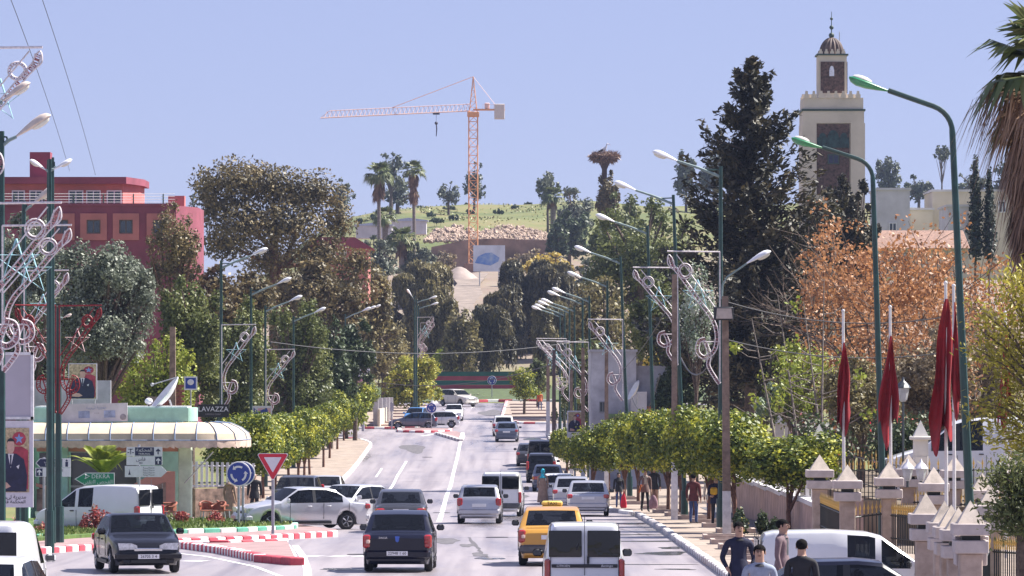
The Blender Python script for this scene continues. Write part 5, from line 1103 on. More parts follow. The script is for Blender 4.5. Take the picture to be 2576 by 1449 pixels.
def wheel_mesh(r, kind):
    if (r, kind) in _WH: return _WH[(r, kind)]
    w = .1; t = MB().lathe([(r*.64, -w), (r*.9, -w), (r, -w*.6), (r, w*.6), (r*.9, w), (r*.64, w)], (0, 0, 0), 22, 'x').mesh('tyre', m_tyre)
    k = MB().lathe([(r*.1, w*.55), (r*.16, w*.7), (r*.63, w*.6), (r*.66, w*.98), (r*.63, w*1.02), (r*.58, w*.8)], (0, 0, 0), 22, 'x'); k.lathe([(.005, w*.1), (r*.62, w*.1), (r*.62, w*.15), (.005, w*.15)], (0, 0, 0), 18, 'x')
    for j in range(5 if kind == 'alloy' else 7):
        a = 2*PI*j/(5 if kind == 'alloy' else 7); k.box((w*.75, math.cos(a)*r*.34, math.sin(a)*r*.34), (.03, .045, .045)); k.tube([(w*.75, math.cos(a)*r*.1, math.sin(a)*r*.1), (w*.85, math.cos(a)*r*.6, math.sin(a)*r*.6)], .032, 5)
    _WH[(r, kind)] = (t, k.mesh('rim', m_rim)); return _WH[(r, kind)]
def car(name, label, prof, X, d, rz, pm, L=4.3, W=1.72, H=None, cat='car', group=None, plate=None, glass=None, bump=None, opts=(), plate_f=None, dz=0.0, slope=True):
    """vehicle lofted from its side outline; local +y is forward"""
    pf = PROF[prof]; glass = glass or m_glass; top = np.array(pf['top']); k = (H/ top[:, 1].max()) if H else 1.0
    ty = lambda f: float(np.interp(f, top[:, 0], top[:, 1]*k)); r = .30 if prof != 'suv' else .35; wh = pf['wh']
    T = thing(name, label, cat, (X, d, zg(d)+.005+dz), rz, group)
    if slope:
        g = (zg(d+2)-zg(d-2))/4; T.rotation_euler = (math.atan(g)*math.cos(rz), math.atan(g)*math.sin(-rz)*-1 if abs(math.sin(rz)) > .3 else 0, rz)
    fs_ = {0, .006, .02, .04, .97, .985, .996, 1} | {round(f, 4) for f, z in pf['top']} | {f for a in pf['side'] for f in a}
    for w in wh:
        for q in np.linspace(-1, 1, 9): fs_.add(round(w+q*(r+.07)/L, 4))
    if pf['rw']: fs_ |= set(pf['rw'])
    fs_ |= set(pf['ws']); fl = sorted(f for f in fs_ if 0 <= f <= 1)
    fl = [f for i, f in enumerate(fl) if i == 0 or f-fl[i-1] > .0012]
    belt = lambda f: (pf['belt'][0]+(pf['belt'][1]-pf['belt'][0])*f)*k
    rings = []
    for f in fl:
        y = (f-.5)*L; t = ty(f); u = abs(f-.5)*2; w = W/2*(1-(.17 if f > .5 else .10)*u**5-.05*(max(0, (u-.93)/.07))**2) ; bz = min(belt(f), t-.045); zb = .2
        if f < .02: zb = .2+.08*(1-f/.02)
        if f > .97: zb = .2+.05*(f-.97)/.03
        for c in wh:
            q = (f-c)*L
            if abs(q) < r+.07: zb = max(zb, r+math.sqrt(max(0, (r+.07)**2-q*q)))
        cab = max(0, t-belt(f)); tum = .26 if prof != 'van' else .13; wt = w-cab*tum-.03 if cab > .02 else w*.93
        e = min(.06, .02+cab*.1); mz = max(zb+.03, (bz+zb)/2 if zb > .4 else .55*k); lz = max(zb+.015, .36 if zb < .35 else zb+.015)
        rings.append([(0, t+.015), (wt*.82, t+.006), (wt-.05, t-.006), (wt, t-e), (w-.015, bz), (w+.0, max(mz, min(bz-.12, mz+.15))), (w-.005, max(lz+.005, (mz+lz)/2)), (w-.04, lz), (w-.07, zb), (0, zb)])
    nR = len(rings[0]); vid = {}; V = []
    for i, f in enumerate(fl):
        for sgn in (1, -1):
            for j, (x, z) in enumerate(rings[i]):
                if sgn == -1 and j in (0, nR-1): vid[(i, sgn, j)] = vid[(i, 1, j)]; continue
                vid[(i, sgn, j)] = len(V); V.append((sgn*x, (f-.5)*L, z))
    groups = {'body': []}
    for i in range(len(fl)-1):
        fm = (fl[i]+fl[i+1])/2
        for sgn in (1, -1):
            for j in range(nR-1):
                q = (vid[(i, sgn, j)], vid[(i, sgn, j+1)], vid[(i+1, sgn, j+1)], vid[(i+1, sgn, j)])
                if len(set(q)) < 3: continue
                q = tuple(dict.fromkeys(q)); key = 'body'
                if j < 2 and pf['ws'][0] < fm < pf['ws'][1]: key = 'windshield'
                elif j < 1 and pf['rw'] and pf['rw'][0] < fm < pf['rw'][1]: key = 'rear_window'
                elif j == 3 and not ('panel' in opts and fm < .6 and prof == 'van' and 'glazed' not in opts):
                    for n, (a, b) in enumerate(pf['side']):
                        if a < fm < b: key = 'side_window%d%d' % (n, sgn)
                    if key == 'body' and pf['side'][0][1] < fm < pf['side'][-1][0] and not ('panel' in opts): key = 'pillar'
                groups.setdefault(key, []).append(q)
    for i in (0, len(fl)-1):
        for sgn in (1, -1): groups['body'].append(tuple(dict.fromkeys(vid[(i, sgn, j)] for j in range(nR))))
    for key, fs in groups.items():
        mb = MB(); ids = sorted({v for f in fs for v in f}); mp = {v: n for n, v in enumerate(ids)}; mb.add([V[v] for v in ids], [tuple(mp[v] for v in f) for f in fs])
        nm = key if key[:4] != 'side' else 'side_window'; mb.put(nm, pm if key == 'body' else m_blackp if key == 'pillar' else glass, T)
    # wheels
    tm, rm = wheel_mesh(r, 'alloy' if 'alloy' in opts else 'steel')
    for c in wh:
        for sgn in (1, -1):
            o = put('wheel', tm, T, (sgn*(W/2-.125), (c-.5)*L, r), (0, 0, 0 if sgn > 0 else PI)); put('rim', rm, o)
    MB().box((0, 0, .34), (W-.5, L*.9, .22)).put('underbody', m_blackp, T)
    # bumpers, lights, plates, mirrors
    bm_ = bump or pm; yr, yf = -L/2, L/2; zl = ty(.02)
    MB().box((0, yr+.07, .44), (W-.10, .24, .26), ch=.07).put('rear_bumper', bm_, T); MB().box((0, yf-.10, .42), (W-.10, .26, .24), ch=.07).put('front_bumper', bm_, T)
    def pl(y, z, rzp, txt):
        o = MB().box((0, 0, 0), (.52, .02, .11)).put('number_plate', m_plate, T, (0, y, z), (0, 0, rzp))
        if txt: text('plate_text', txt, .1, m_ink, o, (0, -.012, 0))
    zp = {'sedan': .74, 'hatch': .68, 'van': .62, 'suv': .8}[prof]
    if 'plate_low' in opts: zp = .47
    pl(yr-.06 if zp < .6 else yr-.012, zp, 0, plate); pl(yf+.035, .42, PI, plate_f)
    tl = {'sedan': (.72, .9, .22), 'hatch': (.66, .95, .2), 'van': (.55, 1.0, .13), 'suv': (.75, 1.25, .16)}[prof]
    if 'logan' in opts: tl = (.6, .93, .19)
    if 'merc' in opts: tl = (.64, .82, .34)
    for sgn in (1, -1):
        o = MB().box((sgn*(W/2-.02-tl[2]/2), yr+.075, (tl[0]+tl[1])/2), (tl[2], .19, tl[1]-tl[0]), ch=.035).put('tail_light', m_tail, T)
        if 'merc' in opts: MB().box((sgn*(W/2-.07), yr-.02, (tl[0]+tl[1])/2), (.1, .04, .14)).put('indicator', m_amber, o)
        if 'logan' in opts: MB().box((sgn*(W/2-.15), yr-.02, .76), (.1, .04, .1), ch=.02).put('reversing_lamp', m_tailon if sgn < 0 else m_tail, o)
        hz_ = ty(.965)-.08; MB().prism([(-.24, -.07), (.2, -.08), (.23, .09), (-.1, .085), (-.24, .03)] if sgn > 0 else [(.24, -.07), (.24, .03), (.1, .085), (-.23, .09), (-.2, -.08)], .26, 'y', (sgn*(W/2-.36), yf-.15, hz_)).put('headlight', m_head, T)
        my = (pf['ws'][1]-.045-.5)*L; mz = belt(.7)+.04
        mr = MB().box((sgn*(W/2+.10), my, mz+.05), (.2, .1, .15), ch=.04).put('mirror', m_blackp if 'blackmirror' in opts else pm, T); MB().box((sgn*(W/2+.105), my-.052, mz+.05), (.15, .01, .1)).put('mirror_glass', m_mirg, mr)
        # door seams and handles
        for a in ([.175, .385, .66] if prof in ('sedan',) else [.18, .385, .655] if prof != 'van' else [.41, .58, .755]):
            MB().box((sgn*(W/2-.001), (a-.5)*L, .66*k), (.012, .012, .55*k)).put('door_seam', m_blackp, T)
        for a in ([.34, .5] if prof != 'van' else [.44, .62]): MB().box((sgn*(W/2+.008), (a-.5)*L, belt(a)-.12), (.04, .16, .035), ch=.012).put('door_handle', m_blackp if 'blackmirror' in opts else pm, T)
        MB().box((sgn*(W/2-.012), 0.02*L, .27), (.03, L*.4, .09)).put('sill', m_blackp, T)
    # grille
    MB().box((0, yf-.045, ty(.985)-.08), (W*.42, .08, .12), ch=.03).put('grille', m_blackp if 'chromegrille' not in opts else m_chrome, T)
    MB().box((0, yf+.028, .30), (W*.5, .03, .1), ch=.012).put('lower_grille', m_blackp, T)
    # seats
    if 'noseat' not in opts:
        for sgn in (1, -1):
            yb = .02*L if prof != 'van' else .12*L
            o = MB().box((sgn*.36, yb, .82*k), (.46, .16, .62), ch=.06).put('front_seat', m_seat, T); MB().box((sgn*.36, yb-.03, 1.2*k), (.24, .1, .17), ch=.04).put('headrest', m_seat, o)
        if prof != 'van':
            o = MB().box((0, -.2*L, .8), (1.2, .2, .5), ch=.06).put('rear_seat', m_seat, T)
            for sgn in (1, -1): MB().box((sgn*.36, -.22*L, 1.08), (.22, .1, .14), ch=.04).put('headrest', m_seat, o)
        MB().box((0, (pf['ws'][1]-.08-.5)*L, .88*k), (W-.4, .4, .16), ch=.06).put('dashboard', m_seat, T)
        MB().lathe([(.155, -.012), (.18, 0), (.155, .012)], (0, 0, 0), 14, 'y').put('steering_wheel', m_blackp, T, (-.36, .14*L if prof != 'van' else .2*L, .95*k), (R(-25), 0, 0))
    if prof == 'van':
        for sgn in (1, -1):
            o = MB().box((sgn*W*.235, yr-.005, 1.38*k/1.0), (W*.40, .03, .52), ch=.012).put('rear_window', m_glassd, T)
            MB().box((sgn*(W/2-.14), yr-.006, 1.0), (.012, .014, 1.4)).put('door_seam', m_greyp, T)
        MB().box((0, yr-.012, 1.12), (.014, .012, 1.45)).put('door_seam', m_greyp, T); MB().box((.07, yr-.03, .98), (.05, .05, .16), ch=.015).put('door_handle', m_blackp, T)
    return T
def at(px, py, dd=None): return ((px-CX)*(dd or dy(py))/F, dd or dy(py))
AW = 0.0
X, d = at(1003, 1440); c = car('saloon_car', 'dark navy saloon driving away with red tail lights, left of the yellow taxi', 'sedan', X, d+2.0, R(-1), P_navy, 4.25, 1.74, 1.49, plate='22948 1 60', opts=('logan', 'plate_low', 'blackmirror'))
text('badge', 'DACIA', .07, m_chrome, c, (-.35, -2.135, .85)); MB().prism([(-.055, .07), (.055, .07), (.04, -.05), (0, -.08), (-.04, -.05)], .02, 'y', (0, -2.135, .82)).put('emblem', mat('emblem_blue', (.05, .12, .5), .3), c)
X, d = at(1005, 1341); car('saloon_car', 'dark grey angular saloon directly ahead of the navy saloon', 'sedan', X, d+2.2, R(1), P_dgrey, 4.5, 1.74, 1.43, opts=('merc', 'blackmirror'))
X, d = at(1207, 1318); car('hatchback', 'silver hatchback driving away in the middle of the road', 'hatch', X, d+1.9, R(-1), P_silver, 3.85, 1.66, 1.43, plate='', bump=P_silver, opts=('blackmirror',))
X, d = at(1263, 1300); v2 = car('panel_van', 'white panel van driving ahead of the silver hatchback', 'van', X, d+2.1, R(-2), P_white, 4.1, 1.72, 1.8, 'van', bump=m_greyp, opts=('panel', 'blackmirror'))
X, d = at(1390, 1424); tx = car('taxi', 'yellow taxi saloon with roof sign ahead of the white van', 'sedan', X, d+2.0, R(-1), P_yellow, 4.25, 1.74, 1.5, 'taxi', bump=m_greyp, opts=('logan', 'blackmirror'))
o = MB().box((0, .12, 1.57), (.55, .2, .14), ch=.04).put('roof_sign', mat('taxi_sign', (.8, .6, .15), .4), tx); text('sign_text', 'TAXI', .12, m_ink, o, (0, .01, 1.57))
d = 94; X = (1470-CX)*d/F; v1 = car('panel_van', 'white panel van with black lettered strip at the bottom centre', 'van', X, d+2.05, R(0), P_white, 4.1, 1.62, 1.70, 'van', opts=('panel', 'blackmirror'))
st = MB().box((0, -2.075, .86), (1.3, .02, .07), ch=.008).put('name_strip', m_blackp, v1); text('van_name', 'CITROËN', .062, m_plate, st, (-.42, -2.087, .86)); text('van_name', 'Berlingo', .07, m_plate, st, (.44, -2.087, .86), shear=.25)
MB().tube([(-.12, -2.1, 1.3), (-.16, -2.12, 1.18)], .012, 4).put('wiper', m_blackp, v1)
X, d = at(327, 1443); c = car('saloon_car', 'black hatch saloon driving towards the camera beside the roundabout', 'sedan', X, d+2.0, R(180+12), P_black, 4.5, 1.75, 1.43, plate_f='26705 3 4', opts=('alloy', 'chromegrille'))
X, d = at(752, 1333); car('saloon_car', 'white saloon seen from the side behind the give way sign', 'sedan', X, d+1.0, R(90+24), P_lsil, 4.5, 1.76, 1.46, opts=('alloy',))
X, d = at(866, 1322); car('hatchback', 'silver hatchback tucked behind the white saloon', 'hatch', X, d+3.0, R(150), P_lsil, 3.9, 1.66, 1.45, plate_f='')
X, d = at(748, 1300, 196); car('sport_utility', 'dark parked car behind the white saloon roof, under clipped trees', 'suv', X, d, R(176), P_dgrey, 4.4, 1.78, 1.62)
X, d = at(818, 1300, 212); car('saloon_car', 'pale car half hidden behind the dark one by the left trees', 'sedan', X, d, R(178), P_lsil, 4.3, 1.72, 1.45)
X, d = at(240, 1345, 157); v3 = car('panel_van', 'white van parked beside the cafe behind the roundabout shrubs', 'van', X+.1, d, R(90-14), P_white, 4.1, 1.66, 1.66, 'van', opts=('blackmirror', 'panel', 'glazed'), dz=-.02)
v3.rotation_euler.z = R(62)
d = 75; X = (-14-CX)*d/F; car('hatchback', 'white hatchback cut off by the bottom left corner, nearer one', 'hatch', X, d, R(-3), P_white, 3.9, 1.66, 1.5, opts=('blackmirror',), dz=.02)
d = 87; X = (-22-CX)*d/F; car('panel_van', 'white van cut off by the left edge above the nearer hatchback', 'van', X, d, R(-2), P_white, 4.1, 1.72, 1.84, 'van', opts=('panel',), dz=.02)
# parked along the right lay-by
X, d = at(1481, 1299); car('saloon_car', 'silver saloon parked in the right lay-by, nearest', 'sedan', X, d+2.1, R(-1), P_silver, 4.5, 1.73, 1.43, plate='', group='cars parked on the right', opts=('blackmirror',))
d = 207; X = (1440-CX)*d/F; car('saloon_car', 'silver car parked half hidden left of the nearest silver saloon', 'sedan', X, d+2, R(-1), P_silver, 4.4, 1.7, 1.45, group='cars parked on the right')
d = 222; X = (1408-CX)*d/F; car('hatchback', 'small white car parked left of the silver cars', 'hatch', X, d+2, R(-3), P_white, 3.7, 1.6, 1.42, group='cars parked on the right')
X, d = at(1379, 1237); car('saloon_car', 'dark saloon parked ahead of the woman in the turquoise scarf', 'sedan', X, d+2, R(-1), P_blueg, 4.4, 1.7, 1.42, group='cars parked on the right', opts=('merc',))
d = 277; X = (1362-CX)*d/F; car('sport_utility', 'black tall car parked behind the dark saloon', 'suv', X, d+2.2, R(-1), P_black, 4.4, 1.76, 1.7, group='cars parked on the right')
d = 300; X = (1360-CX)*d/F; car('small_van', 'black van with long red tail lights, farthest parked on the right', 'van', X, d+2.2, R(-1), P_black, 4.0, 1.68, 1.82, 'van', group='cars parked on the right')
d = 305; X = (1332-CX)*d/F; car('saloon_car', 'dark car passing left of the farthest parked black van', 'sedan', X, d+2, R(-1), P_dgrey, 4.3, 1.68, 1.42)
# far traffic
X, d = at(1275, 1112); car('saloon_car', 'blue grey saloon driving away near the far junction', 'sedan', X, d+2, R(-1), P_blueg, 4.4, 1.7, 1.42, plate='')
d = 362; X = (1266-CX)*d/F; car('small_van', 'white car just ahead of the blue grey saloon', 'hatch', X, d+2, R(0), P_white, 3.9, 1.68, 1.55)
X, d = at(1142, 1058); car('hatchback', 'small white car approaching from the far roundabout', 'hatch', X, d, R(180), P_white, 3.8, 1.64, 1.44, plate_f='')
X, d = at(1152, 1022); car('sport_utility', 'pale beige tall car turning out of the far roundabout', 'suv', X, d, R(180+38), P_beige, 4.6, 1.82, 1.72, opts=('chromegrille',))
X, d = at(1050, 1081); car('hatchback', 'dark blue hatchback waiting sideways at the far left island', 'hatch', X-.4, d+1.6, R(90), P_blueg, 3.9, 1.62, 1.38)
d = 392; X = (1098-CX)*d/F; car('hatchback', 'pale hatchback overlapping the dark blue one at the far island', 'hatch', X, d, R(90), P_lsil, 3.7, 1.6, 1.36)
d = 404; X = (1046-CX)*d/F; car('hatchback', 'bright blue car behind the dark blue hatchback', 'hatch', X, d, R(170), paint('bright_blue', (.04, .2, .5)), 3.6, 1.6, 1.45)
# right foreground
d = 99; X = (2118-CX)*d/F; v = car('panel_van', 'white panel van parked sideways in front of the palace fence', 'van', X+.35, d, R(-90), P_white, 4.25, 1.74, 1.78, 'van', opts=('panel', 'glazed', 'blackmirror'), dz=-.30, slope=False)
d = 76; X = (2150-CX)*d/F; car('saloon_car', 'dark blue saloon roof at the bottom edge below the white van', 'sedan', X, d, R(-90), P_navy, 4.4, 1.72, 1.42, dz=.02+.0, slope=False)
# ---------------------------------------------------------------- people
m_skin = mat('skin_tan', (.42, .25, .18), .55, var=.08, scale=8); m_hair = mat('hair_black', (.008, .007, .007), .95, spec=.1); m_shoe = mat('shoe_black', (.02, .018, .018), .4)
def cloth(n, c): return mat('cloth_'+n, c, .9, var=.14, scale=7, bump=.15)
def person(label, X, d, z, rz, h, top, legs, hair=None, pose='stand', face=0.0, extra=None, scarf=None, long=False, bald=False, group=None, armL=None, armR=None, step=.0, skin=None, inner=None, hood=None):
    """figure grown from a jointed skeleton with a skin surface; local -y is where it faces"""
    skin = skin or m_skin; k = h/1.75
    J = dict(pel=(0, 0, .95), waist=(0, .01, 1.08), chest=(0, .0, 1.3), up=(0, .015, 1.42), neck=(0, .0, 1.5), headb=(0, -.012, 1.58), headm=(0, -.02, 1.66), headt=(0, -.005, 1.715))
    rad = dict(pel=(.165, .13), waist=(.155, .12), chest=(.18, .135), up=(.135, .10), neck=(.06, .066), headb=(.070, .088), headm=(.084, .105), headt=(.062, .078))
    E = [('pel', 'waist'), ('waist', 'chest'), ('chest', 'up'), ('up', 'neck'), ('neck', 'headb'), ('headb', 'headm'), ('headm', 'headt')]
    for s_, sg in (('L', 1), ('R', -1)):
        st = step*sg; J['hip'+s_] = (.09*sg, 0, .88); J['knee'+s_] = (.10*sg, -.02-st*.5-abs(st)*.1, .5); J['ank'+s_] = (.105*sg, .02-st, .09+(.06 if st < 0 else 0)); J['toe'+s_] = (.12*sg, -.13-st, .04+(.02 if st < 0 else 0))
        rad['hip'+s_] = (.088, .092); rad['knee'+s_] = (.062, .065); rad['ank'+s_] = (.044, .05); rad['toe'+s_] = (.042, .032)
        E += [('pel', 'hip'+s_), ('hip'+s_, 'knee'+s_), ('knee'+s_, 'ank'+s_), ('ank'+s_, 'toe'+s_)]
        arm = (armL if sg > 0 else armR) or 'down'
        sh = (.20*sg, .01, 1.41)
        if arm == 'down': el, wr, hd = (.245*sg, .03+.1*st, 1.13), (.25*sg, -.05+.3*st, .89), (.245*sg, -.07+.3*st, .82)
        elif arm == 'pocket': el, wr, hd = (.29*sg, .07, 1.14), (.21*sg, -.06, .95), (.18*sg, -.07, .90)
        elif arm == 'hold': el, wr, hd = (.25*sg, .06, 1.14), (.2*sg, -.17, 1.06), (.17*sg, -.22, 1.08)
        else: el, wr, hd = (.25*sg, .02, 1.13), (.2*sg, -.2, 1.2), (.16*sg, -.26, 1.22)
        for n, p, r in (('sh', sh, (.068, .07)), ('el', el, (.05, .052)), ('wr', wr, (.033, .036)), ('hand', hd, (.042, .03))): J[n+s_] = p; rad[n+s_] = r
        E += [('up', 'sh'+s_), ('sh'+s_, 'el'+s_), ('el'+s_, 'wr'+s_), ('wr'+s_, 'hand'+s_)]
    names = list(J); V = [tuple(c*k for c in J[n]) for n in names]; RD = [tuple(c*k for c in rad[n]) for n in names]; Ed = [(names.index(a), names.index(b)) for a, b in E]; roots = [0]
    for s_, sg in (('L', 1), ('R', -1)):                      # fingers: four unequal, and a thumb leaving the side of the palm
        hp = Vector(J['hand'+s_]); wp = Vector(J['wr'+s_]); ax = (hp-wp).normalized(); sd = Vector((0, 1, 0)).cross(ax).normalized() if abs(ax.y) < .8 else Vector((1, 0, 0)); ac = ax.cross(sd).normalized()
        for i, (o, ln) in enumerate(((-.03, .07), (-.01, .08), (.01, .075), (.028, .06))):
            a = hp+ac*o+ax*.0; b = a+ax*ln*.55; c = b+(ax*.7-sd*sg*.5)*ln*.5; n0 = len(V); V += [tuple(q*k for q in p) for p in (a, b, c)]; RD += [(.0095*k, .0095*k)]*2+[(.007*k, .007*k)]; Ed += [(n0, n0+1), (n0+1, n0+2)]; roots.append(n0)
        a = wp.lerp(hp, .45)-ac*.02; b = a-ac*.035+ax*.03; c = b+ax*.035; n0 = len(V); V += [tuple(q*k for q in p) for p in (a, b, c)]; RD += [(.012*k, .012*k), (.011*k, .011*k), (.008*k, .008*k)]; Ed += [(n0, n0+1), (n0+1, n0+2)]; roots.append(n0)
    me = bpy.data.meshes.new('person_skeleton'); me.from_pydata(V, Ed, []); tmp = bpy.data.objects.new('tmp', me); C.objects.link(tmp)
    md = tmp.modifiers.new('skin', 'SKIN'); md.use_smooth_shade = True
    if not me.skin_vertices: 
        bm = bmesh.new(); bm.from_mesh(me); bm.verts.layers.skin.verify(); bm.to_mesh(me); bm.free()
    for i, sv in enumerate(me.skin_vertices[0].data): sv.radius = RD[i]; sv.use_root = i in roots
    sb = tmp.modifiers.new('sub', 'SUBSURF'); sb.levels = 2; sb.render_levels = 2
    body = bpy.data.meshes.new_from_object(tmp.evaluated_get(bpy.context.evaluated_depsgraph_get())); bpy.data.objects.remove(tmp); body.name = 'body'
    T = thing('person', label, 'person', (X, d, z), rz, group)
    body.materials.clear(); mats = [skin, top, legs, m_shoe, inner or top]
    for m in mats: body.materials.append(m)
    hl = {n: Vector(J['hand'+n])*k for n in 'LR'}; wl = {n: Vector(J['wr'+n])*k for n in 'LR'}
    for p in body.polygons:
        c = p.center; i = 1
        if c.z > 1.515*k: i = 0
        elif c.z < .075*k: i = 3
        elif any((c-wl[n]).length < .05*k or (c-hl[n]).length < .15*k and (c-hl[n]).length < (c-wl[n]).length+.02 for n in 'LR') and abs(c.x) > .1*k: i = 0
        elif c.z < .93*k and abs(c.x) < .205*k and not long: i = 2
        elif c.z > 1.08*k and c.y < -.06*k and abs(c.x) < (.012+.075*max(0, (c.z/k-1.08)/.4))*k: i = 4
        p.material_index = i; p.use_smooth = True
    put('body', body, T)
    # face: nose, eyes, brows, mouth, ears
    hd = thing  # (name kept local)
    fz = Vector((0, -.02, 1.655))*k
    fc = MB().ball((0, -.121*k, 1.645*k), .014*k, 6, 5, (.9, 1.1, 1.9))
    for sg in (1, -1): fc.ball((sg*.087*k, .0, 1.65*k), .022*k, 6, 5, (.45, .8, 1.5))
    pr_face = put('face', fc.mesh('face', skin), T); ey = MB()
    for sg in (1, -1): ey.box((sg*.03*k, -.108*k, 1.668*k), (.026*k, .02*k, .011*k)); ey.box((sg*.032*k, -.109*k, 1.688*k), (.036*k, .018*k, .009*k))
    ey.box((0, -.107*k, 1.607*k), (.045*k, .014*k, .008*k)); put('facial_features', ey.mesh('facial_features', mat('lips_brows', (.06, .03, .03), .7)), T)
    if not bald and not scarf:
        hm = MB(); vs = []; n = 14; m_ = 7
        hm.ball((0, .012*k, 1.69*k), .108*k, 14, 9, (.88, 1.1, .84)); b0 = []
        hr = hm.mesh('hair', hair or m_hair); bm = bmesh.new(); bm.from_mesh(hr)
        dele = [v for v in bm.verts if v.co.z < 1.60*k or (v.co.y < -.045*k and v.co.z < 1.70*k)]; bmesh.ops.delete(bm, geom=dele, context='VERTS'); bm.to_mesh(hr); bm.free(); put('hair', hr, T)
    if scarf:
        sm = MB().ball((0, .012*k, 1.66*k), .118*k, 14, 10, (.86, 1.0, 1.2)).mesh('headscarf', scarf); bm = bmesh.new(); bm.from_mesh(sm); bmesh.ops.delete(bm, geom=[v for v in bm.verts if v.co.y < -.06*k and 1.58*k < v.co.z < 1.72*k], context='VERTS'); bm.to_mesh(sm); bm.free(); o = put('headscarf', sm, T)
        MB().lathe([(.09*k, 1.54*k), (.12*k, 1.47*k), (.19*k, 1.36*k), (.17*k, 1.32*k)], (0, 0, 0), 14).put('scarf_drape', scarf, o)
    # jacket or robe shell
    if long: MB().lathe([(.17*k, 1.18*k), (.20*k, .95*k), (.25*k, .5*k), (.29*k, .12*k), (.27*k, .1*k)], (0, 0, 0), 16, sy=.8).put('robe', top, T)
    else:
        MB().lathe([(.12*k, 1.16*k), (.168*k, 1.03*k), (.192*k, .9*k), (.2*k, .82*k), (.19*k, .815*k)], (0, 0.0, 0), 16, sy=.8).put('jacket_hem', top, T)
        MB().lathe([(.062*k, 1.525*k), (.075*k, 1.5*k), (.11*k, 1.45*k), (.09*k, 1.44*k)], (0, 0, 0), 14, sy=.95).put('collar', extra or top, T)
    if hood: MB().ball((0, .1*k, 1.47*k), .12*k, 10, 7, (1.1, .7, .6)).put('hood', hood, T)
    return T
PG = lambda X, d: zg(d)+.13
def pp(px, d): return (px-CX)*d/F
navy = cloth('navy', (.013, .015, .045)); black = cloth('black', (.02, .02, .025)); mauve = cloth('mauve_beige', (.2, .135, .15)); lblue = cloth('pale_denim', (.30, .34, .44)); jeans = cloth('jeans', (.05, .08, .2)); char = cloth('charcoal', (.05, .05, .06)); brownv = cloth('brown_vest', (.20, .13, .12)); cream = cloth('cream', (.62, .56, .48)); redc = cloth('red', (.6, .02, .05)); tan = cloth('tan_robe', (.36, .24, .18)); turq = cloth('turquoise', (.03, .42, .55)); orange = cloth('orange', (.6, .13, .05))
person('man in dark navy jacket standing hands in pockets by the kerb', pp(1858, 84), 84, zg(84)+.11, R(8), 1.76, navy, black, armL='pocket', armR='pocket', extra=black)
person('young man in pale denim jacket facing the camera at the bottom edge', pp(1910, 70), 70, zg(70)+.08, R(-4), 1.70, lblue, jeans, extra=char, hood=char)
person('man in mauve beige jacket in profile beside the white van', pp(1968, 85), 85, zg(85)+.13, R(70), 1.77, mauve, black, inner=char)
person('man in black seen from behind at the bottom edge', pp(2016, 73), 73, zg(73)+.1, R(172), 1.70, black, black)
p = person('man in brown vest with orange folder walking on the kerb', pp(1622, 196), 196, zg(196)+.13, R(10), 1.76, brownv, black, armR='hold', step=.16, inner=cream)
T = thing('folder', 'orange folder under the arm of the man in brown vest', 'folder', (pp(1608, 195.7), 195.7, zg(196)+.98)); MB().box((0, 0, .12), (.06, .26, .36), ch=.02).put('cover', cloth('folder_orange', (.55, .13, .03)), T, (0, 0, 0), (0, R(14), 0))
person('man in dark coat walking away behind the man with the folder', pp(1645, 203), 203, zg(203)+.13, R(170), 1.80, black, tan, step=-.12, armL='down')
T = thing('carrier_bag', 'mauve carrier bag held by the man in brown vest', 'bag', (pp(1643, 195.5), 195.5, zg(196)+.3)); MB().lathe([(.03, .55), (.1, .48), (.17, .3), (.19, .12), (.14, 0), (.02, -.02)], (0, 0, 0), 10, sy=.6).put('bag_body', cloth('bag_mauve', (.3, .18, .22)), T); MB().tube([(-.02, 0, .52), (0, 0, .62), (.02, 0, .52)], .012, 4).put('handle', black, T)
person('child in black with red bag standing behind the silver saloon', pp(1556, 206), 206, zg(206)+.13, R(4), 1.5, black, jeans, scarf=black)
T = thing('red_bag', 'bright red bag beside the child in black', 'bag', (pp(1568, 205.6), 205.6, zg(206)+.13)); MB().lathe([(.05, .6), (.10, .45), (.13, .25), (.14, .05), (.1, 0)], (0, 0, 0), 10, sy=.6).put('bag_body', redc, T); MB().tube([(-.04, 0, .58), (0, 0, .72), (.04, 0, .58)], .012, 4).put('handle', redc, T)
person('woman in turquoise headscarf and tan coat crossing behind the taxi', pp(1365, 222), 222, zg(222), R(175), 1.62, tan, tan, scarf=turq, long=True, step=.05)
person('person in red brown top and jeans behind the right tree trunks', pp(1744, 168), 168, zg(168)+.13, R(160), 1.74, cloth('maroon', (.12, .03, .03)), jeans)
person('person in dark clothes with yellow bag behind the near tree trunks', pp(1800, 162), 162, zg(162)+.13, R(10), 1.74, navy, black, armR='hold')
T = thing('yellow_bag', 'yellow shoulder bag of the person behind the tree trunks', 'bag', (pp(1795, 161.6), 161.6, zg(162)+1.25)); MB().box((0, 0, .12), (.24, .1, .26), ch=.05).put('bag_body', cloth('yellow', (.6, .35, .03)), T); MB().tube([(-.08, 0, .24), (0, 0, .42), (.08, 0, .24)], .012, 4).put('strap', black, T)
person('person in pale top behind the timber floodlight pole', pp(1788, 172), 172, zg(172)+.13, R(0), 1.7, cream, jeans)
person('man in orange top walking on the far right pavement', pp(1358, 458), 458, zg(458)+.13, R(10), 1.78, orange, jeans, step=.1)
person('bald man in black jacket seen from behind near the roundabout signs', pp(640, 178), 178, zg(178)+.1, R(195), 1.76, black, black, bald=True)
person('person in long tan robe beside the roundabout sign posts', pp(578, 172), 172, zg(172)+.1, R(150), 1.66, tan, tan, long=True, hood=tan)
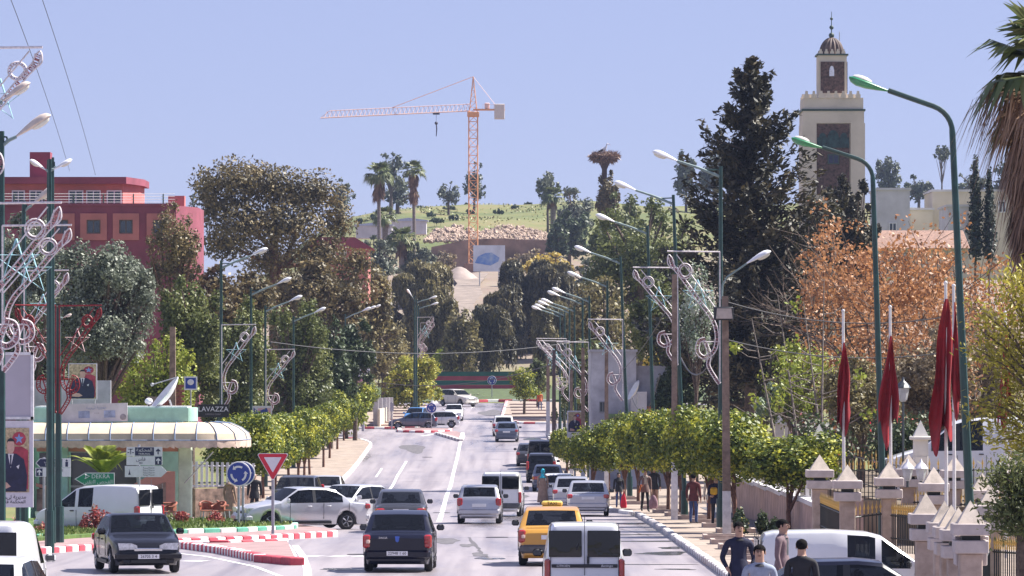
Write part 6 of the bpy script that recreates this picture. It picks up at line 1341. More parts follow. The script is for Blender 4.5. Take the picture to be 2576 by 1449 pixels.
# ---------------------------------------------------------------- cafe kiosk
m_mint = mat('cafe_mint', (.36, .60, .50), .7, var=.1, scale=2); m_mintl = mat('cafe_mint_pale', (.58, .68, .52), .7, var=.12, scale=2); m_awn = mat('awning_cream', (.60, .49, .36), .8, var=.1, scale=1.6); m_val = mat('awning_valance', (.62, .47, .38), .85, var=.18, scale=2.5); m_seam = mat('awning_seam_blue', (.16, .22, .35), .7)
m_terra = mat('cafe_terracotta', (.55, .25, .19), .85, var=.12, scale=1.5); m_stone = mat('stone_brown', (.33, .22, .17), .9, var=.35, scale=2.2, bump=.3); m_ratt = mat('rattan_red_brown', (.32, .10, .06), .6, var=.2, scale=9)
d = 178.; T, s, L = TB('cafe_kiosk', 'mint green cafe kiosk with long curved cream awning', 'cafe', 330, 1318, d); T.location.z = zg(d)+.1
def Lc(x, y): return ((x-330)/s, HC+(YH-y)/s-T.location.z)
def bx(nm, x0, y0, x1, y1, m, y=0.0, th=.3, par=None, ch=0):
    (a, t), (b, bo) = Lc(x0, y0), Lc(x1, y1); return MB().box(((a+b)/2, y+th/2, (t+bo)/2), (b-a, th, abs(t-bo)), ch=ch).put(nm, m, par or T)
bx('rear_wall', 60, 1062, 445, 1318, m_mint, 3.2, .2); bx('side_wall', 56, 1062, 62, 1318, m_mint, .2, 3.1)
bx('floor_slab', 56, 1308, 480, 1322, m_pave2, -.4, 4.0)
# roof fascia with rounded end
(a, t), (b, bo) = Lc(84, 1026), Lc(474, 1060); r_ = 1.3
outl = [(a, -.2), (b, -.2)]+[(b+.26*math.sin(q)*1.0, -.2+r_*(1-math.cos(q))) for q in np.linspace(.3, PI, 8)]+[(a, 2.4)]
MB().prism(outl, t-bo, 'z', (0, 0, (t+bo)/2)).put('roof_fascia', m_mint, T)
MB().box(((a+b)/2, 1.3, t+.03), (b-a-.1, 2.2, .06)).put('roof_deck', m_white, T)
sg = MB().box((0, 0, 0), ((323-152)/s, .08, 46/s)).put('menu_board', mat('board_faded_white', (.60, .56, .60), .7, var=.12, scale=1.5), T, (Lc(237, 0)[0], -.29, Lc(0, 1038)[1]), (0, R(-1.2), 0))
m_fad = mat('print_faded_blue', (.36, .40, .58), .7, var=.2, scale=4); m_fadk = mat('print_faded_dark', (.3, .27, .3), .8)
for x in (-.35, .6): MB().box((x, -.045, -.06), (.42, .015, .26)).put('picture_print', m_fad, sg)
AR = lambda h: ''.join(chr(int(c, 16)) if c != '_' else ' ' for c in h.split())
ar_trib = AR('FE94 FEE4 FEDC FEA4 FEE4 FEDF FE8D'); ar_fes = AR('FEB1 FE8E FED3'); ar_dekra = AR('FEF2 FEE8 FED8 FE98 FEDF FE8D _ FEBA FEA4 FED4 FEDF FE8D'); ar_txt = AR('FE94 FEF4 FE91 FEAE FEF0 FEDF _ FE94 FEF3 FEAE FEF3 FEAA FEE3'); ar_royal = AR('FEF2 FEDC FEE0 FEE4 FEDF FE8D _ FEA4 FEDF FE8D')
text('board_text', ar_txt, .14, m_fad, sg, (.1, -.046, .19)); text('board_text', '* * *', .1, m_fadk, sg, (.12, -.046, -.04)); MB().lathe([(.1, 0), (.12, .005), (.1, .01)], (1.1, -.05, -.18), 12, 'y').put('picture_print', m_fadk, sg)
# awning: vaulted panels sewn with blue seams, curved round the right-hand end
xa, xb = Lc(70, 0)[0], Lc(500, 0)[0]; zt, zb = Lc(0, 1062)[1], Lc(0, 1106)[1]; prof = [(0.0, zt), (-.55, zt-.05), (-.95, zt-.22), (-1.2, (zt+zb)/2-.08), (-1.28, zb)]
path = [(x, 0.0, 0.0) for x in np.linspace(xa, xb, 9)]+[(xb+1.0*math.sin(q)*.55, 1.05*(1-math.cos(q)), q) for q in np.linspace(.2, PI/2, 7)]+[(xb+.55, 1.05+e, PI/2) for e in (.7, 1.4)]
def aw(pt, o): x, y, q = pt; return (x+math.sin(q)*(-o[0]), y-.2+math.cos(q)*o[0], o[1])
for i in [0, 1, 2, 3, 4, 5, 6, 7, 8, 10, 12, 14, 16]:
    j = min(i+1 if i < 8 else i+2, len(path)-1)
    A = [aw(path[i], o) for o in prof]; B = [aw(path[j], o) for o in prof]; n = len(A); k = Vector((0, 0, -.02))
    mids = path[(i+j)//2] if j-i > 1 else None
    st = [A]+([[aw(mids, o) for o in prof]] if mids else [])+[B]; mb = MB(); vs = [v for r in st for v in r]; fs = [(r*n+c, r*n+c+1, r*n+n+c+1, r*n+n+c) for r in range(len(st)-1) for c in range(n-1)]
    mb.add(vs, fs); pn = mb.put('awning_panel', m_awn, T)
    MB().tube([(v[0], v[1]-.012, v[2]+.012) for v in A], .022, 4, False).put('awning_seam', m_seam, T)
    # scalloped valance
    z0 = zb; W = []; m_ = 9
    for c in range(m_+1):
        f = c/m_; fr = f*(len(st)-1); r0 = min(int(fr), len(st)-2); u = Vector(st[r0][-1]).lerp(Vector(st[r0+1][-1]), fr-r0); W.append((u, -.22-.09*0-.07*abs(math.sin(f*PI*2.5))-random.uniform(0, .03)))
    vs = []; fs = []
    for u, dz_ in W: vs += [tuple(u), (u.x, u.y-.03*random.random(), u.z+dz_*.5), (u.x, u.y, u.z+dz_)]
    for c in range(m_): fs += [(c*3, c*3+1, c*3+4, c*3+3), (c*3+1, c*3+2, c*3+5, c*3+4)]
    MB().add(vs, fs).put('awning_valance', m_val, T); MB().tube([tuple(Vector(r[-1])+Vector((0, -.01, 0))) for r in st], .018, 4, False).put('awning_trim', m_seam, T)
for x0, x1, mm in ((135, 170, m_mint), (345, 385, m_mint), (448, 481, m_mintl)): bx('column', x0, 1110, x1, 1318, mm, .1, .5, ch=.03)
for x0, x1 in ((92, 134), (172, 255), (262, 344)):
    w = bx('window', x0, 1135, x1, 1262, m_win, 1.0, .05); (a, t), (b, bo) = Lc(x0, 1135), Lc(x1, 1262)
    for z in (t-.04, bo+.04, bo+.55): MB().box(((a+b)/2, .98, z), (b-a, .06, .08)).put('window_bar', m_white if x0 > 100 else m_mint, w)
    MB().box((b-.05, .98, (t+bo)/2), (.08, .07, t-bo)).put('window_bar', m_white if x0 > 100 else m_mint, w)
bx('stone_panel', 92, 1230, 150, 1310, m_stone, .0, .2)
(x0, z0), (x1, z1) = Lc(330, 1222), Lc(442, 1185); zz = Lc(0, 1310)[1]
MB().prism([(x0, zz), (x1, zz), (x1, z1), (Lc(395, 0)[0], z1), (x0, z0)], .25, 'y', (0, -.45, 0)).put('parapet', m_terra, T)
MB().prism([(x0+.15, zz), (Lc(420, 0)[0], zz), (Lc(420, 0)[0], Lc(0, 1212)[1]), (x0+.15, Lc(0, 1238)[1])], .05, 'y', (0, -.6, 0)).put('stone_panel', m_stone, T)
MB().prism([(Lc(92, 0)[0], Lc(0, 1215)[1]), (Lc(150, 0)[0], Lc(0, 1232)[1]), (Lc(150, 0)[0], Lc(0, 1240)[1]), (Lc(92, 0)[0], Lc(0, 1223)[1])], .3, 'y', (0, -.1, 0)).put('parapet', m_terra, T)
bx('lintel', 90, 1118, 446, 1136, m_terra, .3, .3)
MB().tube([Lc(465, 1215)[:1]+(-.1, Lc(0, 1215)[1]), Lc(540, 1135)[:1]+(-.9, Lc(0, 1135)[1])], .025, 5).put('awning_strut', m_metal, T)
dish('roof_dish', 'large white satellite dish on the cafe roof', U(424, 1002, 179.), .85, R(-78), R(50))
T2 = thing('roof_lamp', 'small white spotlight on the cafe roof left of the dish', 'lamp', U(374, 1024, 178.6)); MB().ball((0, 0, .22), .14, 8, 6, (1.1, 1, .9)).put('lamp_body', m_lwhite, T2); MB().tube([(0, 0, 0), (0, 0, .16)], .03, 5).put('stem', m_blackp, T2)
# brick pier and white wall behind the kiosk
d = 224.; T, s, L = TB('brick_pier', 'stepped red brick pier behind the cafe roof', 'brick pier', 425, 1180, d); m_bk = mat('brick_red', (.26, .085, .065), .9, var=.3, scale=5); bk = MB().box((0, 0, 0), (.3, .14, .11)).mesh('brick', m_bk)
for r in range(24):
    n = 1+ (r < 4)+(r < 8)+(r < 12)+(r < 15)+(r < 18)
    for c in range(n+1): put('brick', bk, T, (.45-.32*c+(.12 if r % 2 else 0), random.uniform(-.01, .01), 1.1+r*.122))
MB().box((-.25, .14, 1.6), (1.6, .14, 3.6)).put('core', mat('mortar', (.3, .24, .22), .9), T)
T, s, L = TB('white_roof_wall', 'low white wall with roof line behind the cafe fascia', 'wall', 185, 1060, 186.); (a, t), (b, bo) = L(80, 957), L(278, 1050); MB().box(((a+b)/2, .2, (t+bo)/2-.8), (b-a, .2, t-bo+1.6)).put('wall_panel', m_old, T)
# posters with a seated man in a dark suit before a red chair
m_pp = mat('poster_paper', (.66, .62, .68), .6, var=.05); m_psuit = mat('print_navy_suit', (.02, .022, .06), .6, var=.2); m_pskin = mat('print_skin', (.62, .38, .3), .6, var=.08); m_pred = mat('print_red_chair', (.42, .05, .08), .6, var=.2, scale=5); m_pgold = mat('print_gold', (.55, .42, .25), .6, var=.3, scale=14); m_pblue = mat('print_blue', (.1, .13, .36), .6, var=.2); m_pwh = mat('print_white', (.75, .73, .75), .6)
def portrait(T, cx, zc, w, h, y=-.03, cap=False):
    """printed picture of a man in a suit made of flat cut shapes on the board"""
    def sh(nm, pts, m, lv): MB().prism([(cx+a*w/2, zc+b*h/2) for a, b in pts], .004, 'y', (0, y-.004*lv, 0)).put(nm, m, T, smooth=False)
    sh('print_background', [(-1, -1), (1, -1), (1, 1), (-1, 1)], m_pgold, 1); sh('print_chair', [(.0, -.9), (.95, -.9), (.95, .3), (.6, .42), (0, .42)], m_pred, 2)
    sh('print_crest', [(.45+.38*math.cos(q), .66+.22*math.sin(q)) for q in np.linspace(0, 2*PI, 14)[:-1]], m_pred, 2); st = [(.45+.26*(1 if k % 2 == 0 else .42)*math.sin(PI*k/5), .66+.17*(1 if k % 2 == 0 else .42)*math.cos(PI*k/5)) for k in range(10)]; sh('print_star', st, m_pblue, 3)
    sh('print_suit', [(-1, -.98), (.85, -.98), (.9, -.5), (.72, .02), (.3, .2), (-.3, .2), (-.75, .02), (-1, -.3)], m_psuit, 4); sh('print_shirt', [(-.16, .2), (.16, .2), (.0, -.25)], m_pwh, 5); sh('print_tie', [(-.05, .16), (.05, .16), (.03, -.2), (-.03, -.2)], m_psuit, 6)
    sh('print_face', [(.21*math.cos(q), .42+.235*math.sin(q)) for q in np.linspace(0, 2*PI, 16)[:-1]], m_pskin, 5); sh('print_hair', [(.22*math.cos(q), .53+.15*math.sin(q)) for q in np.linspace(0, PI, 10)]+[(-.15, .58), (.15, .58)], m_ink, 6); sh('print_hands', [(-.7, -.62), (-.2, -.7), (.0, -.82), (-.3, -.9), (-.8, -.86)], m_pskin, 6)
    sh('print_pocket', [(.3, -.2), (.48, -.14), (.42, -.28)], m_pwh, 6)
d = 120.; T, s, L = TB('portrait_hoarding', 'tall hoarding with a suited man portrait below a blank panel, left edge', 'billboard', 30, 1275, d); T.location.z = zg(d)+.1
Lh = lambda x, y: ((x-30)/s, HC+(YH-y)/s-T.location.z)
(a, t), (b, bo) = Lh(-70, 886), Lh(85, 1055); pb = MB().box(((a+b)/2, 0, (t+bo)/2), (b-a, .12, t-bo)).put('blank_panel', mat('panel_grey_lilac', (.46, .42, .48), .7, var=.06, scale=.8), T)
f_ = MB(); k = .07
for q in (((a+b)/2, t-k/2, b-a, k), ((a+b)/2, bo+k/2, b-a, k), (b-k/2, (t+bo)/2, k, t-bo), (a+k/2, (t+bo)/2, k, t-bo)): f_.box((q[0], -.07, q[1]), (q[2], .06, q[3]))
f_.put('panel_frame', m_pwh, pb)
(a, t), (b, bo) = Lh(-80, 1058), Lh(84, 1276); pb = MB().box(((a+b)/2, -.02, (t+bo)/2), (b-a, .08, t-bo)).put('poster_panel', m_pp, T); (a2, t2), (b2, bo2) = Lh(-18, 1076), Lh(74, 1238); portrait(pb, (a2+b2)/2, (t2+bo2)/2, b2-a2, t2-bo2, -.07); text('caption', ar_txt, .13, m_ink, pb, ((a+b)/2+.3, -.066, Lh(0, 1250)[1])); text('caption', ar_fes+' '+ar_trib, .12, m_ink, pb, ((a+b)/2+.3, -.066, Lh(0, 1262)[1]))
for x in (-10, 45): MB().tube([(Lh(x, 0)[0], .1, -.2), (Lh(x, 0)[0], .1, Lh(0, 900)[1])], .07, 6).put('post', m_pole, T)
d = 184.; T, s, L = TB('portrait_board', 'portrait board of a suited man on the roof behind the cafe', 'billboard', 209, 1020, d); (a, t), (b, bo) = L(172, 914), L(244, 1005); pb = MB().box(((a+b)/2, 0, (t+bo)/2), (b-a, .06, t-bo)).put('poster_panel', m_pp, T); portrait(pb, (a+b)/2, (t+bo)/2, b-a-.06, t-bo-.06)
for x in (180, 238): MB().tube([(L(x, 0)[0], .1, -.6), (L(x, 0)[0], .1, bo+.3)], .03, 5).put('post', m_metal, T)
d = 268.; T, s, L = TB('portrait_board', 'portrait board of a suited man on posts by the right pavement', 'billboard', 1445, 1230, d); T.location.z = zg(d)+.1; L = lambda x, y: ((x-1445)/s, HC+(YH-y)/s-T.location.z); (a, t), (b, bo) = L(1426, 1033), L(1465, 1101); pb = MB().box(((a+b)/2, 0, (t+bo)/2), (b-a, .08, t-bo)).put('poster_panel', m_pwh, T); portrait(pb, (a+b)/2, (t+bo)/2+.12, b-a-.14, t-bo-.4, -.05); MB().tube([((a+b)/2, .06, -.1), ((a+b)/2, .06, bo+.1)], .06, 6).put('post', m_metal, T)
# ---------------------------------------------------------------- signs
m_sw = mat('sign_white', (.68, .67, .72), .5, var=.04); m_sn = mat('sign_navy', (.015, .02, .07), .5, var=.05); m_sg = mat('sign_green', (.01, .22, .12), .5, var=.06); m_sb = mat('sign_blue', (.02, .05, .30), .45, var=.05); m_sr = mat('sign_red', (.55, .015, .04), .45, var=.05); m_gp = mat('post_grey', (.36, .36, .40), .5, metal=.4, var=.1)
def sign(label, px, ybase, d, group=None, name='road_sign', base=None):
    s = S(d); g = zg(d)+.1 if base is None else base; T = thing(name, label, 'sign', ((px-CX)/s, d, g), 0, group); return T, s, (lambda x, y: ((x-px)/s, HC+(YH-y)/s-g))
def post(T, x, z, r=.045, m=None): MB().tube([(x, .06, -.25), (x, .06, z)], r, 8).put('post', m or m_gp, T)
def panel(T, nm, pts, m, y=0.0, th=.03, par=None): return MB().prism(pts, th, 'y', (0, y, 0)).put(nm, m, par or T, smooth=False)
def rect(a, bo, b, t): return [(a, bo), (b, bo), (b, t), (a, t)]
def arrow(T, cx, cz, h, m, par, y):
    panel(T, 'arrow', [(cx-h*.1, cz-h*.5), (cx+h*.1, cz-h*.5), (cx+h*.1, cz+.05*h), (cx+h*.38, cz-.05*h), (cx+h*.38, cz+h*.15), (cx, cz+h*.5), (cx-h*.38, cz+h*.15), (cx-h*.38, cz-.05*h), (cx-h*.1, cz+.05*h)], m, y, .006, par)
T, s, L = sign('stack of three direction signs on one post before the cafe', 349, 0, 164)
post(T, 0, L(0, 1118)[1])
(a, t), (b, bo) = L(318, 1124), L(408, 1147); p = panel(T, 'direction_panel', rect(a, bo, b, t), m_sw); w = b-a; panel(T, 'navy_field', rect(a+w*.24, bo+.015, a+w*.77, t-.015), m_sn, -.018, .006, p); text('sign_text', ar_trib, .17, m_sw, p, (a+w*.5, -.024, (t+bo)/2+.05)); text('sign_text', 'TRIBUNAL', .09, m_sw, p, (a+w*.5, -.024, bo+.07)); arrow(T, a+w*.885, (t+bo)/2, .2, m_sn, p, -.02)
sc_ = MB().tube([(a+w*.12, -.02, bo+.06), (a+w*.12, -.02, t-.06)], .012, 4).tube([(a+w*.05, -.02, t-.08), (a+w*.19, -.02, t-.08)], .01, 4).tube([(a+w*.03, -.02, bo+.12), (a+w*.08, -.02, bo+.12)], .012, 4).tube([(a+w*.16, -.02, bo+.12), (a+w*.21, -.02, bo+.12)], .012, 4); sc_.put('scales_icon', m_sn, p)
(a, t), (b, bo) = L(318, 1148), L(408, 1170); p = panel(T, 'direction_panel', rect(a, bo, b, t), m_sw); text('sign_text', ar_fes, .17, m_sn, p, (a+w*.4, -.02, t-.1)); text('sign_text', 'FES', .09, m_sn, p, (a+w*.4, -.02, bo+.07)); panel(T, 'navy_field', rect(a+w*.8, bo+.01, b-.02, t-.01), m_sn, -.018, .006, p); arrow(T, a+w*.89, (t+bo)/2, .2, m_sw, p, -.024)
(a, t), (b, bo) = L(314, 1172), L(420, 1200); p = panel(T, 'direction_panel', [(a, bo), (b-.2, bo), (b, (t+bo)/2), (b-.2, t), (a, t)], m_sw)
for i in range(4): text('sign_text', ar_txt, .075, m_sn, p, ((a+b)/2+.1, -.02, t-.06-i*.08))
panel(T, 'minaret_icon', [(a+.12, bo+.08), (a+.2, bo+.08), (a+.17, bo+.2), (a+.16, bo+.28), (a+.15, bo+.2)], m_sn, -.02, .006, p)
T, s, L = sign('pair of direction signs left of the red framed post', 110, 0, 160); post(T, .0, L(0, 1150)[1]); post(T, .55, L(0, 1150)[1])
(a, t), (b, bo) = L(89, 1153), L(178, 1176); w = b-a; p = panel(T, 'direction_panel', [(a, (t+bo)/2), (a+.15, bo), (b, bo), (b, t), (a+.15, t)], m_sw); panel(T, 'navy_field', [(a+.04, (t+bo)/2), (a+.17, bo+.02), (a+w*.76, bo+.02), (a+w*.76, t-.02), (a+.17, t-.02)], m_sn, -.018, .006, p); text('sign_text', ar_royal, .12, m_sw, p, (a+w*.45, -.024, t-.09)); text('sign_text', 'MONUMENT', .07, m_sw, p, (a+w*.45, -.024, bo+.08)); MB().ball((b-w*.115, -.02, t-.07), .035, 8, 5, (1, .2, 1)).box((b-w*.115, -.02, bo+.11), (.09, .01, .16)).put('guide_icon', m_sn, p)
(a, t), (b, bo) = L(89, 1177), L(178, 1199); p = panel(T, 'direction_panel', rect(a, bo, b, t), m_sw); panel(T, 'navy_field', rect(a+.03, bo+.02, a+.24, t-.02), m_sn, -.018, .006, p); arrow(T, a+.135, (t+bo)/2, .2, m_sw, p, -.024); text('sign_text', ar_trib, .12, m_sn, p, (a+w*.62, -.02, t-.09)); text('sign_text', 'CENTRE', .07, m_sn, p, (a+w*.62, -.02, bo+.07))
T, s, L = sign('green DEKRA arrow sign pointing left in front of the small palm', 240, 0, 163); post(T, -.12, L(0, 1195)[1], .05); post(T, .16, L(0, 1195)[1], .05)
(a, t), (b, bo) = L(187, 1189), L(288, 1221); p = panel(T, 'direction_panel', [(a, (t+bo)/2), (a+.36, bo), (b, bo), (b, t), (a+.36, t)], m_sw); panel(T, 'green_field', [(a+.05, (t+bo)/2), (a+.37, bo+.025), (b-.025, bo+.025), (b-.025, t-.025), (a+.37, t-.025)], m_sg, -.018, .006, p); text('sign_text', 'DEKRA', .2, m_sw, p, (.18, -.024, t-.13)); text('sign_text', ar_dekra, .18, m_sw, p, (.08, -.024, bo+.12))
MB().tube([(-.36, -.024, t-.05), (-.2, -.024, t-.12), (-.36, -.024, t-.2)], .02, 4).tube([(-.33, -.024, t-.05), (-.33, -.024, t-.2)], .012, 4).put('logo', m_sw, p)
T, s, L = sign('black LAVAZZA sign panel on the first left lamp post', 536, 0, 207, name='shop_sign'); (a, t), (b, bo) = L(497, 1017), L(576, 1049); p = panel(T, 'sign_panel', rect(a, bo, b, t), mat('sign_black', (.015, .013, .016), .4), 0, .15); text('sign_text', 'LAVAZZA', .3, m_sw, p, ((a+b)/2, -.08, (t+bo)/2+.06)); text('sign_text', 'ESPRESSO POINT', .09, m_fadk, p, ((a+b)/2, -.08, bo+.12)); MB().tube([(.2, .1, 0), (.2, .1, t)], .03, 6).put('post', m_pole, T)
T, s, L = sign('small square white and blue sign on a slim post behind the cafe', 479, 0, 215, name='shop_sign'); (a, t), (b, bo) = L(463, 947), L(496, 981); p = panel(T, 'sign_panel', rect(a, bo, b, t), m_sw); panel(T, 'blue_field', rect(a+.06, bo+.06, b-.06, t-.06), m_sb, -.018, .006, p); MB().ball(((a+b)/2, -.024, (t+bo)/2+.05), .15, 10, 6, (1, .1, .9)).put('white_face', m_sw, p); MB().tube([((a+b)/2, .05, 0), ((a+b)/2, .05, bo+.05)], .03, 6).put('post', m_gp, T)
T, s, L = sign('colourful poster panel by the third left lamp post', 659, 0, 255, name='poster_panel_sign'); (a, t), (b, bo) = L(635, 1021), L(684, 1078); p = panel(T, 'sign_panel', rect(a, bo, b, t), m_sw); panel(T, 'print', [(a+.08, bo+.1), (b-.08, bo+.1), (b-.08, t-.1), (a+.3, t-.1)], mat('print_pink', (.5, .18, .22), .6, var=.5, scale=3, col2=(.6, .55, .6)), -.018, .006, p); panel(T, 'print', [(a+.05, t-.08), (a+.3, t-.3), (a+.75, t-.1), (a+.9, t-.4), (a+.4, t-.6), (a+.08, t-.5)], m_sb, -.024, .006, p); MB().tube([((a+b)/2, .05, 0), ((a+b)/2, .05, bo+.05)], .04, 6).put('post', m_gp, T)
T, s, L = sign('white hoarding with pink print at the far left pavement', 915, 0, 375, name='hoarding'); (a, t), (b, bo) = L(896, 902), L(930, 1000); p = panel(T, 'sign_panel', rect(a, bo, b, t), m_sw, 0, .3); panel(T, 'print', rect(a+.1, (t+bo)/2-.9, b-.1, (t+bo)/2+.1), mat('print_pink2', (.55, .25, .33), .6, var=.4, scale=2), -.155, .006, p); panel(T, 'print', [(a+.3, t-.4), (b-.3, t-.5), (b-.25, t-1.2), (a+.4, t-1.1)], m_pred, -.155, .006, p); MB().box(((a+b)/2+.2, 0, t+.1), (b-a+.6, .5, .2)).put('roof_cap', m_sw, p); MB().tube([((a+b)/2, .1, 0), ((a+b)/2, .1, bo+.2)], .12, 6).put('post', m_gp, T)
def round_sign(label, px, py, d, r, ptop, pr=.045, arrows=True, base=None):
    T, s, L = sign(label, px, 0, d, base=base); c = L(px, py); disc = lambda nm, q, m, y, par: MB().lathe([(q*.98, -.012), (q, 0), (q*.98, .012)], (c[0], y, c[1]), 26, 'y').put(nm, m, par)
    post(T, 0, L(0, ptop)[1], pr); rm = disc('sign_rim', r, m_sw, 0, T); f = disc('sign_face', r*.91, m_sb, -.012, rm)
    if arrows:
        for k in range(3):
            a0 = R(60+120*k); A = np.linspace(a0, a0+R(62), 7); ri, ro = r*.5, r*.66
            pts = [(c[0]+ro*math.cos(q), c[1]+ro*math.sin(q)) for q in A]; e = A[-1]+R(22); pts += [(c[0]+r*.78*math.cos(A[-1]), c[1]+r*.78*math.sin(A[-1])), (c[0]+r*.58*math.cos(e), c[1]+r*.58*math.sin(e)), (c[0]+r*.4*math.cos(A[-1]), c[1]+r*.4*math.sin(A[-1]))]; pts += [(c[0]+ri*math.cos(q), c[1]+ri*math.sin(q)) for q in A[::-1]]
            panel(T, 'arrow', pts, m_sw, -.028, .006, f)
    return T
round_sign('round blue roundabout sign with three white arrows, front one', 600, 1192, 161, .42, 1165)
round_sign('round sign directly behind the front roundabout sign, slightly right', 611, 1191, 163.5, .42, 1172)
round_sign('small round blue sign at the far left island', 1085, 1026, 384, .42, 1018)
round_sign('small round blue sign on the far verge before the striped wall', 1237, 957, 512, .5, 950, base=zg(512)+.15)
T, s, L = sign('grey back of a small sign at the far island, left end', 985, 0, 385); post(T, 0, L(0, 1012)[1]); panel(T, 'sign_plate', rect(-.12, L(0, 1035)[1], .16, L(0, 1013)[1]), m_gp)
T, s, L = sign('red and white give way triangle on the paved apron', 686, 0, 151); post(T, 0, L(0, 1205)[1], .05)
tri = lambda k, z0: [(-.5*k, z0), (.5*k, z0), (0, z0-.9*k)]
def rtri(k, ro): 
    V = [Vector((-.5, .29)), Vector((.5, .29)), Vector((0, -.58))]; out = []
    for i in range(3):
        p, a, b = V[i]*k, V[i-1]*k, V[(i+1) % 3]*k; u, v = (a-p).normalized(), (b-p).normalized(); m_ = (u+v).normalized(); c = p+m_*ro*2; st = math.atan2((p+u*ro*1.73-c).y, (p+u*ro*1.73-c).x)
        e = math.atan2((p+v*ro*1.73-c).y, (p+v*ro*1.73-c).x); de = (e-st+PI) % (2*PI)-PI; out += [c+Vector((math.cos(st+de*t), math.sin(st+de*t)))*ro for t in (0, .25, .5, .75, 1)]
    return out
zc = L(0, 1164)[1]; rm = panel(T, 'sign_rim', [(p.x, zc+p.y) for p in rtri(1.03, .05)], m_sw, 0, .03); f = panel(T, 'red_border', [(p.x, zc+p.y) for p in rtri(.97, .045)], m_sr, -.018, .006, rm); panel(T, 'white_field', [(p.x, zc+p.y+.015) for p in rtri(.56, .015)], m_sw, -.024, .006, f)
# ---------------------------------------------------------------- cafe terrace things
pc = palm('small_palm', 'small feathery green palm behind the DEKRA sign', 262, 1105, 172, 1.25, .16, nf=0 or 1, nskirt=0, seed=21)
rng = np.random.default_rng(3); PV = []
H0 = HC+(YH-1200)/S(172)-zg(172)
for i in range(26):
    a = rng.uniform(0, 2*PI); e = rng.uniform(.75, 1.4); ln = rng.uniform(1.5, 2.2); t = np.linspace(.12, 1, 46); hx = ln*t*math.cos(e); zz = H0+ln*t*math.sin(e)-.38*ln*t**2.4; bp = np.stack([np.cos(a)*hx, np.sin(a)*hx, zz], 1); tg = np.gradient(bp, axis=0); tg = unit(tg); sd = unit(np.cross(tg, [0, 0, 1.]))
    for sg in (1, -1):
        l2 = .34*np.sin(np.clip(t*1.1, 0, 1)*PI*.85+.25)[:, None]; dv = unit(sd*sg*.8+tg*.75+np.array([0, 0, -.15])); tip = bp+dv*l2; wv = tg*.022; PV.append(np.stack([bp-wv, bp+wv, tip, (bp+tip)/2-wv], 1).reshape(-1, 3))
PV = np.concatenate(PV); put('fronds', mesh_np('fronds', PV, np.arange(len(PV)).reshape(-1, 4), LM['lime']), pc)
def chair(label, px, d, rz, g='rattan chairs on the cafe terrace'):
    T = thing('cafe_chair', label, 'chair', ((px-CX)*d/F, d, zg(d)+.12), rz, g); MB().lathe([(.02, .43), (.24, .43), (.25, .46), (.02, .47)], (0, 0, 0), 12).put('seat', m_ratt, T)
    MB().tube([(.27*math.cos(q), .27*math.sin(q)*1.0, .62+.16*max(0, math.sin(q))) for q in np.linspace(-.5, PI+.5, 12)], .035, 6).put('arm_rest', m_ratt, T)
    V = [(.25*math.cos(q), .25*math.sin(q), z) for z in (.48, .72) for q in np.linspace(.1, PI-.1, 9)]; MB().add(V+[(x*1.06, y*1.06, z) for x, y, z in V], [(i, i+1, i+10, i+9) for i in range(8)]+[(i+18, i+27, i+28, i+19) for i in range(8)]+[(i+9, i+10, i+28, i+27) for i in range(8)]).put('backrest', m_ratt, T)
    for sx, sy in ((1, 1), (1, -1), (-1, 1), (-1, -1)): MB().tube([(sx*.16, sy*.16, .44), (sx*.22, sy*.22, -.1)], .018, 5).put('leg', m_metal, T)
for i, (px, d, r) in enumerate([(395, 169, 40), (425, 167.5, -60), (520, 170, 20), (548, 169, -40), (565, 171, 90)]): chair('red brown rattan chair on the cafe terrace, %s from the left' % ords[i], px, d, R(r))
T = thing('cafe_table', 'round cafe table between the two left chairs', 'table', ((410-CX)*169.5/F, 169.5, zg(169.5)+.12)); MB().lathe([(.01, .72), (.34, .72), (.35, .75), (.01, .76)], (0, 0, 0), 16).put('table_top', m_ratt, T); MB().tube([(0, 0, 0), (0, 0, .72)], .03, 6).put('leg', m_metal, T)
T = thing('picket_fence', 'white picket fence on a low stone wall right of the cafe', 'fence', U(478, 1290, 184)); s = S(184); T.location.z = zg(184)+.1
for i in range(13): MB().box((i*.19+.05, i*.16, 1.65), (.1, .05, 1.05-.02*i)).put('picket', m_white, T)
MB().tube([(0, .04, 1.2), (2.4, 2.0, 1.2)], .05, 4).put('rail', m_white, T); MB().tube([(0, .04, 2.0), (2.4, 2.0, 1.95)], .03, 4).put('rail', m_white, T); MB().box((1.2, 1.05, .55), (2.9, .35, 1.1), rz=R(40)).put('stone_wall', m_stone, T)
for i, (lb, px, yt, w, yb, d, m, n, sz, ex) in enumerate([
 ('red leafed shrub in the flower bed behind the black car', 500, 1268, 130, 1328, 165, 'redleaf', 2600, .08, None), ('red leafed rose bush left of the white van', 235, 1250, 90, 1350, 154, 'redleaf', 1600, .08, ('flower', 30, .07)), ('straggly rose bush at the left edge bed', 60, 1290, 120, 1360, 152, 'redleaf', 1900, .08, ('flower', 24, .07)), ('low green bush with red flowers beside the lamp post', 170, 1330, 130, 1368, 149, 'lime', 1500, .07, ('flower', 90, .08)), ('green clump by the roundabout sign post', 585, 1318, 80, 1338, 162, 'lime', 700, .07, ('flower', 40, .06)), ('dark green bush at the white saloon front', 415, 1280, 60, 1330, 164, 'green', 900, .08, None)]):
    bush('flower_bed_shrub', lb, px, yt, w, yb, d, m, n, sz, seed=120+i, extra=ex, depth=.5)
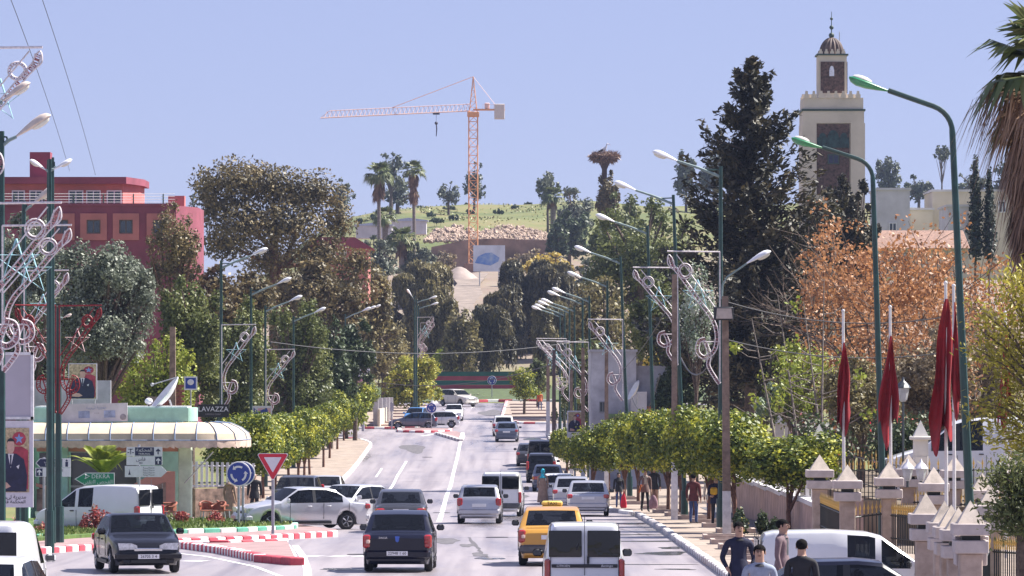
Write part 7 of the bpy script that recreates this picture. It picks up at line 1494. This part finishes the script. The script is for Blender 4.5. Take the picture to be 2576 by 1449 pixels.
# grass blades on the bed
rng = np.random.default_rng(8); n = 9000; px = rng.uniform(85, 735, n); py = rng.uniform(1322, 1372, n)
ok = py < np.interp(px, [80, 215, 430, 600, 735], [1370, 1360, 1347, 1342, 1335]); px, py = px[ok], py[ok]; P = np.array([G(a, b) for a, b in zip(px, py)]); P[:, 2] += .25
o = put('grass', leaf_mesh('grass', [leaves(P, np.tile([0, -1., .3], (len(P), 1)), .1, 4, .5, np.tile([0, 0, 1.], (len(P), 1)), .3, rng)], LM['grassy'])); tag(o, 'short grass on the roundabout bed', 'grass', kind='stuff')
# ---------------------------------------------------------------- palace wall, fences, flags on the right
m_pst = mat('pillar_stone', (.44, .34, .29), .85, var=.14, scale=3, col2=(.30, .23, .19), bump=.1); m_psl = mat('pillar_slab', (.52, .45, .43), .8, var=.1, scale=3); m_pyr = mat('pyramid_cap', (.68, .58, .48), .7, var=.14, scale=4); m_iron = mat('iron_dark', (.015, .02, .02), .5); m_gold = mat('gold_paint', (.62, .40, .12), .35, metal=.5, var=.15); m_wp = mat('pillar_white', (.70, .66, .60), .8, var=.07, scale=2)
bar_me = MB().box((0, 0, .5), (.026, .026, 1)).mesh('bar', m_iron); fin_me = MB().lathe([(.01, 0), (.02, .05), (.012, .1), (.033, .16), (.02, .22), (.008, .27), (.002, .34)], (0, 0, 0), 6).mesh('finial', m_gold)
def fence(label, pts, name, group, zap, pw, slab, mm, railh=1.75, styled=True, cap_h=.42, bars=True, base=.1, skip=()):
    """pillars at (px, d) with railings between neighbours; zap is the height of the cap tips"""
    x0, d0 = pp(pts[0][0], pts[0][1]), pts[0][1]; T = thing(name, label, 'fence', (x0, d0, 0), 0, group); prev = None
    for i, q in enumerate(pts):
        px, d = q[:2]; k = q[2] if len(q) > 2 else 1.0; x = pp(px, d)-x0; y = d-d0; g = zg(d)+base; zt = zap[i] if isinstance(zap, (list, tuple)) else zap; zc = zt-cap_h*k
        p = MB().box((x, y, (g-.3+zc-.55)/2), (pw*k, pw*k, zc-.55-g+.3), ch=.02).put('pillar', mm, T)
        if styled:
            MB().box((x, y, zc-.43), (slab*k*.92, slab*k*.92, .24), ch=.015).put('lower_slab', m_psl, p); MB().box((x, y, zc-.265), (pw*k*.8, pw*k*.8, .09)).put('dark_gap', m_iron, p); MB().box((x, y, zc-.11), (slab*k, slab*k, .22), ch=.015).put('upper_slab', m_psl, p)
        else:
            MB().box((x, y, zc-.3), (pw*k, pw*k, .5)).put('pillar_head', mm, p); MB().box((x, y, zc-.03), (slab*k, slab*k, .1), ch=.015).put('upper_slab', mm, p)
        MB().pyramid((x, y, zc+.001), slab*k*.74, cap_h*k).put('pyramid_cap', m_pyr if styled else mm, p, smooth=False)
        if prev and bars and i not in skip:
            a, b = Vector((prev[0], prev[1], 0)), Vector((x, y, 0)); ln = (b-a).length; n = int(ln/max(.15 if styled else .24, ln/26)); zr0, zr1 = prev[2]-1.0, zc-.95
            for j in range(1, n):
                f = j/n; c = a.lerp(b, f); gz = zg(d0+c.y)+base; zt2 = zr0+(zr1-zr0)*f; put('bar', bar_me, T, (c.x, c.y, gz+.15), sc=(1, 1, max(.4, zt2-gz-.1))); put('finial', fin_me, T, (c.x, c.y, zt2+.04))
            for dz_ in (0, -.9 if (zr0-zg(d0)) > 1.6 else -.6): MB().tube([(a.x, a.y, zr0+dz_), (b.x, b.y, zr1+dz_)], .02, 4).put('rail', m_iron, T)
        prev = (x, y, zc)
    return T
fence('palace gate fence with stone pillars and gold tipped bars behind the white van', [(2061, 138, 1.05), (2131, 126), (2235, 127), (2348, 123), (2470, 118)], 'palace_fence', None, [2.55, 2.5, 2.55, 2.5, 2.45], .40, .75, m_pst)
fence('near stone pillars of the palace fence at the lower right', [(2328, 97), (2375, 94), (2392, 92), (2410, 91), (2440, 88)], 'palace_fence', None, [2.5, 2.42, 2.4, 2.38, 2.59], .42, .68, m_pst, bars=False)
fence('short railing with pillar behind the lanterns right of the gate', [(2285, 141), (2400, 139), (2540, 137)], 'palace_fence', None, 2.5, .42, .78, m_pst)
fence('side railing right of the nearest pillar with pillar under the yellow tree', [(2440, 88.6, .9), (2490, 103), (2600, 100)], 'palace_fence', None, [2.3, 2.5, 2.5], .42, .7, m_pst)
ter = poly_slab('garden_terrace', [(11.4, 138), (34, 138), (34, 246), (12.6, 246)], 1.25, mat('terrace_earth', (.17, .13, .09), .95, var=.3, scale=.8))
fence('white garden fence on the terrace with gold tipped bars', [(2315, 142), (2075, 200), (2040, 210), (2012, 219), (1985, 228), (1960, 237)], 'garden_fence', None, [3.5, 3.05, 3.0, 2.95, 2.9, 2.85], .42, .62, m_wp, styled=False, cap_h=.5, base=1.2, skip=(2, 3, 4, 5))
fence('white garden fence along the terrace front with gold tipped bars', [(2060, 150), (2315, 141.5), (2560, 141)], 'garden_fence', None, [3.3, 3.5, 3.5], .42, .62, m_wp, styled=False, cap_h=.5, base=1.2)
T = thing('street_wall', 'pinkish stucco wall with white coping along the right footpath', 'wall', (9.65, 140, zg(140)+.1)); m_stu = mat('stucco_pink_brown', (.42, .29, .25), .9, var=.2, scale=1.5, col2=(.28, .2, .18), bump=.15)
MB().box((.0, 0, .55), (1.3, .3, 1.6)).put('wall_end', m_stu, T)
for i in range(6): MB().box((-.6+.0*i, 4+i*9, .35-i*.06), (.3, 9.0, 1.5)).put('wall_panel', m_stu, T); MB().box((-.6, 4+i*9, 1.16-i*.06), (.42, 8.98, .14)).put('coping', m_white, T); 
for i in range(20): MB().box((-.6, 1+i*2.6, 1.42-i*.018), (.12, .12, .42)).put('coping_post', m_wp, T)
# tree pits
pit = MB().box((0, -.55, 0), (1.25, .13, .16)).box((0, .55, 0), (1.25, .13, .16)).box((-.56, 0, 0), (.13, .97, .16)).box((.56, 0, 0), (.13, .97, .16)).mesh('tree_pit_edge', mat('pit_edge_stone', (.46, .36, .32), .9, var=.15, scale=3)); soil = MB().box((0, 0, 0), (.98, .98, .06)).mesh('tree_pit_soil', mat('soil', (.16, .11, .08), .95, var=.3, scale=4))
for (px, pc_, d, ln) in rl[1:]:
    X = pp(px, d)
    if d < 230: o = put('tree_pit_edge', pit, pav_r, (X, d, zg(d)+.2)); put('tree_pit_soil', soil, o, (0, 0, -.05))
for d in np.arange(118, 150, 5.5): o = put('tree_pit_edge', pit, pav_r, (6.45, d, zg(d)+.2)); put('tree_pit_soil', soil, o, (0, 0, -.05))
# flags
m_flag = mat('flag_red', (.26, .006, .014), .75, var=.18, scale=3); m_fp = mat('flagpole_white', (.70, .68, .70), .5, var=.06)
def flag(label, px, ytop, ybot, d, fy0, fy1, w, off, seed, hang=1.0):
    s = S(d); zb = HC+(YH-ybot)/s; T = thing('flagpole', label, 'flag', (pp(px, d), d, zb-1.0), 0, 'red flags on the palace fence'); H = HC+(YH-ytop)/s-zb+1.0
    MB().tube([(0, 0, 0), (-.02, 0, H)], [.045, .035], 8).ball((-.02, 0, H+.03), .05, 8, 5).put('pole', m_fp, T)
    z0 = HC+(YH-fy0)/s-zb+1.0; z1 = HC+(YH-fy1)/s-zb+1.0; rs = random.Random(seed); V = []; nr, nc = 22, 20; W = w/s; ph = [rs.uniform(0, 6) for _ in range(4)]
    for i in range(nr+1):
        f = i/nr; wd = W*(.12+.88*min(1, f*1.25)**.8)
        for c in range(nc+1):
            u = c/nc; e = f*(1-.28*abs(u-.45)-.1*math.sin(u*9+ph[2])); x = off/s*f*.6+(u-.5)*wd*(1-.22*math.sin(f*7+ph[3]))+.05*math.sin(f*5+u*3+ph[1])*f; y = -.05-.16*W*f*2*math.sin(u*4.5*PI+ph[0]+f*1.5)-.03*math.sin(f*9+u*5); V.append((x, y-.04, z0+(z1-z0)*e))
    I = np.arange((nr+1)*(nc+1)).reshape(nr+1, nc+1); Q = np.stack([I[:-1, :-1], I[:-1, 1:], I[1:, 1:], I[1:, :-1]], -1).reshape(-1, 4); put('flag', mesh_np('flag', V, Q, m_flag, True), T); return T
flag('red flag hanging on a white pole, leftmost of the flags', 2122, 785, 1172, 128, 862, 1092, 42, -4, 1)
flag('red flag hanging on a white pole behind the second green lamp post', 2240, 775, 1190, 128, 845, 1108, 50, -14, 2)
flag('largest red flag on a white pole beside the tall lamp post', 2380, 715, 1290, 114, 752, 1128, 60, -26, 3)
flag('narrow red flag on a grey pole just right of the largest flag', 2400, 722, 1290, 117, 760, 1045, 26, 12, 4)
flag('red flag seen through the yellow green tree at the right edge', 2530, 790, 1300, 116, 830, 1080, 34, -10, 5)
# lanterns
m_lan = mat('lantern_dark', (.05, .06, .07), .4); m_lgl = mat('lantern_glass', (.45, .47, .52), .2)
def lantern(label, px, py, d, k=1.0, ph=1.2):
    T = thing('garden_lantern', label, 'lantern', U(px, py, d), 0, 'garden lanterns'); T.location.z -= ph
    MB().tube([(0, 0, 0), (0, 0, ph-.25*k)], .035, 6).put('post', m_lan, T); MB().lathe([(.05*k, -.25*k+ph), (.1*k, -.2*k+ph), (.15*k, .08*k+ph), (.14*k, .09*k+ph)], (0, 0, 0), 6).put('glass', m_lgl, T); MB().lathe([(.2*k, .09*k+ph), (.12*k, .2*k+ph), (.04*k, .27*k+ph), (.02*k, .36*k+ph)], (0, 0, 0), 8).put('cap', m_lan if k > 1.1 else m_sw, T)
lantern('dark garden lantern behind the middle flags', 2271, 985, 146, 1.25, 2.2); lantern('white capped lantern on the gate pillar, left of two', 2282, 1187, 124.5, .95, .4); lantern('white capped lantern on the gate pillar, right of two', 2316, 1187, 124, .95, .4)
d = 158.; c = car('minibus', 'white minibus roof showing behind the flags and yellow tree', 'van', pp(2435, d), d, R(90), P_white, 5.6, 1.95, 2.55, 'minibus', opts=('blackmirror',), dz=1.30, slope=False)
# near palm and yellow green tree at the right edge
palm('fan_palm', 'shaggy fan palm with hanging dead fronds in the top right corner', 2670, 0, 96, 2.0, .3, nf=26, nskirt=420, seed=31, skirt_len=3.2, skirt_r=1.8, near=90)
rng = np.random.default_rng(77)
def feathery(label, cx, yt, w, yb, d, m, n, seed, sz=.075):
    s = S(d); T = thing('feathery_tree', label, 'tree', (pp(cx, d), d, zg(d)+.1)); g = T.location.z; rs = random.Random(seed); mb = MB(); ends = []; H = HC+(YH-yt)/s-g; z0 = HC+(YH-yb)/s-g; W = w/s/2
    mb.tube([(0, 0, -.2), (0, 0, z0+.3)], [.12, .09], 6, False); tw = []
    for i in range(46):
        a = rs.uniform(0, 2*PI); zz = rs.uniform(z0, H); p = Vector((0, 0, z0+(zz-z0)*.6)); r = W*math.sqrt(max(.1, 1-((zz-(z0+H)/2)/((H-z0)*.62))**2)); e = Vector((math.cos(a)*r, math.sin(a)*r*.7, zz)); mb.tube([p, p.lerp(e, .5)+Vector((0, 0, .1)), e], [.03, .018, .006], 4, False); tw.append((p, e))
    mb.put('trunk', m_bark, T); P = []; A = []
    r2 = np.random.default_rng(seed)
    for p, e in tw:
        k = n//46; t = r2.random(k)**.6; q = np.outer(1-t, p)+np.outer(t, e); q += r2.normal(size=(k, 3))*[.2, .2, .13]; P.append(q); A.append(np.tile(list((e-p).normalized()), (k, 1)))
    P = np.concatenate(P); A = np.concatenate(A); put('crown', leaf_mesh('crown', [leaves(P, r2.normal(size=(len(P), 3))+[0, 0, .6], sz, 3.4, .5, A, .6, r2)], LM[m]), T)
feathery('yellow green feathery tree at the right edge', 2600, 650, 330, 1170, 90, 'goldlime', 9000, 5)
feathery('dark green bushy plant below the yellow green tree at right edge', 2570, 1150, 150, 1330, 84, 'green', 5000, 6, .07)
# stork on its nest
T = thing('stork_nest', 'shaggy twig nest on top of the ivy covered column', 'nest', U(1520, 398, 640)); rng = np.random.default_rng(12); n = 2200; u = unit(rng.normal(size=(n, 3))); P = u*[1.9, 1.6, .55]*rng.random((n, 1))**.35; P[:, 2] += .12*np.hypot(P[:, 0], P[:, 1])
put('twigs', leaf_mesh('twigs', [leaves(P, rng.normal(size=(n, 3)), .5, 7, .5, u*[1, 1, .15]+[0, 0, -.25], .8, rng)], LM['twig']), T, kind='stuff'); MB().lathe([(.3, -4.5), (.35, -1.5), (.7, -.7), (1.5, -.3), (1.6, .25), (.4, .3)], (0, 0, 0), 12).put('nest_base', mat('nest_mud', (.07, .045, .04), .95), T)
T = thing('stork', 'white stork with dark wings standing on the nest', 'bird', U(1517, 386, 639.5)); sb = MB(); 
sb.tube([(-.75, 0, .05), (-.4, 0, .32), (.0, 0, .55), (.3, 0, .72), (.42, 0, .95), (.45, 0, 1.2), (.55, 0, 1.3), (.7, 0, 1.27)], [.04, .16, .26, .2, .1, .075, .09, .03], 10); sb.put('body', m_sw, T)
MB().tube([(-.85, -.1, .0), (-.5, -.2, .25), (-.05, -.24, .5)], [.03, .14, .1], 8).tube([(-.85, .1, .0), (-.5, .2, .25), (-.05, .24, .5)], [.03, .14, .1], 8).put('wings', m_blackp, T); MB().tube([(.68, 0, 1.27), (1.05, 0, 1.1)], [.03, .006], 5).put('beak', m_amber, T)
for sy in (-.08, .08): MB().tube([(-.05, sy, .4), (0, sy, .0), (-.02, sy, -.35)], .02, 5).put('leg', m_amber, T)
# ---------------------------------------------------------------- haze
hzm = bpy.data.materials.new('haze_air'); hzm.use_nodes = True; t = hzm.node_tree; t.nodes.clear(); ov = t.nodes.new('ShaderNodeOutputMaterial'); pv = t.nodes.new('ShaderNodeVolumePrincipled'); pv.inputs['Color'].default_value = (.36, .44, .66, 1); pv.inputs['Density'].default_value = .00011; pv.inputs['Anisotropy'].default_value = .2; t.links.new(pv.outputs[0], ov.inputs['Volume'])
o = MB().box((0, 1120, 5), (1500, 2300, 140)).put('haze', hzm, smooth=False); tag(o, 'thin bluish haze over the valley', 'haze', kind='stuff')
